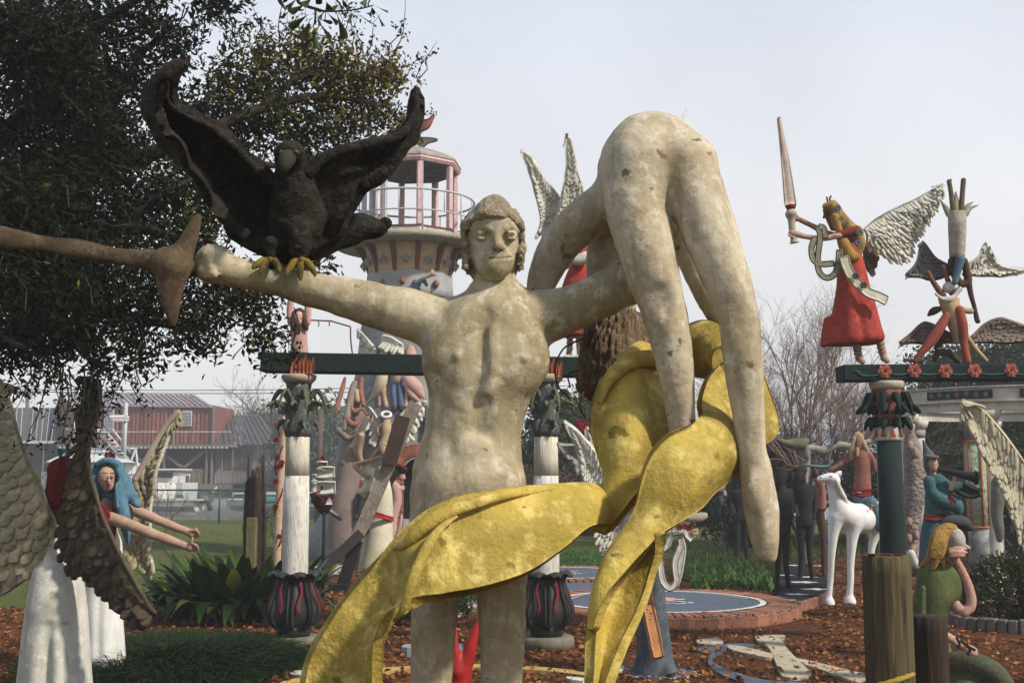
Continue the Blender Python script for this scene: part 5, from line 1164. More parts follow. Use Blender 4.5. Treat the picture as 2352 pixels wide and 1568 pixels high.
def flower(c, r, m, parent, name='flower', n=6, mc=None, up=(0, -1, 0)):
    """raised rosette facing the camera"""
    V_, F_ = [], []; c = np.asarray(c, float); k = 0
    for ring, (rr, lift, cnt) in enumerate(((1.0, .10, n), (.62, .28, n-1))):
        for i in range(cnt):
            a = 2*math.pi*i/cnt+ring*.4; w_ = math.pi/cnt*.9
            q = [(0, 0, .1), (rr*.86*math.cos(a-w_), rr*.86*math.sin(a-w_), lift+.10), (rr*math.cos(a), rr*math.sin(a), lift), (rr*.86*math.cos(a+w_), rr*.86*math.sin(a+w_), lift+.10), (rr*.55*math.cos(a), rr*.55*math.sin(a), lift+.02)]
            V_ += [(c[0]+x*r, c[1]-z*r, c[2]+y*r) for x, y, z in q]; F_ += [(k, k+1, k+4), (k+1, k+2, k+4), (k+2, k+3, k+4), (k+3, k, k+4)]; k += 5
    o = mk(name, (V_, F_), m, parent, smooth=False)
    if mc:
        mk('flower_centre', lathe([(-.1*r, .22*r), (.1*r, .18*r), (.2*r, .05*r)], (0, 0, 0), 8) if 0 else ([(c[0]+.2*r*math.cos(a), c[1]-.34*r, c[2]+.2*r*math.sin(a)) for a in np.linspace(0, 6.28, 9)[:-1]]+[(c[0], c[1]-.5*r, c[2])], [(i, (i+1) % 8, 8) for i in range(8)]), mc, parent)
    return o
def headops(x, y, d, w_, h_, face=(0, 1), dep=None):
    """ellipsoid head with brow, nose, lips, chin; face = (dx, dy) looking sideways in px (0, *) = at camera"""
    rx, rz = w_/2, h_/2; R = px(h_/2, d)*.85; fx = face[0]
    o = [('e', x, y-rz*.12, d, rx, rz*.88, R, .01), ('e', x+fx*rx*.25, y+rz*.5, d-R*.3, rx*.62, rz*.45, R*.6, .02)]
    if abs(fx) < .8:
        s_ = R*.97; xo = fx*rx*.6
        o += [('c', [(x+xo, y-rz*.12, w_*.06, d-s_*.96), (x+xo*1.15, y+rz*.22, w_*.10, d-s_*1.12)], d, .006)]
        o += [('c', [(x+xo-rx*.5, y-rz*.18, w_*.05, d-s_*.86), (x+xo-rx*.2, y-rz*.2, w_*.05, d-s_*.96)], d, .006), ('c', [(x+xo+rx*.5, y-rz*.18, w_*.05, d-s_*.84), (x+xo+rx*.2, y-rz*.2, w_*.05, d-s_*.96)], d, .006)]
    else:
        sx = math.copysign(1, fx)
        o += [('c', [(x+sx*rx*.85, y-rz*.15, w_*.06, d), (x+sx*rx*1.18, y+rz*.2, w_*.09, d)], d, .006), ('c', [(x+sx*rx*.8, y+rz*.45, w_*.07, d), (x+sx*rx*.95, y+rz*.47, w_*.05, d)], d, .006), ('e', x+sx*rx*.5, y+rz*.75, d, rx*.35, rz*.2, R*.3, .01)]
    return o
def eyes(x, y, d, w_, h_, par, face=0, m=None, lips=None):
    R = px(h_/2, d)*.85*1.0; m = m or mat('eye_paint', (.02, .02, .02), bump=0); rx, rz = w_/2, h_/2; xo = face*rx*.6
    for s_ in (-1, 1):
        c = P(x+xo+s_*rx*.36, y-rz*.04, d-R*.86); mk('eye', lathe([(-px(w_*.035, d), .001), (0, px(w_*.075, d)), (px(w_*.035, d), .001)], c, 8), m, par)
    if lips:
        c = P(x+xo, y+rz*.46, d-R*.92); mk('lips', tube([c-[px(w_*.13, d), -.004, 0], c-[0, .006, 0], c+[px(w_*.13, d), .004, 0]], [px(w_*.02, d), px(w_*.06, d), px(w_*.02, d)], n=7, smooth_n=9), lips, par)
SK = mat('peach_skin', (.50, .33, .245), (.40, .25, .18), (.58, .42, .33), scale=7, bump=.4, bscale=60)
SK_SHADE = mat('shaded_skin', (.22, .10, .055), (.14, .06, .035), scale=7, bump=.4)  # skin darkened to paint the shadow on the sword angel's face
WHT = mat('white_plaster', (.62, .605, .545), (.50, .48, .41), (.74, .73, .68), scale=4, bump=.5, bscale=40, spots=(.30, .27, .20), sp_scale=9, sp_lim=.66, streak=(.36, .33, .25), st_lim=.55)
WHH = mat('bright_white_paint', (.82, .82, .80), (.70, .70, .67), scale=4, bump=.4, bscale=40, streak=(.50, .47, .38), st_lim=.60)
RED = mat('red_robe_paint', (.40, .045, .025), (.26, .032, .022), (.47, .09, .05), scale=4, bump=.4, bscale=40, spots=(.14, .04, .02), sp_scale=8, sp_lim=.66)
DRD = mat('dark_red_paint', (.20, .012, .012), (.11, .008, .010), scale=8, bump=.8, bscale=30)
BLU = mat('sky_blue_paint', (.095, .22, .30), (.06, .14, .20), (.16, .30, .37), scale=9, bump=.8, bscale=45)
TEA = mat('teal_paint', (.045, .13, .14), (.03, .085, .10), (.07, .18, .19), scale=7, bump=.5)
GRN = mat('olive_shirt_paint', (.10, .125, .04), (.06, .075, .028), (.15, .16, .06), scale=6, bump=.6)
DGR = mat('dark_green_paint', (.007, .018, .018), (.010, .023, .019), (.013, .032, .030), scale=4, bump=.35, bscale=50, spots=(.10, .11, .05), sp_scale=5, sp_lim=.7)
BLK = mat('black_figure_paint', (.012, .0115, .012), (.02, .0195, .0195), scale=5, bump=.4)
TER = mat('terracotta_paint', (.28, .115, .075), (.19, .07, .05), (.36, .19, .13), scale=6, bump=.4)
YEL = mat('ochre_hair_paint', (.40, .235, .055), (.24, .13, .03), (.52, .34, .10), scale=12, bump=1, bscale=45)
BGE = mat('beige_figure', (.48, .36, .22), (.36, .25, .14), scale=6, bump=.5)
BRN = mat('dark_brown_paint', (.09, .05, .032), (.05, .03, .02), scale=8, bump=.6)
GRY = mat('grey_plaster', (.33, .32, .30), (.22, .21, .20), (.42, .41, .38), scale=5, bump=.6, spots=(.12, .11, .10), sp_scale=12)
PNK = mat('pink_paint', (.55, .33, .29), (.45, .25, .22), (.62, .44, .38), scale=6, bump=.3)
FWH = mat('white_feather_paint', (.62, .60, .52), (.40, .38, .29), (.72, .71, .65), scale=7, bump=.7, bscale=50)
FOL = mat('mossy_feather_paint', (.54, .47, .34), (.27, .24, .09), (.62, .55, .44), scale=5, bump=.8, bscale=50, spots=(.45, .17, .12), sp_scale=16, sp_lim=.66)
FDK = mat('dark_feather_paint', (.105, .078, .048), (.055, .042, .025), (.17, .13, .08), scale=6, bump=.8, bscale=50)
def loops(tabs, d, r, m, name, par, n=40, fy=1.0):
    for t in tabs:
        q = np.array([P(a[0], a[1], a[2] if len(a) > 2 else d) for a in t]); mk(name, tube(q, px(r, d), n=8, fy=fy, smooth_n=n), m, par)

# ================================================================ the two angels at the left
def left_angels():
    d = 7.5
    a = thing('angel_statue', 'red-haired angel seen from behind, in a long off-white gown, at the far left', 'statue', (P(125, 1600, d)[0], d, 0))
    zb = (P(125, 1500, d)[2]); base = 1090+1.5*F_PX/d
    sc([('l', [(1176, 116, 160, .06), (1200, 114, 152, .07), (1240, 110, 148, .08), (1285, 102, 160, .12), (1305, 84, 178, .16), (1344, 74, 190, .18), (1399, 64, 196, .19), (1480, 54, 200, .20), (1568, 44, 206, .21), (base-8, 34, 214, .23)], d, .6, .0),
        ('c', [(110, 1395, 26, d-.10), (118, 1380, 22, d-.12)], d, .08), ('C', [(160, 1360, 3, d-.17), (156, 1450, 6, d-.19), (160, 1560, 9, d-.20), (165, 1640, 10, d-.22)], d, .05), ('C', [(112, 1440, 3, d-.19), (104, 1520, 8, d-.20), (98, 1640, 10, d-.22)], d, .05),
        ('c', [(90, 1480, 8, d-.16), (78, 1600, 12, d-.18)], d, .05), ('c', [(135, 1470, 8, d-.17), (134, 1620, 12, d-.2)], d, .05)], .012, WHT, 'gown', a, .002, 14)
    sc([('c', [(138, 1178, 30), (140, 1160, 22), (142, 1120, 20)], d, .03), ('e', 140, 1105, d, 28, 38, .11)], .01, mat('red_brown_skin', (.20, .08, .05), bump=.4), 'body', a)
    q = [('l', [(1051, 135, 165, .05), (1060, 120, 180, .10), (1075, 112, 187, .13), (1100, 111, 186, .14), (1130, 108, 182, .14), (1150, 104, 176, .13), (1166, 98, 160, .10)], d, .6, .0)]
    for k in range(26):
        x = 112+k*2.9; q.append(('c', [(x, 1068+abs(x-148)*.2, 2.6, d-.10), (x+R0.uniform(-4, 4)-2, 1110, 3.2, d-.135), (x-4+R0.uniform(-5, 5), 1158, 2.6, d-.11)], d, .006))
    sc(q, .0085, DRD, 'hair', a, .002, 60)
    loops([[(141, 1056), (139, 1044), (136, 1030)], [(150, 1056), (155, 1044), (155, 1018)], [(141, 1050), (146, 1058), (152, 1050)]], d, 5, BLU, 'crown', a, 12)
    fwing([(7, 880, 7.7), (25, 935, 7.6), (44, 1003, 7.5), (62, 1054, 7.4), (86, 1104, 7.36), (112, 1169, 7.36), (126, 1210, 7.4), (113, 1295, 7.45)],
          [(3, 884, 7.75), (0, 935, 7.7), (14, 1003, 7.7), (8, 1090, 7.65), (-30, 1180, 7.6), (-80, 1260, 7.6), (-80, 1350, 7.6), (-10, 1372, 7.6)], FOL, FOL, a, 15, 7, .115, mode='parts', ang=-.35, bul=-.05, name='wing', wf=.62, seed=3)
    fwing([(228, 874, 7.6), (230, 916, 7.5), (222, 966, 7.4), (208, 1008, 7.3), (204, 1067, 7.25), (218, 1123, 7.2), (234, 1178, 7.2), (262, 1242, 7.15), (288, 1293, 7.1), (316, 1344, 7.1), (342, 1388, 7.1), (356, 1408, 7.1)],
          [(218, 880, 7.62), (208, 939, 7.55), (202, 998, 7.5), (183, 1067, 7.4), (169, 1141, 7.34), (142, 1196, 7.36), (141, 1250, 7.38), (162, 1300, 7.38), (208, 1332, 7.32), (258, 1372, 7.25), (313, 1402, 7.15), (350, 1412, 7.12)], FDK, FDK, a, 20, 6, .10, mode='parts', ang=-.4, bul=-.04, name='wing', wf=.62, seed=4)
    loops([[(228, 874, 7.55), (229, 916, 7.44), (221, 966, 7.34), (207, 1008, 7.24), (203, 1067, 7.2), (217, 1123, 7.15), (233, 1178, 7.14), (261, 1242, 7.1), (287, 1293, 7.05), (340, 1388, 7.05), (357, 1408, 7.08)]], 7.2, 5, FDK, 'wing_edge', a, 60)
    loops([[(172, 935, 7.6), (178, 975, 7.6), (186, 1030, 7.5), (190, 1080, 7.4)]], 7.5, 5.5, mat('bare_rod', (.26, .20, .16), bump=.5), 'rod', a, 14)
    d = 8.9; b = thing('angel_statue', 'blue-haired angel reaching both bare arms forward, with a small red crown', 'statue', (P(240, 1551, d)[0], d, 0))
    sc([('l', [(1185, 226, 272, .07), (1215, 232, 268, .07), (1245, 236, 278, .08), (1290, 226, 280, .11), (1340, 205, 282, .13), (1381, 192, 279, .14), (1450, 196, 283, .15), (1551, 196, 289, .17)], d, .6, .0),
        ('C', [(228, 1370, 3, d-.14), (224, 1460, 5, d-.16), (226, 1551, 7, d-.18)], d, .04), ('C', [(266, 1390, 2, d-.12), (270, 1551, 4, d-.14)], d, .03)], .012, WHH, 'gown', b, .002, 14)
    sc([('c', [(246, 1190, 24), (246, 1165, 20), (248, 1140, 12), (248, 1120, 12)], d, .03)]+headops(248.5, 1098, d-.045, 42, 66, (.15, 0)), .0065, SK, 'body', b)
    eyes(248.5, 1098, d-.045, 42, 66, b, .15, lips=mat('lip_red', (.28, .02, .025), bump=0))
    for s_ in (-1, 1):
        c = P(250+s_*9, 1086, d-.165); mk('eyebrow', tube([c-[.02, 0, .003], c, c+[.02, 0, -.003]], .004, n=5), BRN, b)
    mk('bodice', strip([P(226, 1168, d-.1), P(236, 1172, d-.12), P(252, 1172, d-.12), P(270, 1176, d-.08)], [P(228, 1185, d-.1), P(238, 1190, d-.13), P(252, 1190, d-.13), P(276, 1200, d-.08)], 16, 5, .012), mat('black_bodice', (.015, .015, .017), bump=.1), b)
    mk('red_trim', strip([P(226, 1164, d-.11), P(250, 1168, d-.13), P(268, 1172, d-.09)], [P(226, 1169, d-.11), P(250, 1173, d-.13), P(268, 1177, d-.09)], 12, 4, .012), DRD, b)
    mk('red_sleeve', strip([P(224, 1160, d-.14), P(232, 1180, d-.16), P(240, 1215, d-.16), (P(252, 1245, d-.14))], [P(232, 1158, d-.14), P(250, 1180, d-.16), P(262, 1210, d-.16), P(260, 1244, d-.14)], 20, 6, .03, None, .01), mat('red_sleeve_paint', (.28, .02, .02), (.2, .015, .02), bump=.6), b)
    q = [('l', [(1056, 232, 268, .06), (1062, 222, 278, .10), (1080, 215, 286, .12), (1100, 216, 290, .12), (1125, 218, 298, .11), (1150, 222, 305, .09)], d+.05, .5, .0),
         ('c', [(222, 1080, 10, d-.02), (219, 1110, 11, d-.05), (222, 1140, 9, d-.05), (226, 1155, 3, d-.05)], d, .02), ('c', [(272, 1072, 10, d-.06), (280, 1100, 14, d-.07), (276, 1140, 14, d-.09), (284, 1180, 14, d-.1), (290, 1220, 10, d-.1), (294, 1248, 3, d-.1)], d, .02), ('c', [(285, 1100, 12, d-.02), (300, 1135, 13, d-.03), (312, 1155, 9, d-.03), (323, 1162, 3, d-.03)], d, .02),
         ('c', [(226, 1066, 8, d-.08), (248, 1058, 9, d-.10), (270, 1064, 8, d-.08)], d, .02)]
    for k in range(16):
        t = k/15; x = 272+t*22; q.append(('c', [(x-8, 1085+t*8, 2.2, d-.13+t*.06), (x-4+R0.uniform(-3, 3), 1125, 2.6, d-.15+t*.07), (x+R0.uniform(-6, 6), 1165+t*5, 2, d-.15+t*.08)], d, .005))
    s_ = sc(q+[('C', [(249, 1094, 21, d-.13), (249, 1130, 16, d-.13)], d, .01), ('C', [(249, 1094, 21, d-.22), (249, 1130, 16, d-.22)], d, .01)], .0075, BLU, 'hair', b, .002, 70)
    loops([[(246, 1058, d-.02), (244, 1048, d-.02), (246, 1038, d-.02)], [(252, 1056, d-.02), (253, 1046, d-.02), (254, 1036, d-.02)], [(258, 1058, d-.02), (261, 1048, d-.02), (260, 1040, d-.02)]], d, 4, DRD, 'crown', b, 10)
    def arm(rows, hx, hy, thumb):
        ops = [('c', rows, d, .015)]; (x, y) = hx, hy; dd = rows[-1][3] if len(rows[-1]) > 3 else d
        ops.append(('e', x, y, dd, 11, 10, .028, .015))
        for i in range(4): ops.append(('c', [(x+5, y-7+i*4.6, 3.0, dd-.02+.012*i), (x+15-abs(i-1.5)*1.6, y-5+i*4.4, 2.7, dd-.03+.012*i), (x+20-abs(i-1.5)*2.4, y-2+i*4.0, 2.3, dd-.02+.012*i)], dd, .004))
        ops.append(('c', [(x-4, y-5, 3.4, dd-.02), (x+thumb[0]*.6, y+thumb[1]*.6, 3.2, dd-.03), (x+thumb[0], y+thumb[1], 2.5, dd-.03)], dd, .006)); return ops
    sc(arm([(254, 1190, 15, d-.12), (300, 1206, 13, d-.2), (345, 1224, 12, d-.24), (390, 1240, 10.5, d-.26), (425, 1253, 8.5, d-.27)], 437, 1256, (5, -22)), .007, SK, 'arm', b, .001, 60)
    sc(arm([(296, 1166, 14, d+.08), (335, 1182, 12, d+.06), (368, 1196, 10.5, d+.05), (405, 1211, 9.5, d+.04), (428, 1219, 8, d+.03)], 440, 1224, (12, -12)), .007, SK, 'arm', b, .001, 60)
    fwing([(410, 944, 9.2), (398, 966, 9.15), (384, 1012, 9.15), (365, 1063, 9.1), (355, 1104, 9.1), (347, 1160, 9.1), (345, 1238, 9.05), (354, 1318, 9.05)],
          [(405, 950, 9.2), (377, 982, 9.2), (341, 1045, 9.15), (306, 1104, 9.1), (300, 1160, 9.1), (285, 1225, 9.08), (278, 1262, 9.08), (322, 1300, 9.08)], FWH, FOL, b, 20, 6, .085, mode='parts', ang=-.2, bul=.03, wf=.6, seed=6, tip_down=(.15, 0, -1))
    loops([[(410, 944, 9.12), (377, 982, 9.1), (341, 1045, 9.06), (308, 1104, 9.02)]], 9.1, 7, mat('wing_bone', (.40, .32, .26), bump=.4), 'wing_edge', b, 40, .6)
left_angels()

# ================================================================ columns and beams
M_colw = mat('flaking_white_paint', (.74, .73, .69), (.50, .46, .36), (.36, .31, .20), scale=5, stretch=(2.5, 2.5, .4), bump=1, bscale=26, patch=.40)
M_cap = mat('capital_paint', (.08, .14, .13), (.05, .06, .05), (.22, .10, .07), scale=10, bump=.9, bscale=45, spots=(.40, .37, .30), sp_scale=20, sp_lim=.62)
M_lot = mat('black_lotus_paint', (.022, .023, .025), (.035, .037, .032), scale=8, bump=.4, rough=.5)
M_con = mat('mossy_plinth', (.22, .20, .15), (.12, .12, .08), scale=9, bump=.8)
M_hn = mat('horn_paint', (.12, .13, .07), (.07, .08, .05), (.26, .22, .13), scale=10, bump=.6)
M_crm = mat('cream_capstone', (.50, .45, .34), (.38, .33, .23), scale=8, bump=.5)
def white_column(cx, cy, label):
    t = thing('column', label, 'column', (cx, cy, 0)); c = (cx, cy, 0); S = px(1, cy)   # metres per display px
    zz = lambda y: P(1176, y, cy)[2]
    mk('plinth', lathe([(0, .245), (.09, .24), (.105, .225)], c, 26), M_con, t)
    mk('foot', lathe([(.10, .14), (.17, .15), (.19, .14)], c, 20), M_lot, t)
    mk('shaft', lathe([(.18, .12), (zz(1318), .112), (zz(1180), .112), (zz(1092), .107)], c, 32, flute=16, fl=.02), M_colw, t); mk('shaft_top', lathe([(zz(1091.5), .1068), (zz(1050), .104), (zz(1003), .104)], c, 32, flute=16, fl=.03), mat('peeling_column_paint', (.70, .67, .58), (.44, .38, .25), (.80, .78, .72), scale=9, stretch=(2.5, 2.5, .3), bump=1, bscale=30, patch=.5), t, label='peeling yellowed top of the shaft')
    me = None
    for k in range(8):                                   # lotus petals, curling out at the top
        a = 2*math.pi*k/8+.39+math.pi/8*0; rows = []
        pr_ = [(.17, .16, .045), (.24, .215, .075), (.33, .228, .082), (.43, .20, .068), (.53, .165, .055), (zz(1330), .150, .060), (zz(1319), .175, .075), (zz(1316), .205, .060), (zz(1322), .225, .02)]
        pr_ = resample(np.array(pr_), 20); A, B = [], []
        for z, r, w_ in pr_:
            ctr = np.array([cx+r*math.cos(a), cy+r*math.sin(a), z]); s_ = np.array([-math.sin(a), math.cos(a), 0]); A.append(ctr-s_*w_); B.append(ctr+s_*w_)
        p_ = mk('petal', strip(A, B, 20, 6, .018, lambda u, v: .018*math.sin(math.pi*v)), M_lot, t)
        sq = []; ph = 1 if k % 2 else -1
        for z, r, w_ in pr_[4:13]:
            q = (z-pr_[4][0])/(pr_[12][0]-pr_[4][0]); off = ph*w_*.38*math.sin(q*6.3); sq.append((cx+(r+.022)*math.cos(a)-math.sin(a)*off, cy+(r+.022)*math.sin(a)+math.cos(a)*off, z))
        mk('red_squiggle', tube(sq, [.006, .014, .009, .012, .014, .010, .012, .015, .006], n=6, fy=.4, up=(math.cos(a), math.sin(a), 0)), mat('crimson_paint', (.20, .02, .035), bump=.2), p_)
    cap0 = zz(1003); cap1 = zz(877)
    mk('capital', lathe([(cap0, .106), (cap0+.06, .118), (cap0+.16, .108), (cap0+.30, .112), (cap0+.42, .10), (cap1, .112)], c, 24, flute=9, fl=.07), M_cap, t)
    for ring, (z, n_, L, drop) in enumerate(((cap0+.10, 6, .07, -.05), (cap0+.26, 6, .17, .0), (cap0+.37, 6, .13, -.17))):
        for k in range(n_):
            a = 2*math.pi*k/n_+ring*.5; o = np.array([math.cos(a), math.sin(a), 0]); b0 = np.array([cx, cy, z])+o*.10
            q = [b0-[0, 0, .03], b0+o*L*.5+[0, 0, .04], b0+o*L+[0, 0, drop*.4+.02], b0+o*L*1.15+[0, 0, drop]]
            mk('horn_leaf', tube(q, [.022, .024, .018, .004], n=7, smooth_n=12, fy=.6), M_hn if ring else M_cap, t)
    for k in range(10):
        a = 2*math.pi*k/10; z = cap0+.04+.3*R0.uniform(0, 1); mk('knob', lathe([(-.03, .008), (0, .028), (.03, .006)], (cx+.112*math.cos(a), cy+.112*math.sin(a), z), 8), M_cap, t)
    mk('capstone', lathe([(zz(879), .125), (zz(872), .150), (zz(864), .157), (zz(861), .150)], c, 28), M_crm, t)
    return t
cA = G(668, 1466); cB = G(1252, 1458)
CD = 10.5
white_column(P(684, 1000, CD)[0], CD, 'white flaking column with a horned capital, standing left of the big nude')
white_column(P(1254, 1000, CD)[0], CD, 'white flaking column with a horned capital, half hidden behind the big nude')
beam = thing('beam', 'plain dark green beam with painted flames laid across the two white columns', 'beam', P(960, 866, CD))
aL, bL = P(604, 833, CD), P(1345, 844.5, CD); Lb = np.linalg.norm(bL-aL); ang = math.atan2(bL[2]-aL[2], bL[0]-aL[0])
mk('timber', bbox((aL+bL)/2, (Lb, .24, px(44, CD)), .008, roty(-ang)), DGR, beam, smooth=False)
M_fl = mat('flame_paint', (.38, .11, .05), (.28, .07, .04), scale=12, bump=.3)
for cx_, y0 in ((692, 858), (1262, 866)):
    for k, (dx, top, w_) in enumerate(((-20, 34, 5), (-12, 42, 6), (-3, 36, 6), (6, 44, 6), (15, 34, 5), (24, 38, 4))):
        mk('painted_flame', strip([P(cx_+dx-w_, y0, CD-.128), P(cx_+dx-w_*.7, y0-top*.5, CD-.128), P(cx_+dx+3, y0-top, CD-.128)], [P(cx_+dx+w_, y0, CD-.128), P(cx_+dx+w_*1.1, y0-top*.5, CD-.128), P(cx_+dx+4, y0-top, CD-.128)], 8, 3, .010), M_fl, beam)
# bearded figure standing on the beam, thin bar beside it
d = CD; t = thing('bearded_statue', 'pink bearded statue with long brown hair and raised arms, on the green beam', 'statue', P(687, 811, d))
sc([('l', [(811, 667, 709, .05), (790, 668, 707, .055), (765, 667, 706, .05), (748, 666, 707, .05), (735, 664, 709, .04)], d, .5, 0), ('c', [(668, 740, 8), (666, 715, 8), (668, 690, 7), (672, 665, 6)], d, .02), ('c', [(706, 740, 8), (707, 715, 8), (706, 690, 7), (702, 665, 6)], d, .02)]+headops(687, 732, d-.03, 22, 36), .007, PNK, 'body', t)
eyes(687, 732, d-.03, 22, 36, t)
sc([('c', [(676, 725, 6, d-.04), (674, 745, 7, d-.05), (673, 758, 3, d-.05)], d, .01), ('c', [(698, 725, 6, d-.04), (701, 745, 7, d-.05), (705, 757, 3, d-.05)], d, .01), ('c', [(677, 718, 6, d-.02), (687, 712, 6, d-.02), (697, 718, 6, d-.02)], d, .01), ('c', [(687, 746, 5, d-.09), (687, 758, 4, d-.09), (687, 766, 1.5, d-.09)], d, .01)], .006, BRN, 'hair', t, .002, 80)
t = thing('wire_hanger', 'thin red bar with small hooks in the gap under the stone arm', 'bar', P(735, 745, 11)); loops([[(709, 735, 11), (760, 737, 11)], [(805, 750, 11), (806, 785, 11), (811, 822, 11)], [(760, 737, 11), (805, 750, 11)]], 11, 1.8, mat('dull_red_metal', (.18, .06, .06), bump=.1), 'bar', t, 8); loops([[(731, 737, 11), (733, 745, 11), (730, 750, 11)], [(755, 737, 11), (757, 744, 11), (755, 748, 11)]], 11, 1.2, BRN, 'hook', t, 8)
# right-hand column and beam
def green_column():
    d = 10.0; x = 2045; cx = P(x, 1100, d)[0]; t = thing('column', 'dark green column with a palm-leaf capital, behind the cut wooden piling', 'column', (cx, d, 0)); zz = lambda y: P(x, y, d)[2]; c = (cx, d, 0)
    mk('shaft', lathe([(0, .112), (.6, .108), (zz(1190), .104), (zz(1010), .100)], c, 32), DGR, t)
    mk('plinth', lathe([(0, .22), (.12, .21), (.14, .18)], c, 24), M_con, t)
    mk('band', lathe([(zz(1012), .106), (zz(1006), .112), (zz(982), .106), (zz(978), .100)], c, 28), WHT, t)
    for k in range(9):
        a = -math.pi/2+(k-4)*.7; o = np.array([math.cos(a), math.sin(a), 0]); s_ = np.array([-math.sin(a), math.cos(a), 0]); b0 = np.array([cx, d, 0])+o*.113
        mk('triangle', ([b0-s_*.028+[0, 0, zz(1004)], b0+s_*.028+[0, 0, zz(1004)], b0+[0, 0, zz(980)], b0+o*.006+[0, 0, zz(996)]], [(0, 1, 3), (1, 2, 3), (2, 0, 3)]), M_fl, t, smooth=False)
    mk('capital', lathe([(zz(980), .10), (zz(950), .108), (zz(920), .118), (zz(895), .128)], c, 24, flute=7, fl=.05), mat('brick_red_capital', (.25, .085, .05), (.12, .05, .035), (.36, .16, .10), scale=16, bump=1, bscale=45), t)
    for ring, (z, n_, L, drop) in enumerate(((zz(975), 9, .085, -.05), (zz(945), 8, .15, -.02), (zz(918), 9, .10, -.13))):
        for k in range(n_):
            a = 2*math.pi*k/n_+ring*.35; o = np.array([math.cos(a), math.sin(a), 0]); b0 = np.array([cx, d, z])+o*.105; q = [b0-[0, 0, .02], b0+o*L*.45+[0, 0, .05], b0+o*L*.95+[0, 0, .01+drop*.5], b0+o*L*1.05+[0, 0, drop]]
            mk('palm_leaf', tube(q, [.024, .032, .026, .006], n=7, smooth_n=12, fy=.5), DGR, t)
    mk('capstone', lathe([(zz(895), .125), (zz(890), .143), (zz(882), .150), (zz(876), .146)], c, 28), M_crm, t)
    b = thing('beam', 'dark green beam with a painted vine and five red flowers, at the right', 'beam', P(2150, 874, d))
    a1, b1 = P(1937, 855.5, d-.1), P(2560, 850.5, d-.1); L = np.linalg.norm(b1-a1); an = math.atan2(b1[2]-a1[2], b1[0]-a1[0])
    mk('timber', bbox((a1+b1)/2+[0, .12, 0], (L, .26, px(37, d)), .01, rotz(.0)@roty(-an)), DGR, b, smooth=False)
    fm = mat('red_flower_paint', (.42, .11, .07), (.30, .07, .05), (.55, .26, .18), scale=30, bump=.3)
    xs = (1962, 2031, 2099, 2171, 2238, 2322, 2390); vine = []
    for i in range(len(xs)-1):
        for k in range(8): tt = k/8; vine.append(P(xs[i]+(xs[i+1]-xs[i])*tt, (856 if i == 0 else 853)+7*math.sin(math.pi*tt)-(3 if i == 0 and k < 2 else 0)*2, d-.118))
    mk('painted_vine', tube(vine, .0045, n=5), mat('vine_green', (.07, .18, .14), bump=.1), b)
    for x_, y_ in ((2031.5, 852), (2099.6, 850.5), (2171, 851), (2238, 850.5), (2322, 849.5), (2400, 849)):
        flower(P(x_, y_, d-.115), px(17, d), fm, b, 'flower', 6, mat('flower_dark', (.10, .05, .03), bump=.2))
green_column()
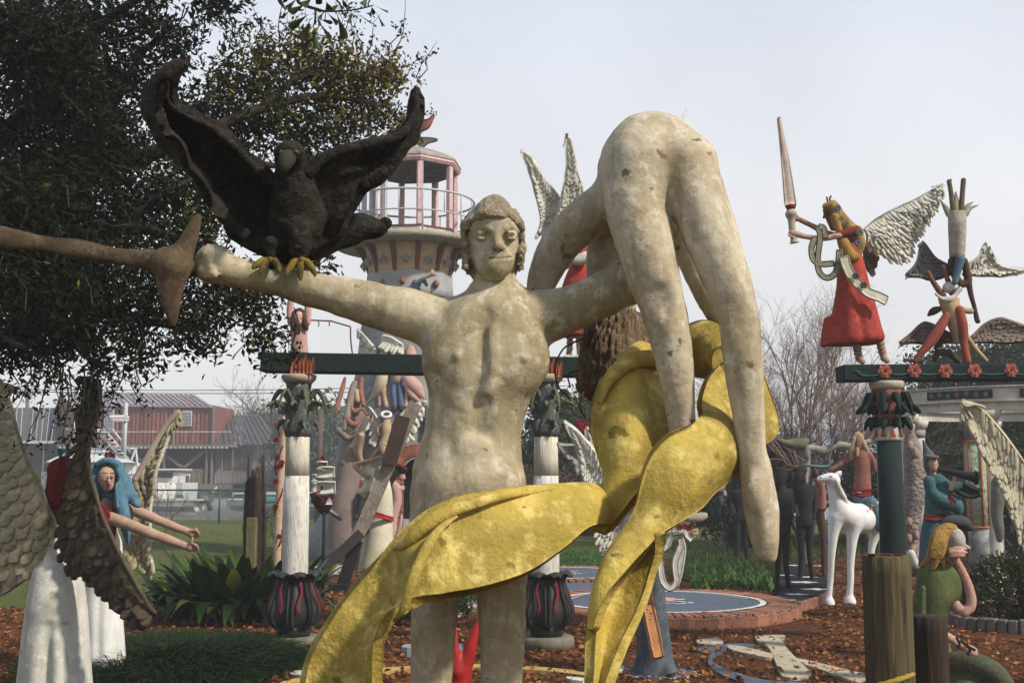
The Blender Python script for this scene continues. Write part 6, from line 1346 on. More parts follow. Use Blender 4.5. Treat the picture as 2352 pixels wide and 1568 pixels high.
# ================================================================ painted tower (lighthouse)
def tower():
    d = 22.0; cx = P(940, 700, d)[0]; zz = lambda y: P(940, y, d)[2]; S = px(1, d)
    T = thing('lighthouse', 'painted lighthouse tower crowned with a pink-posted lantern room, centre left', 'lighthouse', (cx, d, 0)); c = (cx, d, 0)
    M_w = mat('tower_plaster', (.27, .265, .26), (.18, .185, .195), (.38, .36, .33), scale=1.1, bump=.6, bscale=12, spots=(.15, .10, .08), sp_scale=2.5, sp_lim=.66)
    M_cr = mat('tower_cream', (.66, .50, .30), (.56, .42, .25), scale=2, bump=.2)
    M_cloud = mat('tower_cloud_band', (.42, .41, .40), (.30, .30, .31), scale=2.5, bump=.6)
    M_dk = mat('gallery_deck', (.40, .36, .27), (.28, .25, .18), (.50, .46, .36), scale=3, bump=.4)
    M_p = mat('pink_post_paint', (.68, .42, .43), (.58, .34, .35), (.78, .66, .64), scale=6, stretch=(1, 1, .3), bump=.2)
    M_rb = mat('red_brown_bracket', (.20, .06, .035), (.14, .045, .03), bump=.2)
    M_st = mat('silver_star', (.38, .38, .37), (.27, .27, .26), scale=8, bump=.3)
    M_rl = mat('railing_grey', (.50, .52, .54), bump=0, rough=.4)
    M_rf = mat('lantern_roof', (.40, .36, .31), (.24, .21, .18), (.50, .42, .34), scale=3, bump=.7)
    M_cl = mat('ceiling_grey', (.10, .105, .115), bump=.1)
    mk('wall', lathe([(0, 2.1), (.5, 1.75), (zz(1160), 1.5), (zz(1000), 1.26), (zz(860), .99), (zz(755), .90), (zz(690), .82), (zz(662), .79)], c, 64), M_w, T)
    mk('cloud_band', lathe([(zz(690), .84), (zz(672), .82), (zz(640), .80), (zz(634), .79)], c, 56, flute=9, fl=.015), M_cloud, T)
    mk('neck', lathe([(zz(640), .785), (zz(610), .80), (zz(585), .84), (zz(566), .94)], c, 56), M_cr, T)
    n8 = 8; zD = zz(572)
    mk('gallery', lathe([(zD-.03, .92), (zD-.01, 1.36), (zD+.0, 1.40), (zD+.07, 1.41), (zD+.10, 1.39), (zD+.10, .5)], c, 64), M_dk, T)
    for k in range(12):
        a = 2*math.pi*(k+.5)/12; o = np.array([math.cos(a), math.sin(a), 0]); s_ = np.array([-o[1], o[0], 0]); b0 = np.array([cx, d, 0])
        tri = [(.78, zz(640)), (.80, zD-.02), (1.06, zD-.02), (.94, zz(585)-.05), (.85, zz(615))]
        V_ = [b0+o*r+[0, 0, z]+s_*.038*q for q in (-1, 1) for r, z in tri]; n = 5
        mk('bracket', (V_, [tuple(range(n))[::-1], tuple(range(n, 2*n))]+[(i, (i+1) % n, (i+1) % n+n, i+n) for i in range(n)]), M_rb, T, smooth=False)
        a += math.pi/12; o = np.array([math.cos(a), math.sin(a), 0]); s_ = np.array([-o[1], o[0], 0]); ctr = b0+o*.86+[0, 0, zz(612)]; V_ = [ctr+o*.09]
        for i in range(10):
            r = (.135 if i % 2 == 0 else .055); V_.append(ctr+s_*r*math.sin(i*math.pi/5)+np.array([0, 0, r*math.cos(i*math.pi/5)]))
        V_.append(ctr-o*.05); mk('star', (V_, [(0, i+1, (i+1) % 10+1) for i in range(10)]+[(11, (i+1) % 10+1, i+1) for i in range(10)]), M_st, T, smooth=False)
    # lantern room
    z0 = zD+.10; z1 = z0+.16; zr = zz(395)+.0; R8 = .93; a0 = math.pi/8-.12
    mk('lantern_base', lathe([(z0, R8), (z1, R8), (z1+.005, R8-.1)], c, 8, a0), mat('lantern_white', (.58, .57, .55), (.38, .35, .30), scale=4, bump=.3), T, smooth=False)
    mk('lantern_sill', lathe([(z1+.006, R8+.015), (z1+.035, R8+.015)], c, 8, a0), M_rb, T, smooth=False)
    for k in range(8):
        a = a0+2*math.pi*k/8; o = np.array([math.cos(a), math.sin(a), 0]); p = np.array([cx, d, 0])+o*(R8-.05)
        q = mk('post', bbox(p+[0, 0, (z1+.036+zr)/2], (.09, .09, zr-z1-.036), .012, rotz(a)), M_p, T, smooth=False)
        mk('white_edge', box(p+o*.0+np.array([-o[1], o[0], 0])*.056+[0, 0, (z1+.04+zr)/2], (.08, .022, zr-z1-.06), rotz(a)), M_rl, q, smooth=False)
    mk('eave', lathe([(zr, R8+.02), (zr+.05, R8+.06), (zr+.10, R8+.05)], c, 8, a0), M_p, T, smooth=False)
    mk('ceiling', lathe([(zr-.02, R8-.03), (zr+.0, R8-.03)], c, 8, a0), M_cl, T, smooth=False)
    for k in range(8):
        a = a0+2*math.pi*k/8; o = np.array([math.cos(a), math.sin(a), 0]); mk('rafter', bar(np.array([cx, d, zr-.035]), np.array([cx, d, zr-.035])+o*.88, .03), mat('rafter_grey', (.2, .2, .21), bump=0), T, smooth=False)
    mk('roof', lathe([(zr+.101, R8+.07), (zr+.15, R8+.06), (zr+.27, .74), (zr+.38, .48), (zr+.44, .28), (zr+.47, .12), (zr+.52, .07), (zr+.56, .06)], c, 8, a0), M_rf, T, smooth=False)
    ez = zr+.50; mk('egg', lathe([(ez, .05), (ez+.04, .12), (ez+.11, .15), (ez+.18, .125), (ez+.22, .07)], c, 20), mat('blue_egg', (.10, .19, .27), bump=.2), T)
    mk('egg_crown', lathe([(ez+.16, .136), (ez+.22, .12), (ez+.20, .06)], c, 10, 0, 5, .12), WHT, T)
    # railing
    rr_ = 1.22; zt = z0+.0+ (zz(455)-zz(548)); NB = 18
    for h_, r_ in ((zt, .022), (z0+(zt-z0)*.52, .015)):
        pts = [(cx+rr_*math.cos(t), d+rr_*math.sin(t), h_) for t in np.linspace(0, 2*math.pi, 65)]; mk('rail', tube(pts, r_, n=6, caps=False), M_rl, T)
    for k in range(NB):
        a = 2*math.pi*k/NB+.1; full = k % 2 == 0; mk('baluster', tube([(cx+rr_*math.cos(a), d+rr_*math.sin(a), z0 if full else z0+(zt-z0)*.52), (cx+rr_*math.cos(a), d+rr_*math.sin(a), zt)], .018 if full else .011, n=6), M_rl, T)
    # angel on the roof
    t = thing('angel_statue', 'small red-winged angel balancing on the blue egg above the lantern roof', 'statue', P(942, 322, d))
    sc([('c', [(946, 318, 4), (944, 305, 8), (938, 290, 12), (935, 280, 9)], d, .05), ('e', 930, 272, d, 8, 8, .06)], .025, TER, 'body', t)
    M_rw = mat('red_wing', (.25, .07, .045), (.18, .05, .035), bump=.6)
    mk('wing', strip([P(940, 282, d), P(960, 275, d), P(982, 276, d), P(996, 263, d+.1)], [P(945, 312, d), P(965, 302, d), P(985, 292, d), P(997, 270, d+.1)], 20, 6, .06), M_rw, t); mk('wing', strip([P(948, 302, d-.1), P(965, 316, d-.2), P(985, 318, d-.2), P(1003, 320, d-.2)], [P(952, 322, d-.1), P(968, 338, d-.2), P(984, 328, d-.2), P(1003, 323, d-.2)], 20, 6, .06), mat('green_grey_wing', (.13, .13, .09), bump=.6), t)
    mk('wing', strip([P(932, 282, d), P(920, 284, d), P(912, 292, d)], [P(935, 306, d), P(922, 304, d), P(912, 297, d)], 14, 5, .06), M_rw, t)
    # heads and trumpets of the cloud band
    def bump_fig(x, y, ops, m, name, **kw): return sc(ops, .022, m, name, T, **kw)
    for x, y, m in ((924, 644, TER), (955, 650, TER), (1002, 652, TER), (880, 650, TER), (938, 668, BRN)):
        dd = d-.80+abs(x-940)**2*S*S/1.5; sc([('e', x, y, dd-.03, 7.5, 9.5, .08), ('e', x+2, y+3, dd-.12, 2.5, 3, .03)], .018, m, 'relief_head', T)
    dd = d-.88; sc([('c', [(945, 672, 5, dd), (955, 660, 8, dd), (965, 645, 6, dd)], dd, .02), ('c', [(972, 640, 6, dd), (980, 655, 4, dd)], dd, .02)], .02, BLU, 'relief_sleeve', T)
    mk('trumpet', tube([P(962, 645, dd-.1), P(975, 637, dd-.12), P(992, 629, dd-.14), P(998, 625, dd-.14)], [.03, .035, .05, .075], n=10), mat('cream_trumpet', (.58, .48, .32), bump=.3), T)

    # relief figures on the wall
    rf = lambda x, y: d-np.interp(y, [640, 755, 860, 1000, 1160, 1290], [.80, .90, .99, 1.26, 1.5, 1.75])*math.sqrt(max(0.05, 1-min(.95, abs(x-940)*S/np.interp(y, [640, 755, 860, 1000, 1160, 1290], [.80, .90, .99, 1.26, 1.5, 1.75]))**2))
    def R(rows, off=.06): return [(x, y, r, rf(x, y)-off) for x, y, r in rows]
    def relief(name, label, parts):
        t = thing(name, label, 'relief statue', P(parts[0][1][0][0], parts[0][1][-1][1], rf(parts[0][1][0][0], parts[0][1][0][1])))
        for nm, rows, m, off in parts: sc([('c', R(rows, off), d, .03)], .018, m, nm, t, .006, 14)
        return t
    wing = lambda par, A, B, o=.16, f=None: fwing([(x, y, rf(x, y)-o) for x, y in A], [(x, y, rf(x, y)-o) for x, y in B], FWH, f or FWH, par, 9, 4, .16, th=.05, ang=.2, nu=24)
    t = relief('relief_figure', 'blonde figure in a long white dress set high on the tower wall', [('body', [(886, 800, 8), (886, 815, 13), (884, 850, 12), (880, 900, 11)], BGE, .05), ('dress', [(884, 822, 15), (882, 850, 16), (876, 880, 16), (862, 905, 10), (845, 925, 4)], mat('cream_dress', (.62, .55, .38), (.5, .43, .28), bump=.6), .09), ('leg', [(882, 890, 7), (884, 915, 6), (888, 932, 6)], SK, .06), ('leg', [(872, 890, 7), (873, 915, 6), (872, 930, 6)], SK, .06), ('hair', [(880, 796, 6), (878, 812, 6), (876, 830, 3)], YEL, .1), ('hair', [(892, 796, 6), (895, 812, 6), (898, 828, 3)], YEL, .1)])
    wing(t, [(823, 755), (842, 775), (862, 800)], [(830, 820), (846, 825), (864, 822)]); wing(t, [(880, 770), (900, 775), (925, 790)], [(878, 790), (900, 800), (925, 806)])
    relief('relief_figure', 'man in blue jeans and an orange cap among the tower reliefs', [('body', [(913, 800, 9), (913, 818, 16), (913, 850, 15), (912, 872, 14)], mat('tan_vest', (.36, .27, .19), bump=.6), .06), ('jeans', [(906, 868, 10), (905, 900, 8), (907, 932, 7)], mat('jeans_blue', (.11, .16, .25), (.08, .11, .18), bump=.4), .06), ('jeans', [(919, 868, 10), (921, 900, 8), (922, 932, 7)], mat('jeans_blue', (.11, .16, .25)), .06), ('shoe', [(906, 936, 7), (905, 940, 6)], BRN, .08), ('shoe', [(922, 936, 7), (924, 940, 6)], BRN, .08), ('cap', [(913, 795, 9), (913, 798, 9)], mat('orange_cap', (.42, .13, .04), bump=.2), .08)])
    relief('relief_figure', 'figure in draped pink cloth beside the jeans-wearing relief', [('body', [(944, 800, 9), (944, 818, 15), (946, 850, 14)], SK, .05), ('drape', [(938, 872, 15), (950, 885, 18), (962, 900, 12), (972, 912, 5)], PNK, .1), ('drape', [(932, 880, 8), (945, 905, 7), (965, 922, 4)], PNK, .12), ('leg', [(936, 890, 6), (934, 915, 5), (932, 932, 5)], SK, .06), ('leg', [(948, 905, 6), (950, 930, 5)], SK, .06), ('white_scarf', [(938, 824, 6), (955, 832, 10), (970, 830, 8)], WHT, .1)])
    relief('relief_figure', 'small brown-haired relief head beside the blonde figure', [('body', [(866, 812, 8), (866, 826, 9)], BRN, .06), ('arm', [(858, 824, 4), (866, 835, 5)], SK, .08)])
    t = relief('cherub_statue', 'naked winged cherub with a white halo on the tower wall', [('body', [(889, 966, 9), (888, 985, 13), (887, 1005, 11), (880, 1025, 11), (888, 1050, 7)], BGE, .10), ('arm', [(880, 975, 5), (868, 985, 5), (872, 1000, 4)], BGE, .14), ('hair', [(889, 955, 8), (889, 960, 8)], BRN, .12), ('leg', [(882, 1020, 9), (866, 1035, 6), (852, 1052, 4)], BGE, .12)])
    mk('halo', tube([P(887+10.5*math.cos(a), 952+6*math.sin(a), rf(887, 950)-.15-.05*math.sin(a)) for a in np.linspace(0, 2*math.pi, 25)], .028, n=8, caps=False), WHH, t)
    wing(t, [(826, 925), (850, 935), (870, 965), (876, 985)], [(828, 932), (846, 975), (856, 1010), (864, 1020)], .1); wing(t, [(970, 922), (945, 930), (922, 950), (905, 975)], [(972, 935), (952, 975), (938, 1010), (920, 1018)], .1)
    relief('relief_figure', 'dark slim relief figure near the right edge of the tower wall', [('body', [(978, 935, 6), (980, 960, 7), (978, 990, 6), (975, 1000, 4)], mat('slate_paint', (.10, .10, .12), bump=.4), .08)])
    t = relief('relief_figure', 'crouching beige relief figure holding on low at the left of the tower', [('body', [(832, 1105, 8), (822, 1130, 13), (812, 1155, 12), (800, 1180, 12), (785, 1188, 9)], BGE, .15), ('arm', [(826, 1120, 6), (838, 1140, 5), (846, 1128, 4)], BGE, .22), ('hair', [(830, 1110, 10), (828, 1122, 8)], mat('auburn', (.22, .08, .045), bump=.5), .2), ('leg', [(805, 1180, 8), (830, 1195, 6), (812, 1225, 5)], BGE, .2)])
    # leaning column of red and brown figures on the left side
    t = thing('figure_pillar', 'knotted red-brown pillar of clinging figures on the left side of the tower', 'sculpture', (P(795, 1240, d-1.4)[0], d-1.4, 0)); dd = d-1.3
    M_pil = mat('pillar_plaster', (.26, .22, .19), (.15, .13, .12), (.34, .16, .11), scale=1.8, bump=1, bscale=10)
    sc([('c', [(790, 1290, 42), (792, 1200, 36), (800, 1100, 29), (806, 1040, 24), (812, 1000, 24), (818, 950, 22), (815, 900, 16)], dd, .1)], .05, M_pil, 'trunk', t, .03, 6)
    for rows, m in ((([(793, 868, 5), (785, 900, 8), (775, 935, 6), (770, 950, 3)]), TER), ([(815, 880, 9), (808, 910, 10), (800, 950, 10), (790, 985, 6)], M_pil), ([(832, 870, 5), (830, 900, 7), (835, 930, 6)], TER), ([(803, 925, 8), (812, 945, 7), (830, 938, 6), (842, 950, 5)], TER), ([(820, 900, 8), (822, 920, 6)], BGE), ([(795, 960, 8), (812, 975, 7), (832, 960, 6)], TER), ([(780, 990, 10), (800, 1005, 8), (820, 995, 6), (845, 960, 5)], M_pil), ([(830, 1000, 9), (822, 1030, 10), (830, 1060, 6)], SK), ([(790, 1060, 10), (805, 1085, 12), (812, 1110, 8)], M_pil), ([(800, 1075, 5), (812, 1095, 6), (826, 1115, 5)], mat('moss_green', (.14, .22, .14), bump=.5)), ([(788, 1090, 5), (800, 1120, 5)], TER)):
        sc([('c', [(x, y, r, dd-.45+.004*abs(y-980)) for x, y, r in rows], dd, .04)], .02, m, 'clinging_figure', t, .012, 14)
    # brick doorway
    t = thing('doorway', 'arched brick doorway with a dark opening at the foot of the tower', 'doorway', (P(957, 1260, d-1.9)[0], d-1.9, 0)); dd = d-1.75; M_b = objrand(mat('door_brick', (.34, .13, .075), (.22, .08, .05), scale=9, bump=.7, spots=(.3, .26, .2), sp_scale=8), .3)
    bx_ = raw_mesh('brick', bbox((0, 0, 0), (.23, .12, .085), .01), M_b, smooth=False)
    cxd, czd = P(958, 1085, dd)[0], P(958, 1085, dd)[2]; rin = px(33, dd)
    for k in range(19):
        a = math.pi*k/18; r = rin+.13; inst('brick', bx_, frame((cxd-r*math.cos(a), dd, czd+r*math.sin(a)), (-math.cos(a), 0, math.sin(a)), (0, 1, 0), (math.sin(a), 0, math.cos(a))), t)
    z = .05
    while z < czd:
        for s_ in (-1, 1):
            for q in (0, 1): inst('brick', bx_, Matrix.Translation((cxd+s_*(rin+.115+q*.24)+R0.uniform(-.008, .008), dd+.02, z)), t)
        z += .095
    mk('jamb', join(box((cxd-rin-.24, dd+.35, czd/2), (.5, .6, czd)), box((cxd+rin+.24, dd+.35, czd/2), (.5, .6, czd))), mat('mortar', (.2, .17, .14), bump=.3), t, smooth=False)
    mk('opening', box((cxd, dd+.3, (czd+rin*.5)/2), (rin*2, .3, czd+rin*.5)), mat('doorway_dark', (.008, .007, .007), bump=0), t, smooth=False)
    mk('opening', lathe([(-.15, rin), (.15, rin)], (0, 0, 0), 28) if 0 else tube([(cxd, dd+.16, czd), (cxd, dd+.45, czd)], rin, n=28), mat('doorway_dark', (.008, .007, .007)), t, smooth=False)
    # pink long-haired figure in the doorway
    d4 = 19.2; t = thing('nude_statue', 'pink nude with long black hair leaning out beside the brick doorway', 'statue', G(905, 1290))
    sc([('c', [(904, 1108, 7), (908, 1120, 12), (912, 1150, 11), (902, 1185, 12), (898, 1215, 13)], d4, .03), ('c', [(905, 1118, 8), (922, 1122, 6), (926, 1118, 4)], d4, .02), ('c', [(898, 1215, 11), (905, 1250, 9), (902, 1290, 6)], d4, .02), ('c', [(905, 1250, 5, d4-.2), (915, 1220, 5, d4-.25), (921, 1195, 4, d4-.25), (922, 1182, 2, d4-.25)], d4, .02), ('e', 922, 1092, d4, 8, 13, .08), ('c', [(928, 1092, 2), (931, 1098, 2)], d4, .01)], .014, PNK, 'body', t)
    sc([('c', [(928, 1080, 7), (912, 1078, 11), (900, 1092, 12), (893, 1110, 9), (888, 1122, 4)], d4-.05, .03)], .014, mat('black_hair', (.018, .014, .012), bump=1, bscale=40), 'hair', t, .004, 50)
    mk('headband', tube([P(890, 1073, d4-.12), P(912, 1066, d4-.14), P(934, 1078, d4-.1)], .03, n=7, smooth_n=14), DRD, t)
tower()

# ================================================================ cross-bearer, ship, rose pole, stump (left of centre)
def mid_left():
    d = 15.8; t = thing('cross_bearer_statue', 'figure in a white robe with a red belt, bent under a heavy timber cross', 'statue', G(842, 1352))
    rb = mat('cream_robe', (.66, .62, .46), (.54, .49, .34), (.72, .69, .56), scale=4, bump=.5)
    sc([('l', [(1098, 872, 892, .06), (1112, 866, 896, .12), (1140, 856, 901, .15), (1180, 848, 902, .16), (1192, 846, 901, .155), (1225, 838, 901, .18), (1270, 830, 900, .20), (1300, 824, 876, .19), (1313, 822, 845, .14)], d, .5, .02), ('c', [(878, 1110, 12), (858, 1104, 10), (842, 1098, 8)], d, .05), ('c', [(850, 1098, 10), (846, 1118, 12), (830, 1130, 6)], d, .04)], .014, rb, 'robe', t, .004, 16)
    sc([('c', [(846, 1094, 6.5), (828, 1082, 6), (815, 1068, 6), (832, 1062, 5), (855, 1056, 5), (872, 1050, 5)], d-.1, .02), ('c', [(866, 1110, 10), (868, 1090, 9), (872, 1082, 12)], d, .03), ('c', [(870, 1110, 8), (868, 1200, 8), (842, 1290, 8)], d, .02), ('c', [(868, 1200, 8), (872, 1280, 8, d+.1)], d, .02), ('c', [(842, 1290, 9), (840, 1330, 7), (836, 1362, 6), (842, 1366, 6)], d, .02), ('c', [(872, 1280, 9, d+.1), (884, 1310, 7, d+.2), (890, 1335, 5, d+.3)], d, .02)], .011, BGE, 'body', t)
    mk('belt', strip([P(846, 1171, d-.17), P(860, 1175, d-.22), P(885, 1183, d-.20), P(903, 1188, d-.06)], [P(845, 1180, d-.18), P(860, 1184, d-.23), P(885, 1192, d-.21), P(903, 1196, d-.06)], 20, 4, .02), mat('belt_red', (.40, .02, .02), bump=.2), t)
    M_wt = mat('weathered_timber', (.30, .25, .20), (.19, .15, .12), (.40, .35, .29), scale=6, stretch=(1, 1, 1), bump=1, bscale=60); M_dt = mat('dark_timber', (.075, .045, .03), (.04, .026, .02), scale=6, bump=.7); M_bt = mat('charred_timber', (.014, .012, .011), (.025, .02, .018), bump=.6)
    c = thing('wooden_cross', 'weathered grey and dark timber cross carried on the back of the robed figure', 'cross', P(786, 1350, d))
    mk('upright', bar(P(954, 926, d-.35), P(820, 1238, d-.45), .16, .13, (0, 1, 0)), M_wt, c, smooth=False)
    mk('upright_side', bar(P(926, 956, d-.50), P(893, 1066, d-.54), .19, .10, (0, 1, 0)), M_dt, c, smooth=False)
    mk('crossarm', bar(P(840, 1215, d-.40), P(728, 1320, d-.9), .13, .12, (0, 1, 0)), M_bt, c, smooth=False)
    mk('foot_beam', bar(P(840, 1180, d-.25), P(784, 1352, d-.35), .15, .13, (0, 1, 0)), M_bt, c, smooth=False)
    mk('foot_block', bbox(P(778, 1352, d-.35)+np.array([0, 0, .0]), (.26, .2, .14), .01), M_bt, c, smooth=False); mk('red_edge', bar(P(846, 1196, d-.20), P(828, 1240, d-.24), .04), DRD, c, smooth=False)
    b = thing('ball', 'dark teal ball on the ground by the robed figure', 'ball', G(882, 1352)); mk('ball_shell', lathe([(.0, .05), (.05, .15), (.13, .19), (.22, .15), (.27, .05)], G(876, 1350), 20), TEA, b)
    # ship
    d = 14.5; s = thing('ship_sculpture', 'small sailing ship sculpture with white billowing sails and a dark red hull', 'sculpture', P(745, 1172, d)); M_h = mat('ship_hull_red', (.12, .018, .018), (.05, .02, .02), bump=.3, rough=.5)
    for (x0, x1, y0, y1, b_) in ((728, 752, 1060, 1077, .06), (730, 768, 1072, 1097, .09), (724, 770, 1106, 1134, .10), (717, 728, 1090, 1105, .05), (716, 727, 1110, 1132, .05)):
        mk('sail', strip([P(x0, y0, d), P((x0+x1)/2, y0-1, d-.03), P(x1, y0, d)], [P(x0-1, y1, d), P((x0+x1)/2, y1+2, d-.03), P(x1+1, y1-1, d)], 14, 8, .02, lambda u, v: b_*math.sin(math.pi*v)*math.sin(math.pi*(.15+u*.7))), WHT, s)
    mk('hull', strip([P(718, 1134, d), P(722, 1142, d-.02), P(740, 1152, d-.05), P(764, 1140, d)], [P(722, 1150, d+.05), P(730, 1162, d+.1), P(746, 1175, d+.12), P(762, 1152, d+.05)], 24, 8, .09, lambda u, v: .10*math.sin(math.pi*v)), M_h, s)
    mk('jib', strip([P(748, 1158, d-.15), P(764, 1158, d-.15)], [P(756, 1142, d-.16), P(757, 1142, d-.16)], 8, 4, .012), WHT, s)
    mk('mast', tube([P(738, 1150, d+.05), P(741, 1047, d+.05)], .014, n=6), BRN, s); mk('flag', strip([P(740, 1046, d), P(751, 1062, d)], [P(736, 1054, d), P(747, 1068, d)], 6, 3, .02), DRD, s)
    for y in (1098, 1136, 1070): mk('yard', tube([P(722, y, d), P(770, y-1, d)], .009, n=6), BRN, s)
    mk('bracket_arm', tube([P(745, 1165, d+.1), P(760, 1175, d+.6), P(780, 1190, d+1.4)], .03, n=8), GRY, s); mk('stake', tube([(P(745, 1165, d+.1)[0], d+.1, 0), P(745, 1168, d+.1)], .022, n=8), DGR, s)
    # rose pole
    d = 13.5; r = thing('rose_pole', 'peach pole wound with dark red roses behind the first column', 'pole', G(636, 1262)); pts = [(P(636, 1260, d)[0], d, 0), P(640, 1180, d), P(648, 1050, d), P(655, 950, d)]
    mk('pole', tube(pts, [.048, .045, .043, .04], n=12, smooth_n=16, wob=.04), mat('peach_pole', (.55, .38, .27), (.46, .30, .20), (.60, .48, .36), scale=6, bump=.5), r); mk('cap', bbox(P(652, 944, d), (.12, .12, .06), .01), DGR, r)
    vine = [P(640+9*math.sin(i*.9), 1255-i*15, d-.03-.03*math.cos(i*.9)) for i in range(20)]; mk('vine', tube(vine, .008, n=5, smooth_n=60), DRD, r)
    for x, y in ((637, 1050), (648, 1062), (637, 1072), (633, 1105), (655, 982), (633, 1164), (641, 1232), (645, 1070), (634, 1010)):
        flower(P(x, y, d-.07), px(7, d), mat('dark_rose', (.20, .01, .015), (.10, .008, .01), bump=.3), r, 'rose', 6)
    # rotten stump with new post in front
    d = 13.0; s = thing('tree_stump', 'dark rotten stump with splintered spikes rising behind the broad-leaved clump', 'stump', G(590, 1310)); M_r = mat('rotten_wood', (.07, .045, .03), (.025, .018, .013), (.15, .11, .07), scale=8, stretch=(2, 2, .4), bump=1, bscale=35)
    z0 = P(590, 1310, d)[2]
    for (x0, x1, yt, dd, r) in ((572, 568, 1096, 0, 12), (584, 580, 1075, -.05, 12), (594, 592, 1070, 0, 12), (604, 602, 1100, .05, 9), (571, 570, 1040, .08, 3.5), (606, 606, 1040, 0, 3.5), (601, 601, 1045, .05, 3), (588, 586, 1085, -.1, 10)):
        q = [P(x1, 1320, d+dd), P((x0+x1)/2, (yt+1320)/2, d+dd), P(x0, yt+18, d+dd), P(x0+1, yt, d+dd)]; mk('splinter', tube(q, [px(r, d), px(r*.95, d), px(r*.7, d), px(r*.15, d)], n=9, smooth_n=26, wob=.16), M_r, s)
    p = thing('wooden_post', 'greenish square timber post in front of the rotten stump', 'post', G(579, 1330)); a = P(579, 1188, 12.7); mk('timber', bbox((a[0], 12.7, a[2]/2), (px(22, 12.7), .10, a[2]), .008), mat('green_timber', (.17, .15, .06), (.10, .09, .04), (.22, .20, .11), scale=5, stretch=(3, 3, .3), bump=.6), p, smooth=False)
mid_left()
# ================================================================ beam-top statues
def beam_top():
    # angel behind the draped body, on the right end of the left beam
    d = 11.0; t = thing('angel_statue', 'red-robed white-winged angel with a sword, mostly hidden behind the draped body', 'statue', P(1320, 824, d))
    fwing([(1198, 344, d), (1221, 361, d), (1251, 411, d), (1284, 454, d), (1300, 500, d)], [(1200, 352, d), (1219, 403, d), (1234, 462, d), (1242, 508, d), (1230, 546, d)], FWH, FWH, t, 22, 8, .075, ang=-.5, seed=5)
    fwing([(1301, 308, d-.1), (1314, 328, d-.1), (1326, 390, d-.1), (1339, 437, d-.1), (1345, 490, d-.1)], [(1302, 312, d-.1), (1300, 400, d-.1), (1285, 474, d-.1), (1268, 525, d-.1), (1262, 546, d-.1)], FWH, FWH, t, 24, 8, .075, ang=-.5, seed=6)
    sc([('l', [(540, 1322, 1350, .08), (600, 1312, 1356, .10), (640, 1296, 1362, .13), (680, 1285, 1366, .15), (740, 1278, 1370, .18), (772, 1276, 1372, .18)], d, .5, .02)], .014, RED, 'robe', t, .003, 14)
    sc([('c', [(1308, 760, 8), (1309, 790, 7), (1306, 818, 7)], d, .02), ('c', [(1330, 765, 8), (1330, 790, 7), (1332, 818, 7)], d, .02), ('c', [(1322, 585, 10), (1312, 600, 9), (1300, 615, 5)], d-.15, .02), ('e', 1360, 500, d, 16, 22, .1), ('c', [(1360, 510, 8), (1336, 570, 8), (1322, 590, 7, d-.1)], d, .02), ('c', [(1336, 570, 8), (1330, 680, 8), (1330, 765, 7)], d, .02), ('c', [(1330, 680, 8), (1308, 765, 7)], d, .02)], .012, SK, 'body', t)
    sc([('c', [(1345, 590, 13), (1325, 598, 12), (1306, 588, 6)], d-.17, .02)], .01, WHT, 'cuff', t)
    mk('sandal', bbox(P(1306, 820, d), (.09, .16, .03), .008), WHT, t); mk('sandal', bbox(P(1332, 820, d), (.09, .16, .03), .008), WHT, t)
    for k in range(4): mk('strap', tube([P(1301, 812-k*12, d-.05), P(1309, 806-k*12, d-.07), P(1316, 800-k*12, d-.05)], .005, n=5), DRD, t)
    mk('sword_blade', tube([P(1578, 248, d), P(1562, 286, d), P(1500, 430, d)], [.006, .018, .03], n=6, fy=.4), WHT, t)
    sc([('c', [(1462, 720, 6), (1478, 735, 12), (1488, 760, 13), (1492, 790, 8)], 11.5, .03), ('c', [(1478, 775, 4), (1490, 782, 5)], 11.5, .03)], .012, mat('plum_paint', (.10, .06, .075), bump=.4), 'shawl', t)
    # right-hand angel raising a sword
    d = 10.0; t = thing('angel_statue', 'winged angel in a flaring red robe raising a tall pale sword, on the flowered beam', 'statue', P(1985, 834, d))
    sc([('l', [(560, 1932, 1968, .09), (590, 1926, 1980, .11), (625, 1922, 1990, .12), (655, 1921, 1997, .13), (700, 1914, 2011, .15), (750, 1905, 2024, .18), (778, 1894, 2031, .19), (792, 1890, 2010, .17)], d, .5, .02), ('c', [(1905, 740, 14), (1898, 775, 12), (1892, 790, 6)], d, .05), ('C', [(1935, 680, 3, d-.16), (1932, 740, 6, d-.19), (1920, 790, 8, d-.2)], d, .06), ('C', [(1975, 690, 2, d-.17), (1985, 780, 5, d-.2)], d, .05), ('c', [(1950, 650, 6, d-.12), (1955, 770, 10, d-.15)], d, .06)], .011, RED, 'robe', t, .002, 12)
    sc([('c', [(1966, 530, 12), (1950, 534, 11), (1925, 541, 10)], d-.14, .02)], .008, mat('sleeve_dark_red', (.20, .035, .025), bump=.4), 'sleeve', t)
    sc([('c', [(1928, 541, 7), (1887, 548, 6.5), (1850, 543, 6.5), (1828, 537, 7)], d-.16, .01), ('e', 1820, 535, d-.16, 10, 9, .03), ('c', [(1812, 540, 3, d-.2), (1822, 545, 3, d-.2)], d, .005)], .007, SK, 'arm', t, .001, 60)
    sc([('c', [(1930, 545, 7), (1895, 533, 6.5), (1860, 516, 6), (1836, 504, 6)], d+.02, .01), ('e', 1827, 501, d-.05, 9, 9, .03)], .007, mat('ruddy_skin', (.40, .22, .16), (.28, .15, .10), bump=.5), 'arm', t, .001, 60)
    sc([('l', [(472, 1893, 1922, .05), (485, 1890, 1932, .07), (505, 1898, 1940, .08), (528, 1908, 1948, .07)], d, .5, .0)]+[('c', [(1896, 490, 4, d-.04), (1892, 500, 3, d-.03)], d, .005)], .008, SK_SHADE, 'head', t)
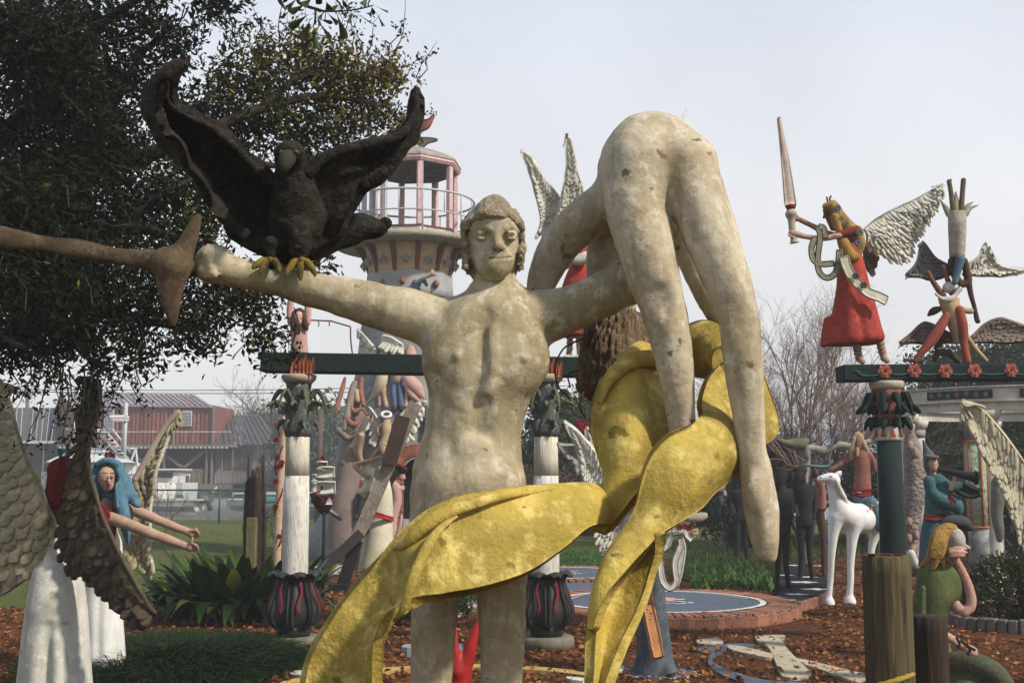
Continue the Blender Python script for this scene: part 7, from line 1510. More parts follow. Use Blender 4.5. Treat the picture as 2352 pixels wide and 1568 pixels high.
    q = [('c', [(1898, 474, 10), (1912, 474, 14), (1926, 492, 14), (1935, 512, 15)], d-.07, .02), ('c', [(1935, 512, 16), (1958, 535, 20), (1972, 560, 14), (1966, 585, 12)], d-.05, .02), ('c', [(1916, 500, 9), (1928, 530, 9), (1938, 560, 13), (1950, 585, 15), (1968, 590, 9)], d-.12, .02), ('c', [(1970, 530, 12), (1978, 560, 8)], d-.05, .02)]
    sc(q, .008, YEL, 'hair', t, .003, 60)
    for x, y in ((1924, 478), (1932, 503), (1945, 514), (1974, 535), (1970, 559)): flower(P(x, y, d-.24), px(9 if y != 503 and y != 514 else 6, d), mat('steel_blue_flower', (.12, .17, .22), (.07, .09, .12), bump=.3), t, 'hair_flower', 6)
    loops([[(1902, 470), (1900, 458), (1899, 452)], [(1907, 470), (1906, 456), (1909, 450)], [(1897, 470), (1905, 466), (1912, 470)]], d-.05, 2.2, DRD, 'crown', t, 8)
    B = mat('pale_blade', (.55, .44, .36), (.42, .32, .27), (.62, .56, .48), scale=10, bump=.3)
    sw = thing('sword', 'tall pale pointed sword held upright in both hands of the red-robed angel', 'sword', P(1822, 560, d-.15)); dd = d-.15
    mk('blade', strip([P(1788, 272, dd), P(1790, 300, dd), P(1798, 380, dd), P(1805, 472, dd)], [P(1789.5, 272, dd), P(1795, 300, dd), P(1812, 380, dd), P(1827, 470, dd)], 30, 5, .03, lambda u, v: .012*math.sin(math.pi*v)), B, sw)
    mk('guard', lathe([(px(-6, d), .03), (px(0, d), .045), (px(4, d), .042), (px(6, d), .03)], P(1816, 476, dd), 12), DRD, sw); mk('grip', tube([P(1815, 482, dd), P(1817, 492, dd), P(1818, 505, dd), P(1820, 530, dd), P(1823, 548, dd), P(1825, 558, dd)], [px(r_, d) for r_ in (9, 14, 9, 8, 8, 11)], n=12, smooth_n=24), mat('grip_cream', (.52, .45, .35), (.36, .30, .22), bump=.5), sw)
    SH = mat('grey_green_ribbon', (.24, .23, .16), (.14, .13, .09), (.36, .34, .26), scale=8, bump=.5)
    for rows in ([(1878, 522), (1884, 540), (1880, 575), (1878, 605), (1884, 628), (1900, 638), (1918, 628), (1926, 600), (1928, 575)], [(1872, 545), (1864, 570), (1868, 595), (1885, 606), (1915, 605)], [(1880, 520), (1892, 524), (1896, 545)]): rib(rows, d-.19, 11, SH, 'ribbon', t, .02)
    sa = rib([(1938, 590), (1946, 615), (1962, 642), (1992, 670), (2020, 682), (2036, 690)], d-.22, 21, mat('cream_sash', (.58, .55, .45), (.42, .39, .28), bump=.4), 'sash', t, .02)
    for x, y in ((1965, 634), (1983, 655)): flower(P(x, y, d-.25), px(9, d), mat('dark_flower', (.06, .065, .07), bump=.2), sa, 'sash_flower', 6)
    for (x0, y0, x1, y1) in ((1968, 795, 1975, 830), (2021, 782, 2031, 828)):
        f_ = sc([('c', [(x0, y0, 9.5), ((x0+x1)/2, (y0+y1)/2, 8.5), (x1, y1-6, 8)], d, .01), ('c', [(x1, y1-5, 8), (x1+6, y1, 7, d-.06)], d, .01)], .008, mat('tan_skin', (.45, .30, .20), (.35, .22, .14), bump=.5), 'leg', t)
        for k in range(3): mk('strap', tube([P(x0-9+k, y0+8+k*9, d-.03), P(x0+1+k, y0+12+k*9, d-.045), P(x0+10+k, y0+7+k*9, d-.03)], .004, n=5), BRN, f_)
    fwing([(2166, 425, d+.25), (2135, 441, d+.25), (2097, 462, d+.22), (2051, 483, d+.2), (2014, 504, d+.15), (1985, 528, d+.08)], [(2163, 430, d+.25), (2144, 475, d+.25), (2114, 520, d+.22), (2092, 555, d+.2), (2070, 602, d+.15), (1990, 566, d+.08)], FWH, FWH, t, 28, 9, .085, ang=.15, seed=9, wf=.38)
    fwing([(1985, 562, d+.3), (2000, 568, d+.3), (2018, 580, d+.3)], [(1986, 600, d+.3), (1995, 622, d+.3), (2004, 632, d+.3)], FDK, mat('grey_feather', (.24, .22, .17), (.14, .13, .10), bump=.6), t, 6, 4, .085, ang=0, seed=10)
    # acrobats
    t = thing('acrobat_statue', 'upside-down acrobat with raised legs and grey feathered wings, balanced above another', 'statue', P(2195, 655, d)); gy = mat('grey_cream_torso', (.42, .38, .29), (.24, .22, .17), (.50, .47, .38), scale=6, bump=.6); LB = mat('olive_brown_leg', (.17, .12, .07), (.10, .07, .045), scale=8, bump=.5)
    sc([('c', [(2180, 418, 5.5), (2184, 440, 5.5), (2188, 470, 6.5), (2193, 495, 8)], d, .01), ('c', [(2180, 416, 5), (2184, 413, 3)], d, .01), ('c', [(2213, 414, 6), (2210, 450, 6), (2207, 495, 8)], d, .01)], .008, LB, 'legs', t)
    sc([('l', [(486, 2178, 2220, .06), (520, 2179, 2219, .085), (560, 2181, 2217, .085), (592, 2182, 2215, .08)], d, .5, .0)], .009, gy, 'body', t, .002, 20)
    for rows in ([(2180, 492, 8), (2172, 478, 6), (2160, 460, 1.5)], [(2197, 492, 9), (2196, 465, 7), (2195, 440, 1.5)], [(2215, 492, 7), (2222, 474, 5), (2236, 463, 1.2)], [(2219, 492, 6), (2230, 478, 4), (2251, 470, 1)]): sc([('c', rows, d+.02, .01)], .007, gy, 'petal', t)
    sc([('c', [(2205, 596, 11), (2200, 620, 9), (2193, 648, 7)], d-.06, .01)], .008, mat('steel_blue_cloth', (.12, .20, .27), (.07, .12, .17), bump=.5), 'blue_leg', t); sc([('c', [(2186, 600, 9), (2190, 625, 9), (2202, 648, 9)], d, .02), ('c', [(2214, 600, 9), (2222, 630, 8), (2222, 645, 8), (2208, 655, 8)], d, .02), ('c', [(2222, 632, 8), (2230, 676, 6), (2238, 705, 5), (2244, 734, 6), (2247, 738, 5)], d, .02)], .008, BRN, 'limbs', t)
    gw = mat('grey_wing', (.20, .19, .17), (.12, .115, .10), bump=.7)
    fwing([(2085, 630, d+.1), (2108, 600, d+.1), (2119, 556, d+.1), (2150, 592, d+.08), (2180, 610, d+.05)], [(2086, 633, d+.1), (2112, 636, d+.1), (2131, 642, d+.1), (2155, 640, d+.08), (2182, 630, d+.05)], gw, gw, t, 12, 5, .06, ang=.6, seed=11)
    fwing([(2218, 610, d+.05), (2249, 588, d+.08), (2265, 558, d+.1), (2286, 596, d+.1), (2310, 612, d+.1), (2360, 620, d+.1)], [(2223, 630, d+.05), (2250, 633, d+.08), (2275, 633, d+.1), (2300, 635, d+.1), (2320, 631, d+.1), (2361, 624, d+.1)], FWH, FWH, t, 16, 5, .06, ang=.6, seed=12)
    t = thing('acrobat_statue', 'lower acrobat with red striped legs, raised arms and brown wings on the flowered beam', 'statue', P(2170, 834, d))
    sc([('c', [(2132, 625, 5), (2142, 645, 6), (2166, 680, 8)], d, .02), ('c', [(2166, 612, 5), (2176, 640, 6), (2187, 672, 8)], d, .02)], .008, mat('brown_arm', (.20, .09, .055), bump=.5), 'arm', t); sc([('e', 2182, 661, d, 17, 14, .06, .02), ('c', [(2150, 675, 5), (2165, 687, 6), (2185, 686, 6), (2205, 664, 6)], d-.06, .02)], .008, WHT, 'ruffled_collar', t, .004, 60)
    sc([('l', [(684, 2154, 2203, .06), (705, 2161, 2204, .075), (735, 2172, 2205, .07), (765, 2184, 2208, .06), (790, 2192, 2212, .05)], d, .5, .0), ('c', [(2205, 745, 9), (2218, 770, 8), (2240, 800, 6), (2266, 828, 4)], d, .02), ('c', [(2200, 708, 8), (2222, 714, 7), (2230, 714, 7)], d, .01)], .009, BGE, 'body', t, .002, 20)
    sc([('c', [(2174, 725, 9), (2160, 750, 12), (2140, 782, 12), (2120, 805, 9), (2102, 830, 6)], d-.05, .01), ('c', [(2203, 712, 11), (2211, 750, 12), (2214, 790, 9), (2222, 829, 9)], d-.06, .01)], .009, mat('red_leg_paint', (.36, .085, .05), (.22, .055, .04), bump=.5), 'leg', t); sc([('c', [(2144, 827, 5), (2156, 810, 8), (2180, 811, 8), (2200, 828, 8)], d+.05, .02), ('c', [(2132, 724, 3), (2145, 714, 9), (2162, 708, 5)], d+.04, .02), ('c', [(2166, 745, 5), (2162, 780, 8), (2148, 800, 4)], d+.05, .01)], .009, BRN, 'cloth', t)
    bw = mat('brown_grey_wing', (.22, .17, .13), (.13, .10, .08), (.30, .26, .21), bump=.7)
    fwing([(2070, 786, d+.1), (2095, 765, d+.1), (2119, 742, d+.1), (2145, 746, d+.08), (2190, 770, d+.05)], [(2071, 788, d+.1), (2095, 787, d+.1), (2122, 789, d+.1), (2150, 787, d+.08), (2192, 786, d+.05)], bw, bw, t, 14, 4, .055, ang=.6, seed=13)
    fwing([(2230, 775, d+.05), (2262, 745, d+.08), (2298, 731, d+.1), (2335, 742, d+.1), (2400, 765, d+.1)], [(2232, 785, d+.05), (2262, 786, d+.08), (2298, 787, d+.1), (2335, 787, d+.1), (2400, 778, d+.1)], bw, bw, t, 16, 4, .055, ang=.6, seed=14)
beam_top()

# ================================================================ right background: horse, rider, dark figures, rotunda
def right_bg():
    d = 14.0; t = thing('horse_statue', 'white horse statue with its head thrown up and long thin legs', 'horse statue', G(1935, 1376)); H = []
    H += [('c', [(1882, 1100, 6.5), (1893, 1098, 9), (1908, 1097, 12), (1917, 1103, 13)], d-.15, .02), ('c', [(1912, 1108, 14), (1916, 1125, 15), (1924, 1150, 20), (1932, 1172, 25)], d-.1, .05), ('c', [(1934, 1180, 30, d-.05), (1965, 1190, 34, d+.1), (1995, 1188, 34, d+.35), (2030, 1180, 30, d+.6)], d, .06), ('c', [(1928, 1090, 4), (1934, 1086, 1.5)], d-.12, .01), ('c', [(1916, 1094, 5), (1926, 1086, 5), (1934, 1082, 1.5)], d-.15, .01)]
    for rows, dd in (([(1920, 1190, 18), (1914, 1225, 12), (1910, 1275, 8), (1908, 1325, 7), (1905, 1362, 7), (1904, 1374, 9), (1904, 1384, 14)], d-.12), ([(1962, 1205, 18), (1957, 1240, 12), (1954, 1290, 8), (1954, 1330, 7), (1952, 1362, 7), (1952, 1372, 9), (1952, 1381, 14)], d-.02), ([(2024, 1200, 18), (2006, 1240, 10), (2000, 1280, 7), (2000, 1330, 7), (2000, 1350, 9)], d+.5), ([(2040, 1200, 18), (2036, 1250, 10), (2034, 1300, 7), (2032, 1345, 9)], d+.75)): H.append(('c', rows, dd, .04))
    sc(H, .014, WHH, 'body', t, .0015, 18)
    q = []
    for k in range(20): u = k/19; x = 1922+u*28+R0.uniform(-2, 2); y = 1108+u*62; q.append(('c', [(x-3, y-8, 4, d-.2+.1*u), (x+2, y+4, 4.5, d-.24+.1*u), (x+3+R0.uniform(-3, 5), y+16, 2, d-.22+.1*u)], d, .008))
    sc(q, .011, WHT, 'mane', t, .003, 50)
    mk('nostril', lathe([(-.01, .004), (0, .016), (.01, .004)], P(1885, 1096, d-.24), 8), BLK, t); mk('eye', lathe([(-.01, .004), (0, .018), (.01, .004)], P(1908, 1094, d-.27), 8), BLK, t)
    # rider
    dr = d+.25; t = thing('rider_statue', 'bare-chested terracotta rider in blue jeans on the white horse', 'statue', P(1985, 1215, dr))
    sc([('l', [(1034, 1962, 1998, .07), (1050, 1960, 2001, .09), (1085, 1963, 1999, .09), (1127, 1960, 2001, .09), (1134, 1960, 2001, .09)], dr, .5, .0), ('c', [(1972, 1040, 8), (1971, 1020, 7)], dr, .02), ('c', [(1964, 1046, 7), (1940, 1060, 6), (1906, 1080, 4)], dr, .02), ('c', [(1997, 1044, 7), (2007, 1062, 6), (2009, 1078, 5)], dr-.05, .02)]+headops(1970, 1018, dr-.02, 18, 34), .010, TER, 'body', t)
    eyes(1970, 1018, dr-.02, 18, 34, t); sc([('c', [(1962, 1008, 5, dr-.04), (1958, 1030, 6, dr-.05), (1954, 1050, 3, dr-.05)], dr, .01), ('c', [(1978, 1006, 6, dr-.04), (1986, 1025, 6, dr-.05), (1994, 1040, 3, dr-.05)], dr, .01), ('c', [(1962, 1002, 5, dr-.02), (1970, 998, 7, dr-.02), (1979, 1003, 6, dr-.02)], dr, .01), ('c', [(1969, 1030, 4, dr-.1), (1969, 1046, 3, dr-.11)], dr, .01)], .009, mat('straw_hair', (.40, .30, .17), bump=.8), 'hair', t, .003, 60)
    sc([('l', [(1136, 1958, 2004, .10), (1150, 1962, 2010, .11), (1160, 1974, 2014, .11)], dr, .5, .0), ('c', [(2002, 1154, 13), (2014, 1180, 11), (2020, 1212, 8)], dr-.12, .02)], .012, mat('jeans_teal', (.10, .18, .22), (.06, .11, .14), (.2, .28, .3), bump=.5), 'jeans', t); be = mk('belt', strip([P(1959, 1124, dr-.09), P(1980, 1126, dr-.11), P(2002, 1124, dr-.08)], [P(1959, 1136, dr-.09), P(1980, 1139, dr-.11), P(2002, 1137, dr-.08)], 12, 4, .03), DRD, t); 
    mk('buckle', lathe([(0, .02), (.008, .03)], P(1973, 1131, dr-.14), 8), WHH, be)
    for k in range(2): mk('tear', bbox(P(2000+k*4, 1168-k*8, dr-.27), (.04, .01, .03), .004), TER, t)
    # black figures
    def dark(xs, dd, name_l, hx, hy, seed, hair=True):
        x, yt, yb = xs; t = thing('dark_statue', name_l, 'statue', G(x, yb))
        W = 21; ys = lambda f: yt+(yb-yt)*f
        sc([('l', [(ys(.155), x-W*.9, x+W*.9, .05), (ys(.19), x-W*1.0, x+W*1.0, .08), (ys(.28), x-W*.82, x+W*.82, .09), (ys(.37), x-W*.70, x+W*.70, .085), (ys(.44), x-W*.86, x+W*.86, .10), (ys(.50), x-W*.86, x+W*.84, .09)], dd, .5, .0), ('c', [(x, ys(.2), 9), ((x+hx)/2, (ys(.15)+hy)/2, 7), (hx, hy, 8)], dd, .03), ('e', hx, hy, dd-.02, 12, 17, .10)]
           + [('c', [(x-W*.5, ys(.47), 11), (x-W*.45, ys(.62), 8.5), (x-W*.4, ys(.75), 6.5), (x-W*.55, ys(.95), 5.5), (x-W*.55, ys(.99), 8, dd-.1)], dd, .03), ('c', [(x+W*.5, ys(.47), 11), (x+W*.5, ys(.62), 8.5), (x+W*.5, ys(.75), 6.5), (x+W*.8, ys(.95), 5.5), (x+W*.8, ys(.995), 8, dd-.1)], dd, .03)]
           + [('c', [(x-W*.9, ys(.18), 6), (x-W*1.1, ys(.32), 5), (x-W*.7, ys(.42), 4, dd-.2)], dd, .02), ('c', [(x+W*.9, ys(.18), 6), (x+W*1.1, ys(.30), 5), (x+W*1.0, ys(.44), 4, dd-.05)], dd, .02), ('C', [(x, ys(.22), 2, dd-.12), (x, ys(.42), 3, dd-.12)], dd, .04)], .013, BLK, 'body', t)
        if hair: sc([('c', [(hx+3, hy-8, 12, dd-.04), (hx-4, hy+8, 12, dd-.06), (hx-10, hy+28, 6, dd-.06)], dd, .02)], .012, BLK, 'hair', t, .003, 60)
        return t
    dark((1795, 1076, 1368), 14.8, 'black long-haired nude figure standing nearest on the dark path, back turned', 1796, 1092, 1)
    dark((1849, 1070, 1344), 16.1, 'black nude figure with bowed head beside the white horse, back turned', 1838, 1088, 2)
    dark((1702, 1090, 1300), 18.6, 'dark stooping figure half hidden behind the hanging foot', 1706, 1100, 3, False)
    mk('ring_hat', tube([P(1815+14*math.cos(a), 1075+5*math.sin(a), 15.5+.05*math.sin(a)) for a in np.linspace(0, 6.28, 13)], .02, n=6), BRN, label='thin dark twisted band held over the heads of the two black figures', cat='band')
    t = thing('statue', 'orange-red cloaked figure squeezed behind the second black figure', 'statue', G(1888, 1318)); t.name = 'cloaked_statue'; ORG[t.name] = np.array(G(1888, 1318)); d3 = 17.5
    sc([('l', [(1096, 1868, 1888, .1), (1130, 1874, 1896, .12), (1169, 1872, 1897, .12)], d3, .5, 0)], .014, TER, 'cloak', t); sc([('c', [(1880, 1165, 12), (1890, 1230, 8), (1893, 1318, 6)], d3, .03), ('e', 1872, 1086, d3, 8, 12, .08)], .014, BRN, 'body', t)
    t = thing('statue_group_member', 'small pink figure in blue shorts far behind the hanging leg', 'statue', G(1660, 1262)); t.name = 'shorts_statue'; ORG[t.name] = np.array(G(1660, 1262)); d3 = 23
    sc([('c', [(1660, 1112, 6), (1660, 1130, 9), (1661, 1165, 8), (1657, 1190, 6), (1659, 1230, 5), (1658, 1256, 5)], d3, .04), ('c', [(1664, 1190, 6), (1664, 1256, 5)], d3, .02), ('e', 1660, 1103, d3, 7, 10, .09)], .02, PNK, 'body', t); sc([('l', [(1170, 1650, 1671, .12), (1197, 1651, 1671, .12)], d3, .5, 0)], .02, mat('shorts_blue', (.10, .20, .28), bump=.2), 'shorts', t)
    t = thing('bucket_statue', 'tan cloth bundle carried beside the small pink figure', 'bundle', G(1690, 1262)); sc([('c', [(1690, 1168, 6), (1690, 1185, 9)], 21, .02)], .02, YEL, 'bundle', t)
    # driftwood sculpture
    dd = 17; t = thing('driftwood_sculpture', 'grey bowl-shaped log and twisted branch raised behind the dark figures', 'sculpture', G(1830, 1290)); M_d = mat('driftwood', (.30, .28, .24), (.17, .16, .13), (.42, .40, .36), scale=6, bump=.9, bscale=30)
    sc([('c', [(1788, 1010, 7), (1810, 1018, 12), (1835, 1020, 12), (1852, 1012, 7)], dd, .03)], .02, mat('mossy_log', (.17, .16, .10), (.10, .10, .06), bump=.8), 'log', t, .012, 20)
    sc([('c', [(1852, 1045, 8), (1858, 1028, 10), (1890, 1034, 9), (1925, 1022, 9), (1960, 1024, 7), (1996, 1012, 4)], dd, .03), ('c', [(1858, 1030, 6), (1856, 1060, 5), (1850, 1110, 6), (1852, 1290, 9)], dd, .03)], .02, M_d, 'branch', t, .008, 24); sc([('c', [(1845, 1066, 3), (1870, 1070, 4), (1900, 1070, 3), (1912, 1058, 3)], dd-.2, .02)], .016, mat('teal_bird', (.14, .20, .22), bump=.3), 'blue_twig', t)
    b = thing('bird_statue', 'small dark blue bird perched on the twisted branch', 'bird statue', P(1924, 1018, dd)); sc([('c', [(1918, 1016, 4), (1923, 1006, 6), (1928, 998, 5)], dd-.1, .01), ('c', [(1930, 996, 1.5), (1934, 999, .8)], dd-.1, .005)], .012, mat('slate_blue', (.08, .11, .15), bump=.3), 'body', b)
    # rotunda
    dd = 19.5; ctr = (P(2330, 1000, dd)[0], dd); R_ = 2.15; t = thing('rotunda', 'round white colonnade with dark flowered frieze panels, behind the flowered beam', 'pavilion', (ctr[0], ctr[1], 0)); zf = lambda y: P(2330, y, dd-R_)[2]; M_rt = mat('rotunda_white', (.60, .57, .50), (.44, .40, .33), (.66, .64, .58), scale=2.5, bump=.4, spots=(.22, .19, .14), sp_scale=5, sp_lim=.64)
    def annulus(z0, z1, r0, r1, name, m, n=56, a0=0, a1=2*math.pi, par=t):
        V_, F_ = [], []
        for i in range(n+1):
            a = a0+(a1-a0)*i/n
            for r, z in ((r0, z0), (r1, z0), (r1, z1), (r0, z1)): V_.append((ctr[0]+r*math.cos(a), ctr[1]+r*math.sin(a), z))
        for i in range(n):
            for k in range(4): F_.append((4*i+k, 4*i+(k+1) % 4, 4*i+4+(k+1) % 4, 4*i+4+k))
        if a1-a0 < 6.2: F_ += [(0, 3, 2, 1), (4*n, 4*n+1, 4*n+2, 4*n+3)]
        return mk(name, (V_, F_), m, par, smooth=False)
    annulus(zf(915), zf(886), R_-.18, R_+.06, 'frieze', M_rt); annulus(zf(939), zf(916), R_-.12, R_+.01, 'architrave', M_rt); annulus(zf(886)+.002, zf(882), R_-.2, R_+.11, 'cornice', M_rt); annulus(zf(919), zf(914.5), R_-.15, R_+.09, 'moulding', M_rt)
    fm = mat('frieze_flower', (.38, .12, .09), bump=.2)
    for k in range(10):
        a = -math.pi/2-.02+(k-5)*2*math.pi/10+.52; p_ = annulus(zf(911), zf(891), R_+.05, R_+.075, 'panel', mat('panel_blue_black', (.02, .03, .045), bump=.2), 14, a-.23, a+.23)
        for i in range(7):
            if math.sin(a) > .2: continue
            b_ = a-.19+i*.063; flower((ctr[0]+(R_+.085)*math.cos(b_), ctr[1]+(R_+.085)*math.sin(b_), zf(901)+.015*math.sin(i*2)), .045, fm if i % 2 else mat('frieze_leaf', (.20, .22, .10), bump=.2), p_, 'rosette', 5)
    for k in range(9):
        a = -math.pi/2+2*math.pi*k/9-.335*2+.10; x, y = ctr[0]+(R_-.07)*math.cos(a), ctr[1]+(R_-.07)*math.sin(a); zc = zf(939)
        cc = mk('column', lathe([(0, .15), (.15, .13), (zc-.45, .115), (zc-.30, .112)], (x, y, 0), 20), M_rt, t); mk('band', lathe([(zc-.30, .12), (zc-.16, .13)], (x, y, 0), 18), mat('grey_band', (.20, .21, .22), (.4, .38, .34), scale=14, bump=.3), cc); mk('cap', lathe([(zc-.16, .12), (zc-.08, .17), (zc-.002, .19)], (x, y, 0), 20), M_rt, cc)
    # mosaic column
    dd = 15.5; t = thing('mosaic_column', 'column clad in pale green cracked mosaic with orange-red borders and clawed white feet', 'column', (P(2242, 1270, dd)[0], dd, 0)); z_ = lambda y: P(2242, y, dd)[2]; c = (P(2242, 1100, dd)[0], dd, 0)
    mk('shaft', lathe([(z_(1212), .125), (z_(1110), .13), (z_(1012), .13)], c, 28), mat('mosaic_green', (.40, .50, .31), (.33, .43, .27), scale=4, bump=1, bscale=20, vor=9, dist=.05), t); mk('neck', lathe([(z_(1012), .125), (z_(985), .12), (z_(962), .13), (z_(945), .10)], c, 24), mat('slate_neck', (.16, .18, .19), bump=.4), t)
    ob = mat('orange_border', (.40, .12, .05), bump=.3)
    for a in (-1.57-1.0, -1.57+.15, -1.57+1.2, 1.2, 2.6): mk('border', tube([(c[0]+.132*math.cos(a), dd+.132*math.sin(a), z_(1208)), (c[0]+.136*math.cos(a), dd+.136*math.sin(a), z_(1014))], .016, n=6), ob, t)
    for y in (1210, 1014): mk('border', tube([(c[0]+.134*math.cos(a), dd+.134*math.sin(a), z_(y)) for a in np.linspace(0, 6.29, 25)], .016, n=6, caps=False), ob, t)
    mk('base', lathe([(.16, .14), (z_(1245), .125), (z_(1213), .13)], c, 24), mat('slate_base', (.14, .16, .17), (.35, .34, .3), scale=9, bump=.4), t)
    for k in range(7):
        a = 2*math.pi*k/7; o = np.array([math.cos(a), math.sin(a), 0]); b0 = np.array(c); mk('claw', tube([b0+o*.10+[0, 0, .24], b0+o*.17+[0, 0, .16], b0+o*.20+[0, 0, .06], b0+o*.20+[0, 0, 0]], [.04, .055, .045, .03], n=8, smooth_n=12, wob=.1), WHT, t)
    t2 = thing('hanging_statue', 'grey mossy figure hanging in the shade between the mosaic column and the wing', 'statue', (P(2292, 1280, 17)[0], 17, 0)); sc([('c', [(2285, 1110, 8), (2292, 1140, 14), (2290, 1180, 13), (2296, 1220, 12), (2296, 1238, 8)], 17, .03), ('e', 2290, 1106, 17, 11, 13, .1)], .016, mat('mossy_grey', (.16, .16, .13), (.10, .11, .085), bump=.7), 'body', t2, .006, 20)
    # sculpted tree of faces
    dd = 13.2; t = thing('face_tree_sculpture', 'grey bark-like tree trunk sculpture studded with small faces', 'sculpture', G(2095, 1300)); M_f = mat('cracked_bark_grey', (.34, .29, .26), (.22, .18, .16), (.42, .33, .30), scale=5, bump=1, bscale=22, vor=16, dist=.05)
    sc([('c', [(2088, 960, 8), (2090, 1000, 13), (2096, 1050, 20), (2102, 1090, 24), (2100, 1130, 25), (2094, 1180, 19), (2094, 1230, 16), (2098, 1270, 16), (2100, 1300, 24)], dd, .03), ('c', [(2100, 1060, 12), (2114, 1080, 10), (2118, 1110, 8)], dd, .03), ('c', [(2096, 1000, 8), (2106, 1030, 8)], dd, .03)], .013, M_f, 'trunk', t, .006, 24)
    for x, y in ((2102, 1040), (2090, 1022), (2088, 1198), (2088, 1236), (2104, 1228), (2096, 1262), (2090, 985)): sc(headops(x, y, dd-.11, 14, 22), .007, mat('face_pinkish', (.42, .25, .21), (.30, .19, .16), bump=.4), 'face', t)
    sc([('c', [(2092, 1270, 10), (2102, 1295, 11), (2112, 1302, 8)], dd-.15, .02), ('c', [(2078, 1278, 6), (2088, 1300, 6)], dd-.15, .02)], .012, WHT, 'roots', t, .006, 30)
    # horn player
    dd = 12.3; t = thing('horn_player_statue', 'figure in a teal tunic and red belt playing a long black horn', 'statue', (P(2130, 1300, dd)[0], dd, 0))
    sc([('l', [(1088, 2132, 2160, .06), (1102, 2127, 2172, .10), (1140, 2126, 2176, .12), (1183, 2124, 2170, .12), (1195, 2122, 2162, .12), (1230, 2116, 2160, .13), (1300, 2112, 2164, .15)], dd, .5, .0), ('c', [(2134, 1104, 13), (2140, 1130, 13), (2165, 1150, 16), (2192, 1158, 17), (2200, 1170, 12)], dd-.14, .03), ('c', [(2160, 1106, 11), (2185, 1118, 12), (2200, 1112, 11)], dd-.05, .03)], .011, TEA, 'tunic', t, .003, 20)
    mk('bell_sleeve', strip([P(2200, 1098, dd-.08), P(2215, 1108, dd-.08), P(2235, 1118, dd-.06), P(2254, 1125, dd-.04)], [P(2196, 1128, dd-.05), P(2212, 1138, dd-.05), P(2232, 1143, dd-.03), P(2252, 1138, dd-.02)], 20, 8, .03, lambda u, v: .05*math.sin(math.pi*v)), DGR, t)
    mk('belt', strip([P(2124, 1181, dd-.12), P(2146, 1184, dd-.14), P(2170, 1182, dd-.1)], [P(2124, 1191, dd-.12), P(2146, 1194, dd-.14), P(2170, 1192, dd-.1)], 12, 4, .03), DRD, t); mk('sleeve_mark', strip([P(2176, 1132, dd-.30), P(2186, 1142, dd-.31), P(2196, 1152, dd-.30)], [P(2178, 1146, dd-.30), P(2184, 1154, dd-.31), P(2190, 1160, dd-.30)], 10, 4, .012), DRD, t)
    sc(headops(2141, 1066, dd-.03, 24, 36, (.9, 0))+[('c', [(2142, 1082, 7), (2144, 1096, 8)], dd, .01), ('c', [(2184, 1122, 6), (2192, 1105, 5.5), (2194, 1090, 5)], dd-.16, .01), ('c', [(2194, 1088, 5), (2200, 1082, 3)], dd-.17, .01)], .0085, SK, 'body', t)
    eyes(2141, 1066, dd-.03, 24, 36, t, .5)
    sc([('c', [(2120, 1010, 2), (2126, 1028, 6), (2132, 1045, 12), (2138, 1052, 12)], dd, .02), ('c', [(2128, 1050, 8), (2128, 1072, 6), (2130, 1086, 3)], dd-.03, .01), ('c', [(2130, 1048, 5, dd-.1), (2152, 1050, 5, dd-.1)], dd, .01)], .009, mat('slate_green_hood', (.07, .09, .085), (.13, .13, .12), bump=.7), 'hood', t)
    h = thing('horn', 'long black flaring horn held to the lips of the teal musician', 'horn', P(2245, 1095, dd-.2)); mk('tube', tube([P(2155, 1077, dd-.18), P(2180, 1082, dd-.2), P(2210, 1089, dd-.22), P(2232, 1094, dd-.24), P(2247, 1097, dd-.25)], [.018, .028, .038, .05, .066], n=14, smooth_n=20, caps=False), BLK, h); mk('rim', tube([P(2245, 1097, dd-.25)+np.array([-.015+.02*math.cos(a)*0, .0+.066*math.cos(a), .066*math.sin(a)]) for a in np.linspace(0, 6.29, 17)], .008, n=6), BLK, h)
right_bg()

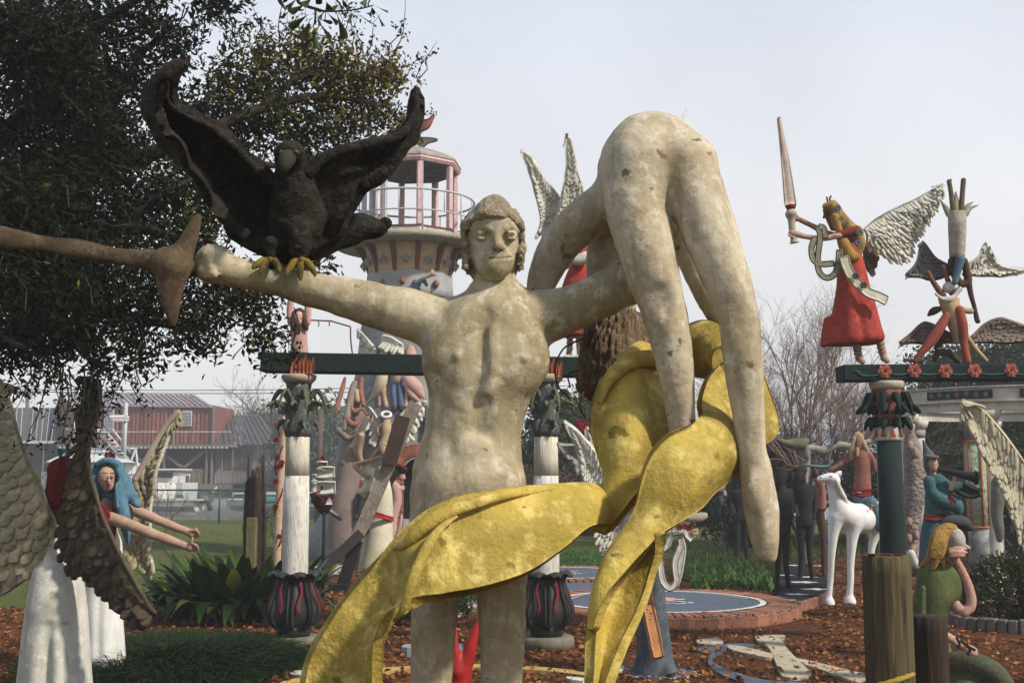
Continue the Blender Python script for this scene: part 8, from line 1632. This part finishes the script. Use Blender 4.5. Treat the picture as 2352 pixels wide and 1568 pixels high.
# ================================================================ nearer right: pedestal figure, seated figure, posts, wing
def near_right():
    d = 9.0; t = thing('winged_statue', 'slate-blue robed winged statue holding white ribbons, mostly hidden behind the yellow sash', 'statue', G(1508, 1545)); c0 = G(1508, 1545); d = c0[1]
    RB = mat('slate_blue_robe', (.085, .11, .135), (.05, .065, .08), (.14, .165, .19), scale=4, bump=.4, spots=(.02, .02, .022), sp_scale=2.2, sp_lim=.62)
    sc([('l', [(1190, 1480, 1545, .10), (1230, 1486, 1522, .09), (1270, 1482, 1516, .09), (1330, 1476, 1524, .10), (1390, 1470, 1530, .12), (1450, 1464, 1537, .14), (1510, 1462, 1546, .16), (1540, 1452, 1558, .19), (1548, 1440, 1572, .22)], d, .6, .0), ('e', 1515, 1150, d+.05, 40, 60, .14, .04)], .011, RB, 'robe', t, .002, 15)
    mk('splash', lathe([(0, .30), (.012, .29)], (c0[0], d, 0), 30, 0, 7, .08), mat('speckled_splash', (.06, .09, .13), (.04, .05, .07), spots=(.6, .6, .58), sp_scale=40, sp_lim=.56), t)
    st = rib([(1497, 1235, d-.16), (1493, 1270, d-.17), (1488, 1320, d-.18), (1484, 1370, d-.20), (1494, 1420, d-.22), (1504, 1470, d-.24), (1511, 1508, d-.26)], d, 22, mat('orange_stole', (.56, .25, .10), (.46, .19, .08), (.62, .33, .17), scale=12, bump=1, bscale=60), 'stole', t, .035, .008, 60)
    k = 0
    for i in range(11):
        u = i/10; x, y = np.interp(u, [0, .3, .5, 1], [1492, 1486, 1486, 1510]), 1268+u*226
        for s_ in (-5, 4): mk('dark_stud', lathe([(-.006, .003), (0, .010), (.006, .003)], P(x+s_+(i % 2)*2, y+s_, d-.21-.03*u), 6), mat('stud_blue', (.03, .035, .07), bump=0), st)
    for rows, w_ in (([(1500, 1228), (1502, 1248), (1512, 1264), (1530, 1256), (1538, 1238), (1542, 1226)], 9), ([(1512, 1262), (1516, 1300), (1522, 1334), (1538, 1350), (1554, 1336), (1563, 1300), (1568, 1260), (1562, 1234)], 10), ([(1545, 1222), (1568, 1218), (1580, 1228), (1590, 1238)], 14), ([(1556, 1330), (1552, 1290), (1566, 1250)], 12)): rib(rows, d-.28, w_, WHT, 'ribbon', t, .02)
    sc([('c', [(1512, 1226, 7), (1540, 1220, 7.5), (1575, 1222, 7), (1600, 1222, 5)], d-.26, .01), ('c', [(1590, 1218, 3, d-.3), (1602, 1217, 3, d-.3)], d, .005), ('c', [(1590, 1225, 3, d-.3), (1601, 1226, 3, d-.3)], d, .005)], .008, SK, 'arm', t); sc([('c', [(1582, 1190, 8), (1604, 1188, 11), (1618, 1184, 8)], d-.1, .02)], .01, mat('dusty_sleeve', (.42, .37, .28), bump=.5), 'sleeve', t)
    for x, y in ((1560, 1210), (1572, 1208), (1582, 1212)): flower(P(x, y, d-.32), px(8, d), DRD, t, 'red_flower', 6)
    fwing([(1298, 966, d+.3), (1322, 985, d+.3), (1350, 1015, d+.28), (1385, 1060, d+.25), (1420, 1100, d+.2), (1450, 1130, d+.15)], [(1301, 975, d+.3), (1322, 1020, d+.3), (1336, 1085, d+.28), (1350, 1160, d+.25), (1370, 1225, d+.2), (1390, 1270, d+.15)], WHT, FWH, t, 22, 8, .075, ang=-.3, seed=21, wf=.4)
    fwing([(1346, 976, d+.35), (1360, 990, d+.35), (1390, 1020, d+.33), (1420, 1050, d+.3)], [(1344, 980, d+.35), (1350, 1010, d+.35), (1365, 1050, d+.33), (1390, 1090, d+.3)], WHT, FWH, t, 8, 5, .075, ang=-.3, seed=22, wf=.4)
    fwing([(1450, 1130, d+.1), (1470, 1160, d+.1), (1480, 1200, d+.08)], [(1365, 1215, d+.1), (1386, 1268, d+.1), (1412, 1262, d+.08)], WHT, FWH, t, 8, 10, .085, ang=-.2, seed=23, wf=.4)
    fwing([(1281, 1018, d+.6), (1300, 1020, d+.6), (1330, 1022, d+.55)], [(1284, 1022, d+.6), (1306, 1050, d+.6), (1326, 1092, d+.55)], GRY, GRY, t, 6, 5, .08, ang=0, seed=24)
    for x, y in ((1330, 970), (1342, 976), (1352, 972), (1364, 978), (1374, 974), (1382, 981), (1338, 982)): flower(P(x, y, d+.1), px(8, d), mat('rose_red', (.32, .02, .03), (.18, .01, .02), bump=.3), t, 'red_flower', 6)
    # red pointed sculpture behind the legs
    t = thing('red_spike_sculpture', 'glossy red double-pointed sculpture rising between the big nude\'s legs', 'sculpture', G(1062, 1640)); d = 7.0
    sc([('c', [(1101, 1418, 1.5), (1092, 1445, 8), (1080, 1490, 14), (1066, 1540, 19), (1056, 1600, 26), (1052, 1640, 30)], d, .02), ('c', [(1046, 1432, 2), (1045, 1480, 8), (1050, 1540, 16)], d-.02, .03)], .009, mat('gloss_red', (.42, .02, .015), (.30, .014, .012), bump=.5, rough=.45, bscale=25), 'body', t, .003, 24)
    # pilings
    def piling(x, yt, r, dd, lab, m):
        a = P(x, yt, dd); t = thing('wooden_piling', lab, 'piling', (a[0], dd, 0)); R = px(r, dd); n, rows = 72, 16; V_ = []
        for i in range(rows):
            z = a[2]*i/(rows-1)
            for j in range(n):
                ph = 2*math.pi*j/n; f = mnoise.noise(Vector((math.cos(ph)*5, math.sin(ph)*5, z*.4))); g = abs(mnoise.noise(Vector((math.cos(ph)*15, math.sin(ph)*15, z*.25+7)))); rr = R*(1+.02*f-.09*max(0, g-.22)*2)
                V_.append((a[0]+rr*math.cos(ph), dd+rr*math.sin(ph), z+(.006*f+.01*g if i == rows-1 else 0)))
        F_ = grid_faces(rows, n, True); m0 = len(V_)
        for j in range(n): ph = 2*math.pi*j/n; V_.append((a[0]+R*.93*math.cos(ph), dd+R*.93*math.sin(ph), a[2]+.006+.004*mnoise.noise(Vector((ph*6, 0, 0)))))
        F_ += [((rows-1)*n+j, (rows-1)*n+(j+1) % n, m0+(j+1) % n, m0+j) for j in range(n)]+[tuple(m0+j for j in range(n))]
        mk('trunk', (V_, F_), m, t); return t
    M_p1 = mat('green_piling', (.10, .078, .036), (.038, .028, .016), (.15, .12, .06), scale=6, stretch=(2.0, 2.0, .13), bump=1, bscale=18, patch=.48, spots=(.03, .02, .015), sp_scale=7, sp_lim=.62); M_p2 = mat('brown_piling', (.04, .024, .015), (.014, .010, .008), (.065, .04, .024), scale=6, stretch=(2.0, 2.0, .13), bump=1, bscale=18)
    p1 = piling(2035.5, 1277, 53.5, 5.1, 'tall cut wooden piling with deep cracks, at the lower right', M_p1); piling(2131.5, 1416, 41, 5.3, 'shorter dark brown piling right of the tall one', M_p2)
    mk('fallen_bark', join(*[bbox(P(2000+R0.uniform(0, 72), 1274, 5.1+R0.uniform(-.07, .07)), (.02, .02, .008), .002, rotz(R0.uniform(0, 3))) for _ in range(26)]), M_mulch, p1, kind='stuff')
    rp = thing('rope', 'yellow twisted rope round the foot of the tall piling', 'rope', P(2030, 1600, 5.0)); a = P(2035, 1590, 5.1)
    for k in range(2): mk('strand', tube([(a[0]+(.108+.008*math.cos(40*u+k*3.14))*math.cos(u), 5.1+(.108+.008*math.cos(40*u+k*3.14))*math.sin(u), a[2]+.05+.03*math.sin(u+2.0)*1.2+.008*math.sin(40*u+k*3.14)) for u in np.linspace(0, 6.28, 180)], .007, n=5, caps=False), mat('yellow_rope', (.42, .30, .05), bump=.3), rp)
    # seated figure
    d = 7.3; t = thing('seated_statue', 'seated figure in an olive shirt, long yellow hair, chin resting on a fist', 'statue', (P(2150, 1600, d)[0], d, 0))
    sc([('l', [(1290, 2120, 2176, .07), (1310, 2112, 2190, .11), (1330, 2108, 2196, .13), (1370, 2102, 2192, .14), (1408, 2099, 2172, .13), (1470, 2098, 2178, .13), (1520, 2100, 2190, .14)], d, .5, .0), ('c', [(2172, 1308, 18), (2192, 1328, 17), (2196, 1355, 15), (2190, 1370, 14)], d-.05, .04), ('c', [(2120, 1350, 6, d-.15), (2118, 1420, 8, d-.16)], d, .03), ('C', [(2145, 1320, 2, d-.16), (2150, 1400, 4, d-.17)], d, .03)], .010, GRN, 'shirt', t, .002, 20)
    sc([('c', [(2184, 1372, 12), (2196, 1392, 13), (2214, 1404, 11)], d-.06, .01), ('c', [(2216, 1405, 11), (2230, 1390, 11), (2228, 1360, 11), (2214, 1320, 9.5), (2196, 1285, 8)], d-.08, .01), ('e', 2190, 1270, d-.09, 14, 13, .05, .015), ('c', [(2180, 1262, 4, d-.12), (2200, 1258, 4.5, d-.13), (2218, 1260, 4, d-.12)], d, .006), ('c', [(2182, 1268, 4, d-.14), (2203, 1267, 4.5, d-.15), (2220, 1268, 3.5, d-.14)], d, .006), ('c', [(2184, 1276, 4, d-.14), (2202, 1275, 4.5, d-.15), (2214, 1275, 3.5, d-.14)], d, .006)], .0075, mat('rosy_skin', (.52, .30, .23), (.42, .22, .16), (.60, .42, .34), scale=9, bump=.4), 'arm', t)
    sc([('c', [(2156, 1300, 13), (2162, 1275, 13), (2175, 1245, 20)], d, .02), ('e', 2190, 1240, d, 24, 30, .10), ('c', [(2208, 1248, 5), (2224, 1258, 5)], d, .01)], .009, mat('shell_grey', (.48, .45, .40), (.33, .30, .26), (.58, .55, .50), bump=.5), 'body', t)
    q = [('c', [(2185, 1216, 14), (2168, 1218, 15), (2152, 1238, 16), (2146, 1262, 14), (2134, 1284, 11), (2114, 1300, 4)], d-.02, .02), ('c', [(2172, 1225, 10), (2166, 1250, 10), (2164, 1275, 8), (2168, 1300, 5)], d-.1, .02), ('c', [(2150, 1258, 8), (2150, 1285, 7), (2143, 1306, 3)], d-.1, .02), ('c', [(2190, 1216, 9), (2202, 1222, 6)], d-.02, .01)]
    for k in range(12): q.append(('c', [(2150+k*3.4, 1215+abs(6-k), 2.5, d-.12), (2142+k*2.6, 1245, 2.8, d-.14), (2130+k*3.2, 1280, 2.2, d-.12)], d, .006))
    sc(q, .0085, YEL, 'hair', t, .003, 60); sc([('c', [(2165, 1202, 6), (2185, 1196, 13), (2212, 1200, 15), (2230, 1212, 8)], d+.25, .02)], .012, mat('slate_hood', (.06, .065, .075), (.04, .045, .05), bump=.6), 'scarf', t)
    sc([('c', [(2120, 1560, 36, d), (2190, 1520, 26, d-.25), (2250, 1530, 26, d-.35), (2300, 1560, 22, d-.4), (2330, 1640, 20, d-.4)], d, .05), ('c', [(2150, 1590, 34, d-.1), (2220, 1585, 28, d-.35), (2270, 1640, 22, d-.4)], d, .05)], .012, mat('mottled_green_cloth', (.055, .085, .05), (.10, .07, .04), (.10, .14, .09), scale=6, bump=.8), 'trousers', t, .004, 20)
    sc([('c', [(2172, 1458, 9), (2196, 1474, 10), (2220, 1488, 9)], d-.45, .01)]+[('c', [(2218, 1480+i*5, 4, d-.47), (2234, 1486+i*5, 3.5, d-.48), (2244, 1492+i*4, 2.5, d-.47)], d, .005) for i in range(4)], .0075, mat('rosy_skin', (.52, .30, .23)), 'hand', t); loops([[(2196, 1463), (2204, 1476), (2200, 1487)], [(2218, 1476), (2228, 1490), (2222, 1504)], [(2206, 1470), (2224, 1484), (2240, 1492)]], d-.53, 3, BLK, 'strap', t, 12)
    # big feathered wing at the right edge
    d = 8.2; t = thing('winged_statue', 'large cream feathered wing slanting in from the right edge of the frame', 'statue', (P(2460, 1400, d)[0], d, 0))
    fwing([(2212, 918, d), (2240, 930, d), (2272, 957, d), (2314, 1008, d), (2352, 1063, d), (2400, 1140, d+.05), (2440, 1220, d+.1)], [(2210, 924, d), (2222, 975, d), (2258, 1045, d), (2291, 1104, d), (2316, 1165, d), (2345, 1240, d+.05), (2380, 1320, d+.1)], mat('cream_wing', (.56, .50, .36), (.40, .34, .20), bump=.6), mat('cream_feather', (.60, .56, .44), (.42, .36, .22), (.68, .66, .57), scale=6, bump=.6), t, 26, 8, .12, ang=-.55, seed=31, wf=.30, mode='parts')
    sc([('l', [(1180, 2420, 2480, .12), (1300, 2410, 2500, .16), (1500, 2400, 2530, .2), (1600, 2400, 2540, .2)], d+.2, .6, 0)], .02, WHT, 'gown', t)
    loops([[(2208, 922), (2218, 932), (2240, 929), (2262, 936)]], d-.03, 4, mat('cream_wing', (.5, .5, .5)), 'wing_tip', t, 14)
near_right()
# ================================================================ nearer plants
def plants():
    r_ = np.random.default_rng(77)
    # broad-leaved clump: every leaf a part
    c = G(505, 1428); root = thing('broad_leaved_plant', 'big clump of glossy strap-shaped dark green leaves left of the first column', 'plant', c)
    ML = [leafmat('aspidistra_dark', (.012, .028, .007), (.018, .04, .009), (.03, .06, .012), .15, .4), leafmat('aspidistra_mid', (.04, .085, .015), (.06, .11, .02), (.08, .14, .025), .25, .4), leafmat('aspidistra_yellow', (.22, .22, .03), (.28, .26, .04), (.3, .28, .05), .25, .5), leafmat('aspidistra_dry', (.28, .17, .08), (.3, .18, .08), (.3, .2, .1), .1, .8)]
    protos = []
    for v in range(5):
        droop = (.25, .55, .85, 1.1, .4)[v]; A, B = [], []; n = 9; V_ = []
        for i in range(n):
            u = i/(n-1); y = .75*u*(1-.1*droop*u)*(.45+.5*min(1, droop)); z = u-droop*u**2.4*.75; w_ = .098*math.sin(math.pi*min(1, u**.75*.96+.03))**.9+.004
            for s_ in (-1, 0, 1): V_.append((s_*w_, y, z+(-.012 if s_ == 0 else 0)+.01*math.sin(9*u+v)*s_))
        F_ = []
        for i in range(n-1):
            for k in (0, 1): F_.append((3*i+k, 3*i+k+1, 3*i+4+k, 3*i+3+k))
        protos.append((np.array(V_), F_))
    mes = {}
    for i in range(298):
        a = r_.uniform(0, 2*math.pi); rr = .62*r_.uniform(0, 1)**.6; bx_, by = c[0]+.1+rr*math.cos(a)*1.12, c[1]+.35+rr*math.sin(a)*.75; v = int(r_.integers(0, 5)) if rr > .3 else int(r_.choice([0, 4, 1])); mi = int(r_.choice([0, 0, 0, 0, 1, 1, 1, 2, 3], p=[.18, .18, .15, .12, .13, .10, .08, .03, .03])); key = (v, mi)
        if key not in mes:
            me = raw_mesh('leaf', protos[v], ML[mi]); at = me.attributes.new('tint', 'FLOAT', 'FACE'); at.data.foreach_set('value', [.5]*len(me.polygons)); mes[key] = me
        s_ = r_.uniform(.55, .98)*(1.0 if mi != 3 else .8); lean = rr*.7
        M = Matrix.Translation((bx_, by, 0)) @ Matrix.Rotation(a-math.pi/2+r_.normal()*.5, 4, 'Z') @ Matrix.Rotation(-lean*.55, 4, 'X') @ Matrix.Diagonal((s_*1.05, s_, s_, 1))
        inst('leaf', mes[key], M, root)
    # grassy mound at bottom left
    m = 15000; cc = G(400, 1530); a = r_.uniform(0, 6.28, m); rr = r_.uniform(0, 1, m)**.5; bx_ = cc[0]+rr*np.cos(a)*1.0; by = cc[1]-.1+rr*np.sin(a)*1.25; k = (bx_ > -9)
    mound = np.maximum(0, 1-rr**2)*.16; bs = np.stack([bx_, by, mound*0.6], 1)[k]; dirs = np.stack([np.cos(a+r_.normal(size=m)*.7), np.sin(a+r_.normal(size=m)*.7), a*0], 1)[k]
    MG = leafmat('mondo_grass', (.005, .014, .006), (.010, .024, .009), (.03, .05, .015), .1, .9)
    blade_obj('grass_mound', blades(bs, dirs, r_.uniform(.12, .30, len(bs)), .008, r_.uniform(.5, 1.1, len(bs)), r_, 3), MG, r_, kind='stuff', label='dark fine-bladed grass mound at the bottom left beside the gowns', cat='grass')
    m = 14000; cx_ = r_.uniform(-3.6, -1.75, m); cy = r_.uniform(4.9, 8.6, m); bs = np.stack([cx_, cy, cx_*0], 1); a = r_.uniform(0, 6.28, m)
    blade_obj('grass_mound', blades(bs, np.stack([np.cos(a), np.sin(a), a*0], 1), r_.uniform(.10, .24, m), .008, r_.uniform(.4, 1.1, m), r_, 3), MG, r_, kind='stuff', label='dark grass round the feet of the two gowned angels', cat='grass')
    # bed plants behind the disc
    def blades_bed(name, lab, poly, n, L, w_, m, droop=(.2, .8), segs=3, up=1):
        P_ = np.array([G(x, y) for x, y in poly]); lo, hi = P_.min(0), P_.max(0); q = np.stack([r_.uniform(lo[0], hi[0], n), r_.uniform(lo[1], hi[1], n), np.zeros(n)], 1); q = q[inside(q, [(p[0], p[1]) for p in P_])]; k = len(q); a = r_.uniform(0, 6.28, k)
        return blade_obj(name, blades(q, np.stack([np.cos(a), np.sin(a), a*0], 1), r_.uniform(*L, k), w_, r_.uniform(*droop, k), r_, segs), m, r_, kind='stuff', label=lab, cat='plants')
    MB = leafmat('lily_leaf', (.03, .075, .012), (.055, .12, .02), (.12, .19, .05), .3, .5)
    blades_bed('border_plants', 'bright green lily leaves along the back of the blue disc', [(1590, 1358), (1690, 1350), (1775, 1362), (1780, 1345), (1700, 1335), (1600, 1335)], 1500, (.12, .34), .045, MB)
    blades_bed('border_plants', 'dense green bed plants right of the yellow sash tail', [(1540, 1335), (1700, 1335), (1790, 1340), (1760, 1300), (1700, 1275), (1560, 1275)], 6500, (.15, .42), .022, leafmat('bed_green', (.02, .05, .01), (.045, .085, .018), (.11, .14, .04), .3, .6))
    blades_bed('border_grass', 'low clipped green edging behind the blue walkway', [(1280, 1305), (1440, 1306), (1450, 1270), (1290, 1272)], 5000, (.10, .25), .016, MB, (.5, 1.1))
    blades_bed('lawn_tufts', 'long grass tufts by the black figures', [(1780, 1300), (1900, 1290), (1990, 1270), (1990, 1235), (1780, 1240)], 5000, (.12, .34), .02, M_gb)
    # flowering bush right
    c = G(2310, 1432); root = thing('flowering_bush', 'round dark bush with small white and orange blossoms at the right edge', 'bush', (c[0], c[1]+.5, 0))
    B = [(*P(x, y, d), px(a, d), px(a, d), px(b, d)) for x, y, d, a, b in ((2270, 1360, 12.2, 52, 62), (2330, 1350, 12.4, 58, 66), (2390, 1360, 12.3, 60, 60), (2300, 1325, 12.6, 55, 44), (2370, 1320, 12.6, 55, 46), (2240, 1385, 12.0, 30, 38))]
    q, k = blob_pts(B, 2600, r_, .45); S = np.repeat(q, 9, 0)+r_.normal(size=(len(q)*9, 3))*.035; S = S[S[:, 2] > .02]; leaf_cloud(S, .05, leafmat('bush_leaf', (.014, .022, .006), (.035, .045, .010), (.17, .09, .02), .2), 'foliage', tint=np.clip(r_.beta(1.4, 2.6, len(S))+(S[:, 2]-.4)*.25, 0, 1), parent=root, kind='stuff', r_=r_)
    tw = [(np.array([(root.location.x, root.location.y, 0), ((b[0]+root.location.x)/2, b[1], .2), b[:3]]), [.03, .02, .008]) for b in B]; mk('stems', many_tubes(tw, 6), mat('shrub_wood', (.06, .045, .03)), root)
    q, k = blob_pts(B, 420, r_, .92); q = q[q[:, 1] < c[1]+.6]; S = np.repeat(q, 4, 0)+r_.normal(size=(len(q)*4, 3))*.014; leaf_cloud(S, .022, leafmat('blossom', (.75, .70, .68), (.72, .6, .6), (.8, .78, .76), .3), 'blossoms', parent=root, kind='stuff', aspect=.9, r_=r_)
    q, k = blob_pts(B, 40, r_, .92); leaf_cloud(np.repeat(q, 3, 0)+r_.normal(size=(len(q)*3, 3))*.01, .03, leafmat('orange_blossom', (.5, .10, .03), (.5, .05, .03), (.5, .16, .05), .3), 'blossoms', parent=root, kind='stuff', aspect=.9, r_=r_)
    # brick edging round the bush
    t = thing('brick_edging', 'curved row of grey upright bricks edging the flowering bush', 'edging', G(2260, 1440)); me = raw_mesh('brick', bbox((0, 0, 0), (.085, .11, .15), .01), objrand(mat('grey_edging_brick', (.17, .14, .12), (.09, .075, .065), (.24, .19, .16), scale=12, bump=.6), .25), smooth=False)
    q = resample(np.array([G(2170, 1428), G(2210, 1442), G(2270, 1450), (G(2360, 1456)), G(2460, 1456)]), 200); L = np.concatenate([[0], np.cumsum(np.linalg.norm(np.diff(q, axis=0), axis=1))]); s_ = 0
    while s_ < L[-1]:
        i = min(np.searchsorted(L, s_), 198); dr = q[i+1]-q[i]; inst('brick', me, Matrix.Translation((q[i][0], q[i][1], .05+r_.uniform(-.01, .012))) @ Matrix.Rotation(math.atan2(dr[1], dr[0])+r_.uniform(-.04, .04), 4, 'Z'), t); s_ += .093
    # small white-flowered plant behind the legs, roses by the pole
    for (x, y, n, lab, col) in ((1062, 1420, 900, 'small leafy plant with white daisies glimpsed between the legs', 'blossom'), (925, 1436, 1100, 'low dark leafy plant beside the left shin of the big nude', None), (630, 1250, 900, 'thin rose bush with a few red blooms behind the broad-leaved clump', 'red')):
        c = G(x, y); root = thing('small_bush', lab, 'bush', c); h = .42 if col != 'red' else .95; B = [(c[0], c[1], h*.55, .16+.1*(col == 'red'), .2, h*.5)]; q, k = blob_pts(B, n//5, r_, .2); S = np.repeat(q, 5, 0)+r_.normal(size=(len(q)*5, 3))*.03; S = S[S[:, 2] > .01]
        leaf_cloud(S, .05, leafmat('bed_green', 0, 0, 0) if col != None else M_ev, 'foliage', parent=root, kind='stuff', r_=r_); mk('stems', many_tubes([(np.array([c, c+[r_.normal()*.06, 0, h*.5], c+[r_.normal()*.12, 0, h]]), [.012, .008, .003]) for _ in range(5)], 5), mat('shrub_wood', (.06, .045, .03)), root)
        if col:
            q, k = blob_pts(B, 22 if col != 'red' else 9, r_, .9); S = np.repeat(q, 8, 0)+r_.normal(size=(len(q)*8, 3))*.012; leaf_cloud(S, .028, leafmat('blossom', 0, 0, 0) if col != 'red' else leafmat('red_blossom', (.4, .02, .04), (.45, .02, .05), (.5, .03, .06)), 'blossoms', parent=root, kind='stuff', aspect=.9, r_=r_)
plants()
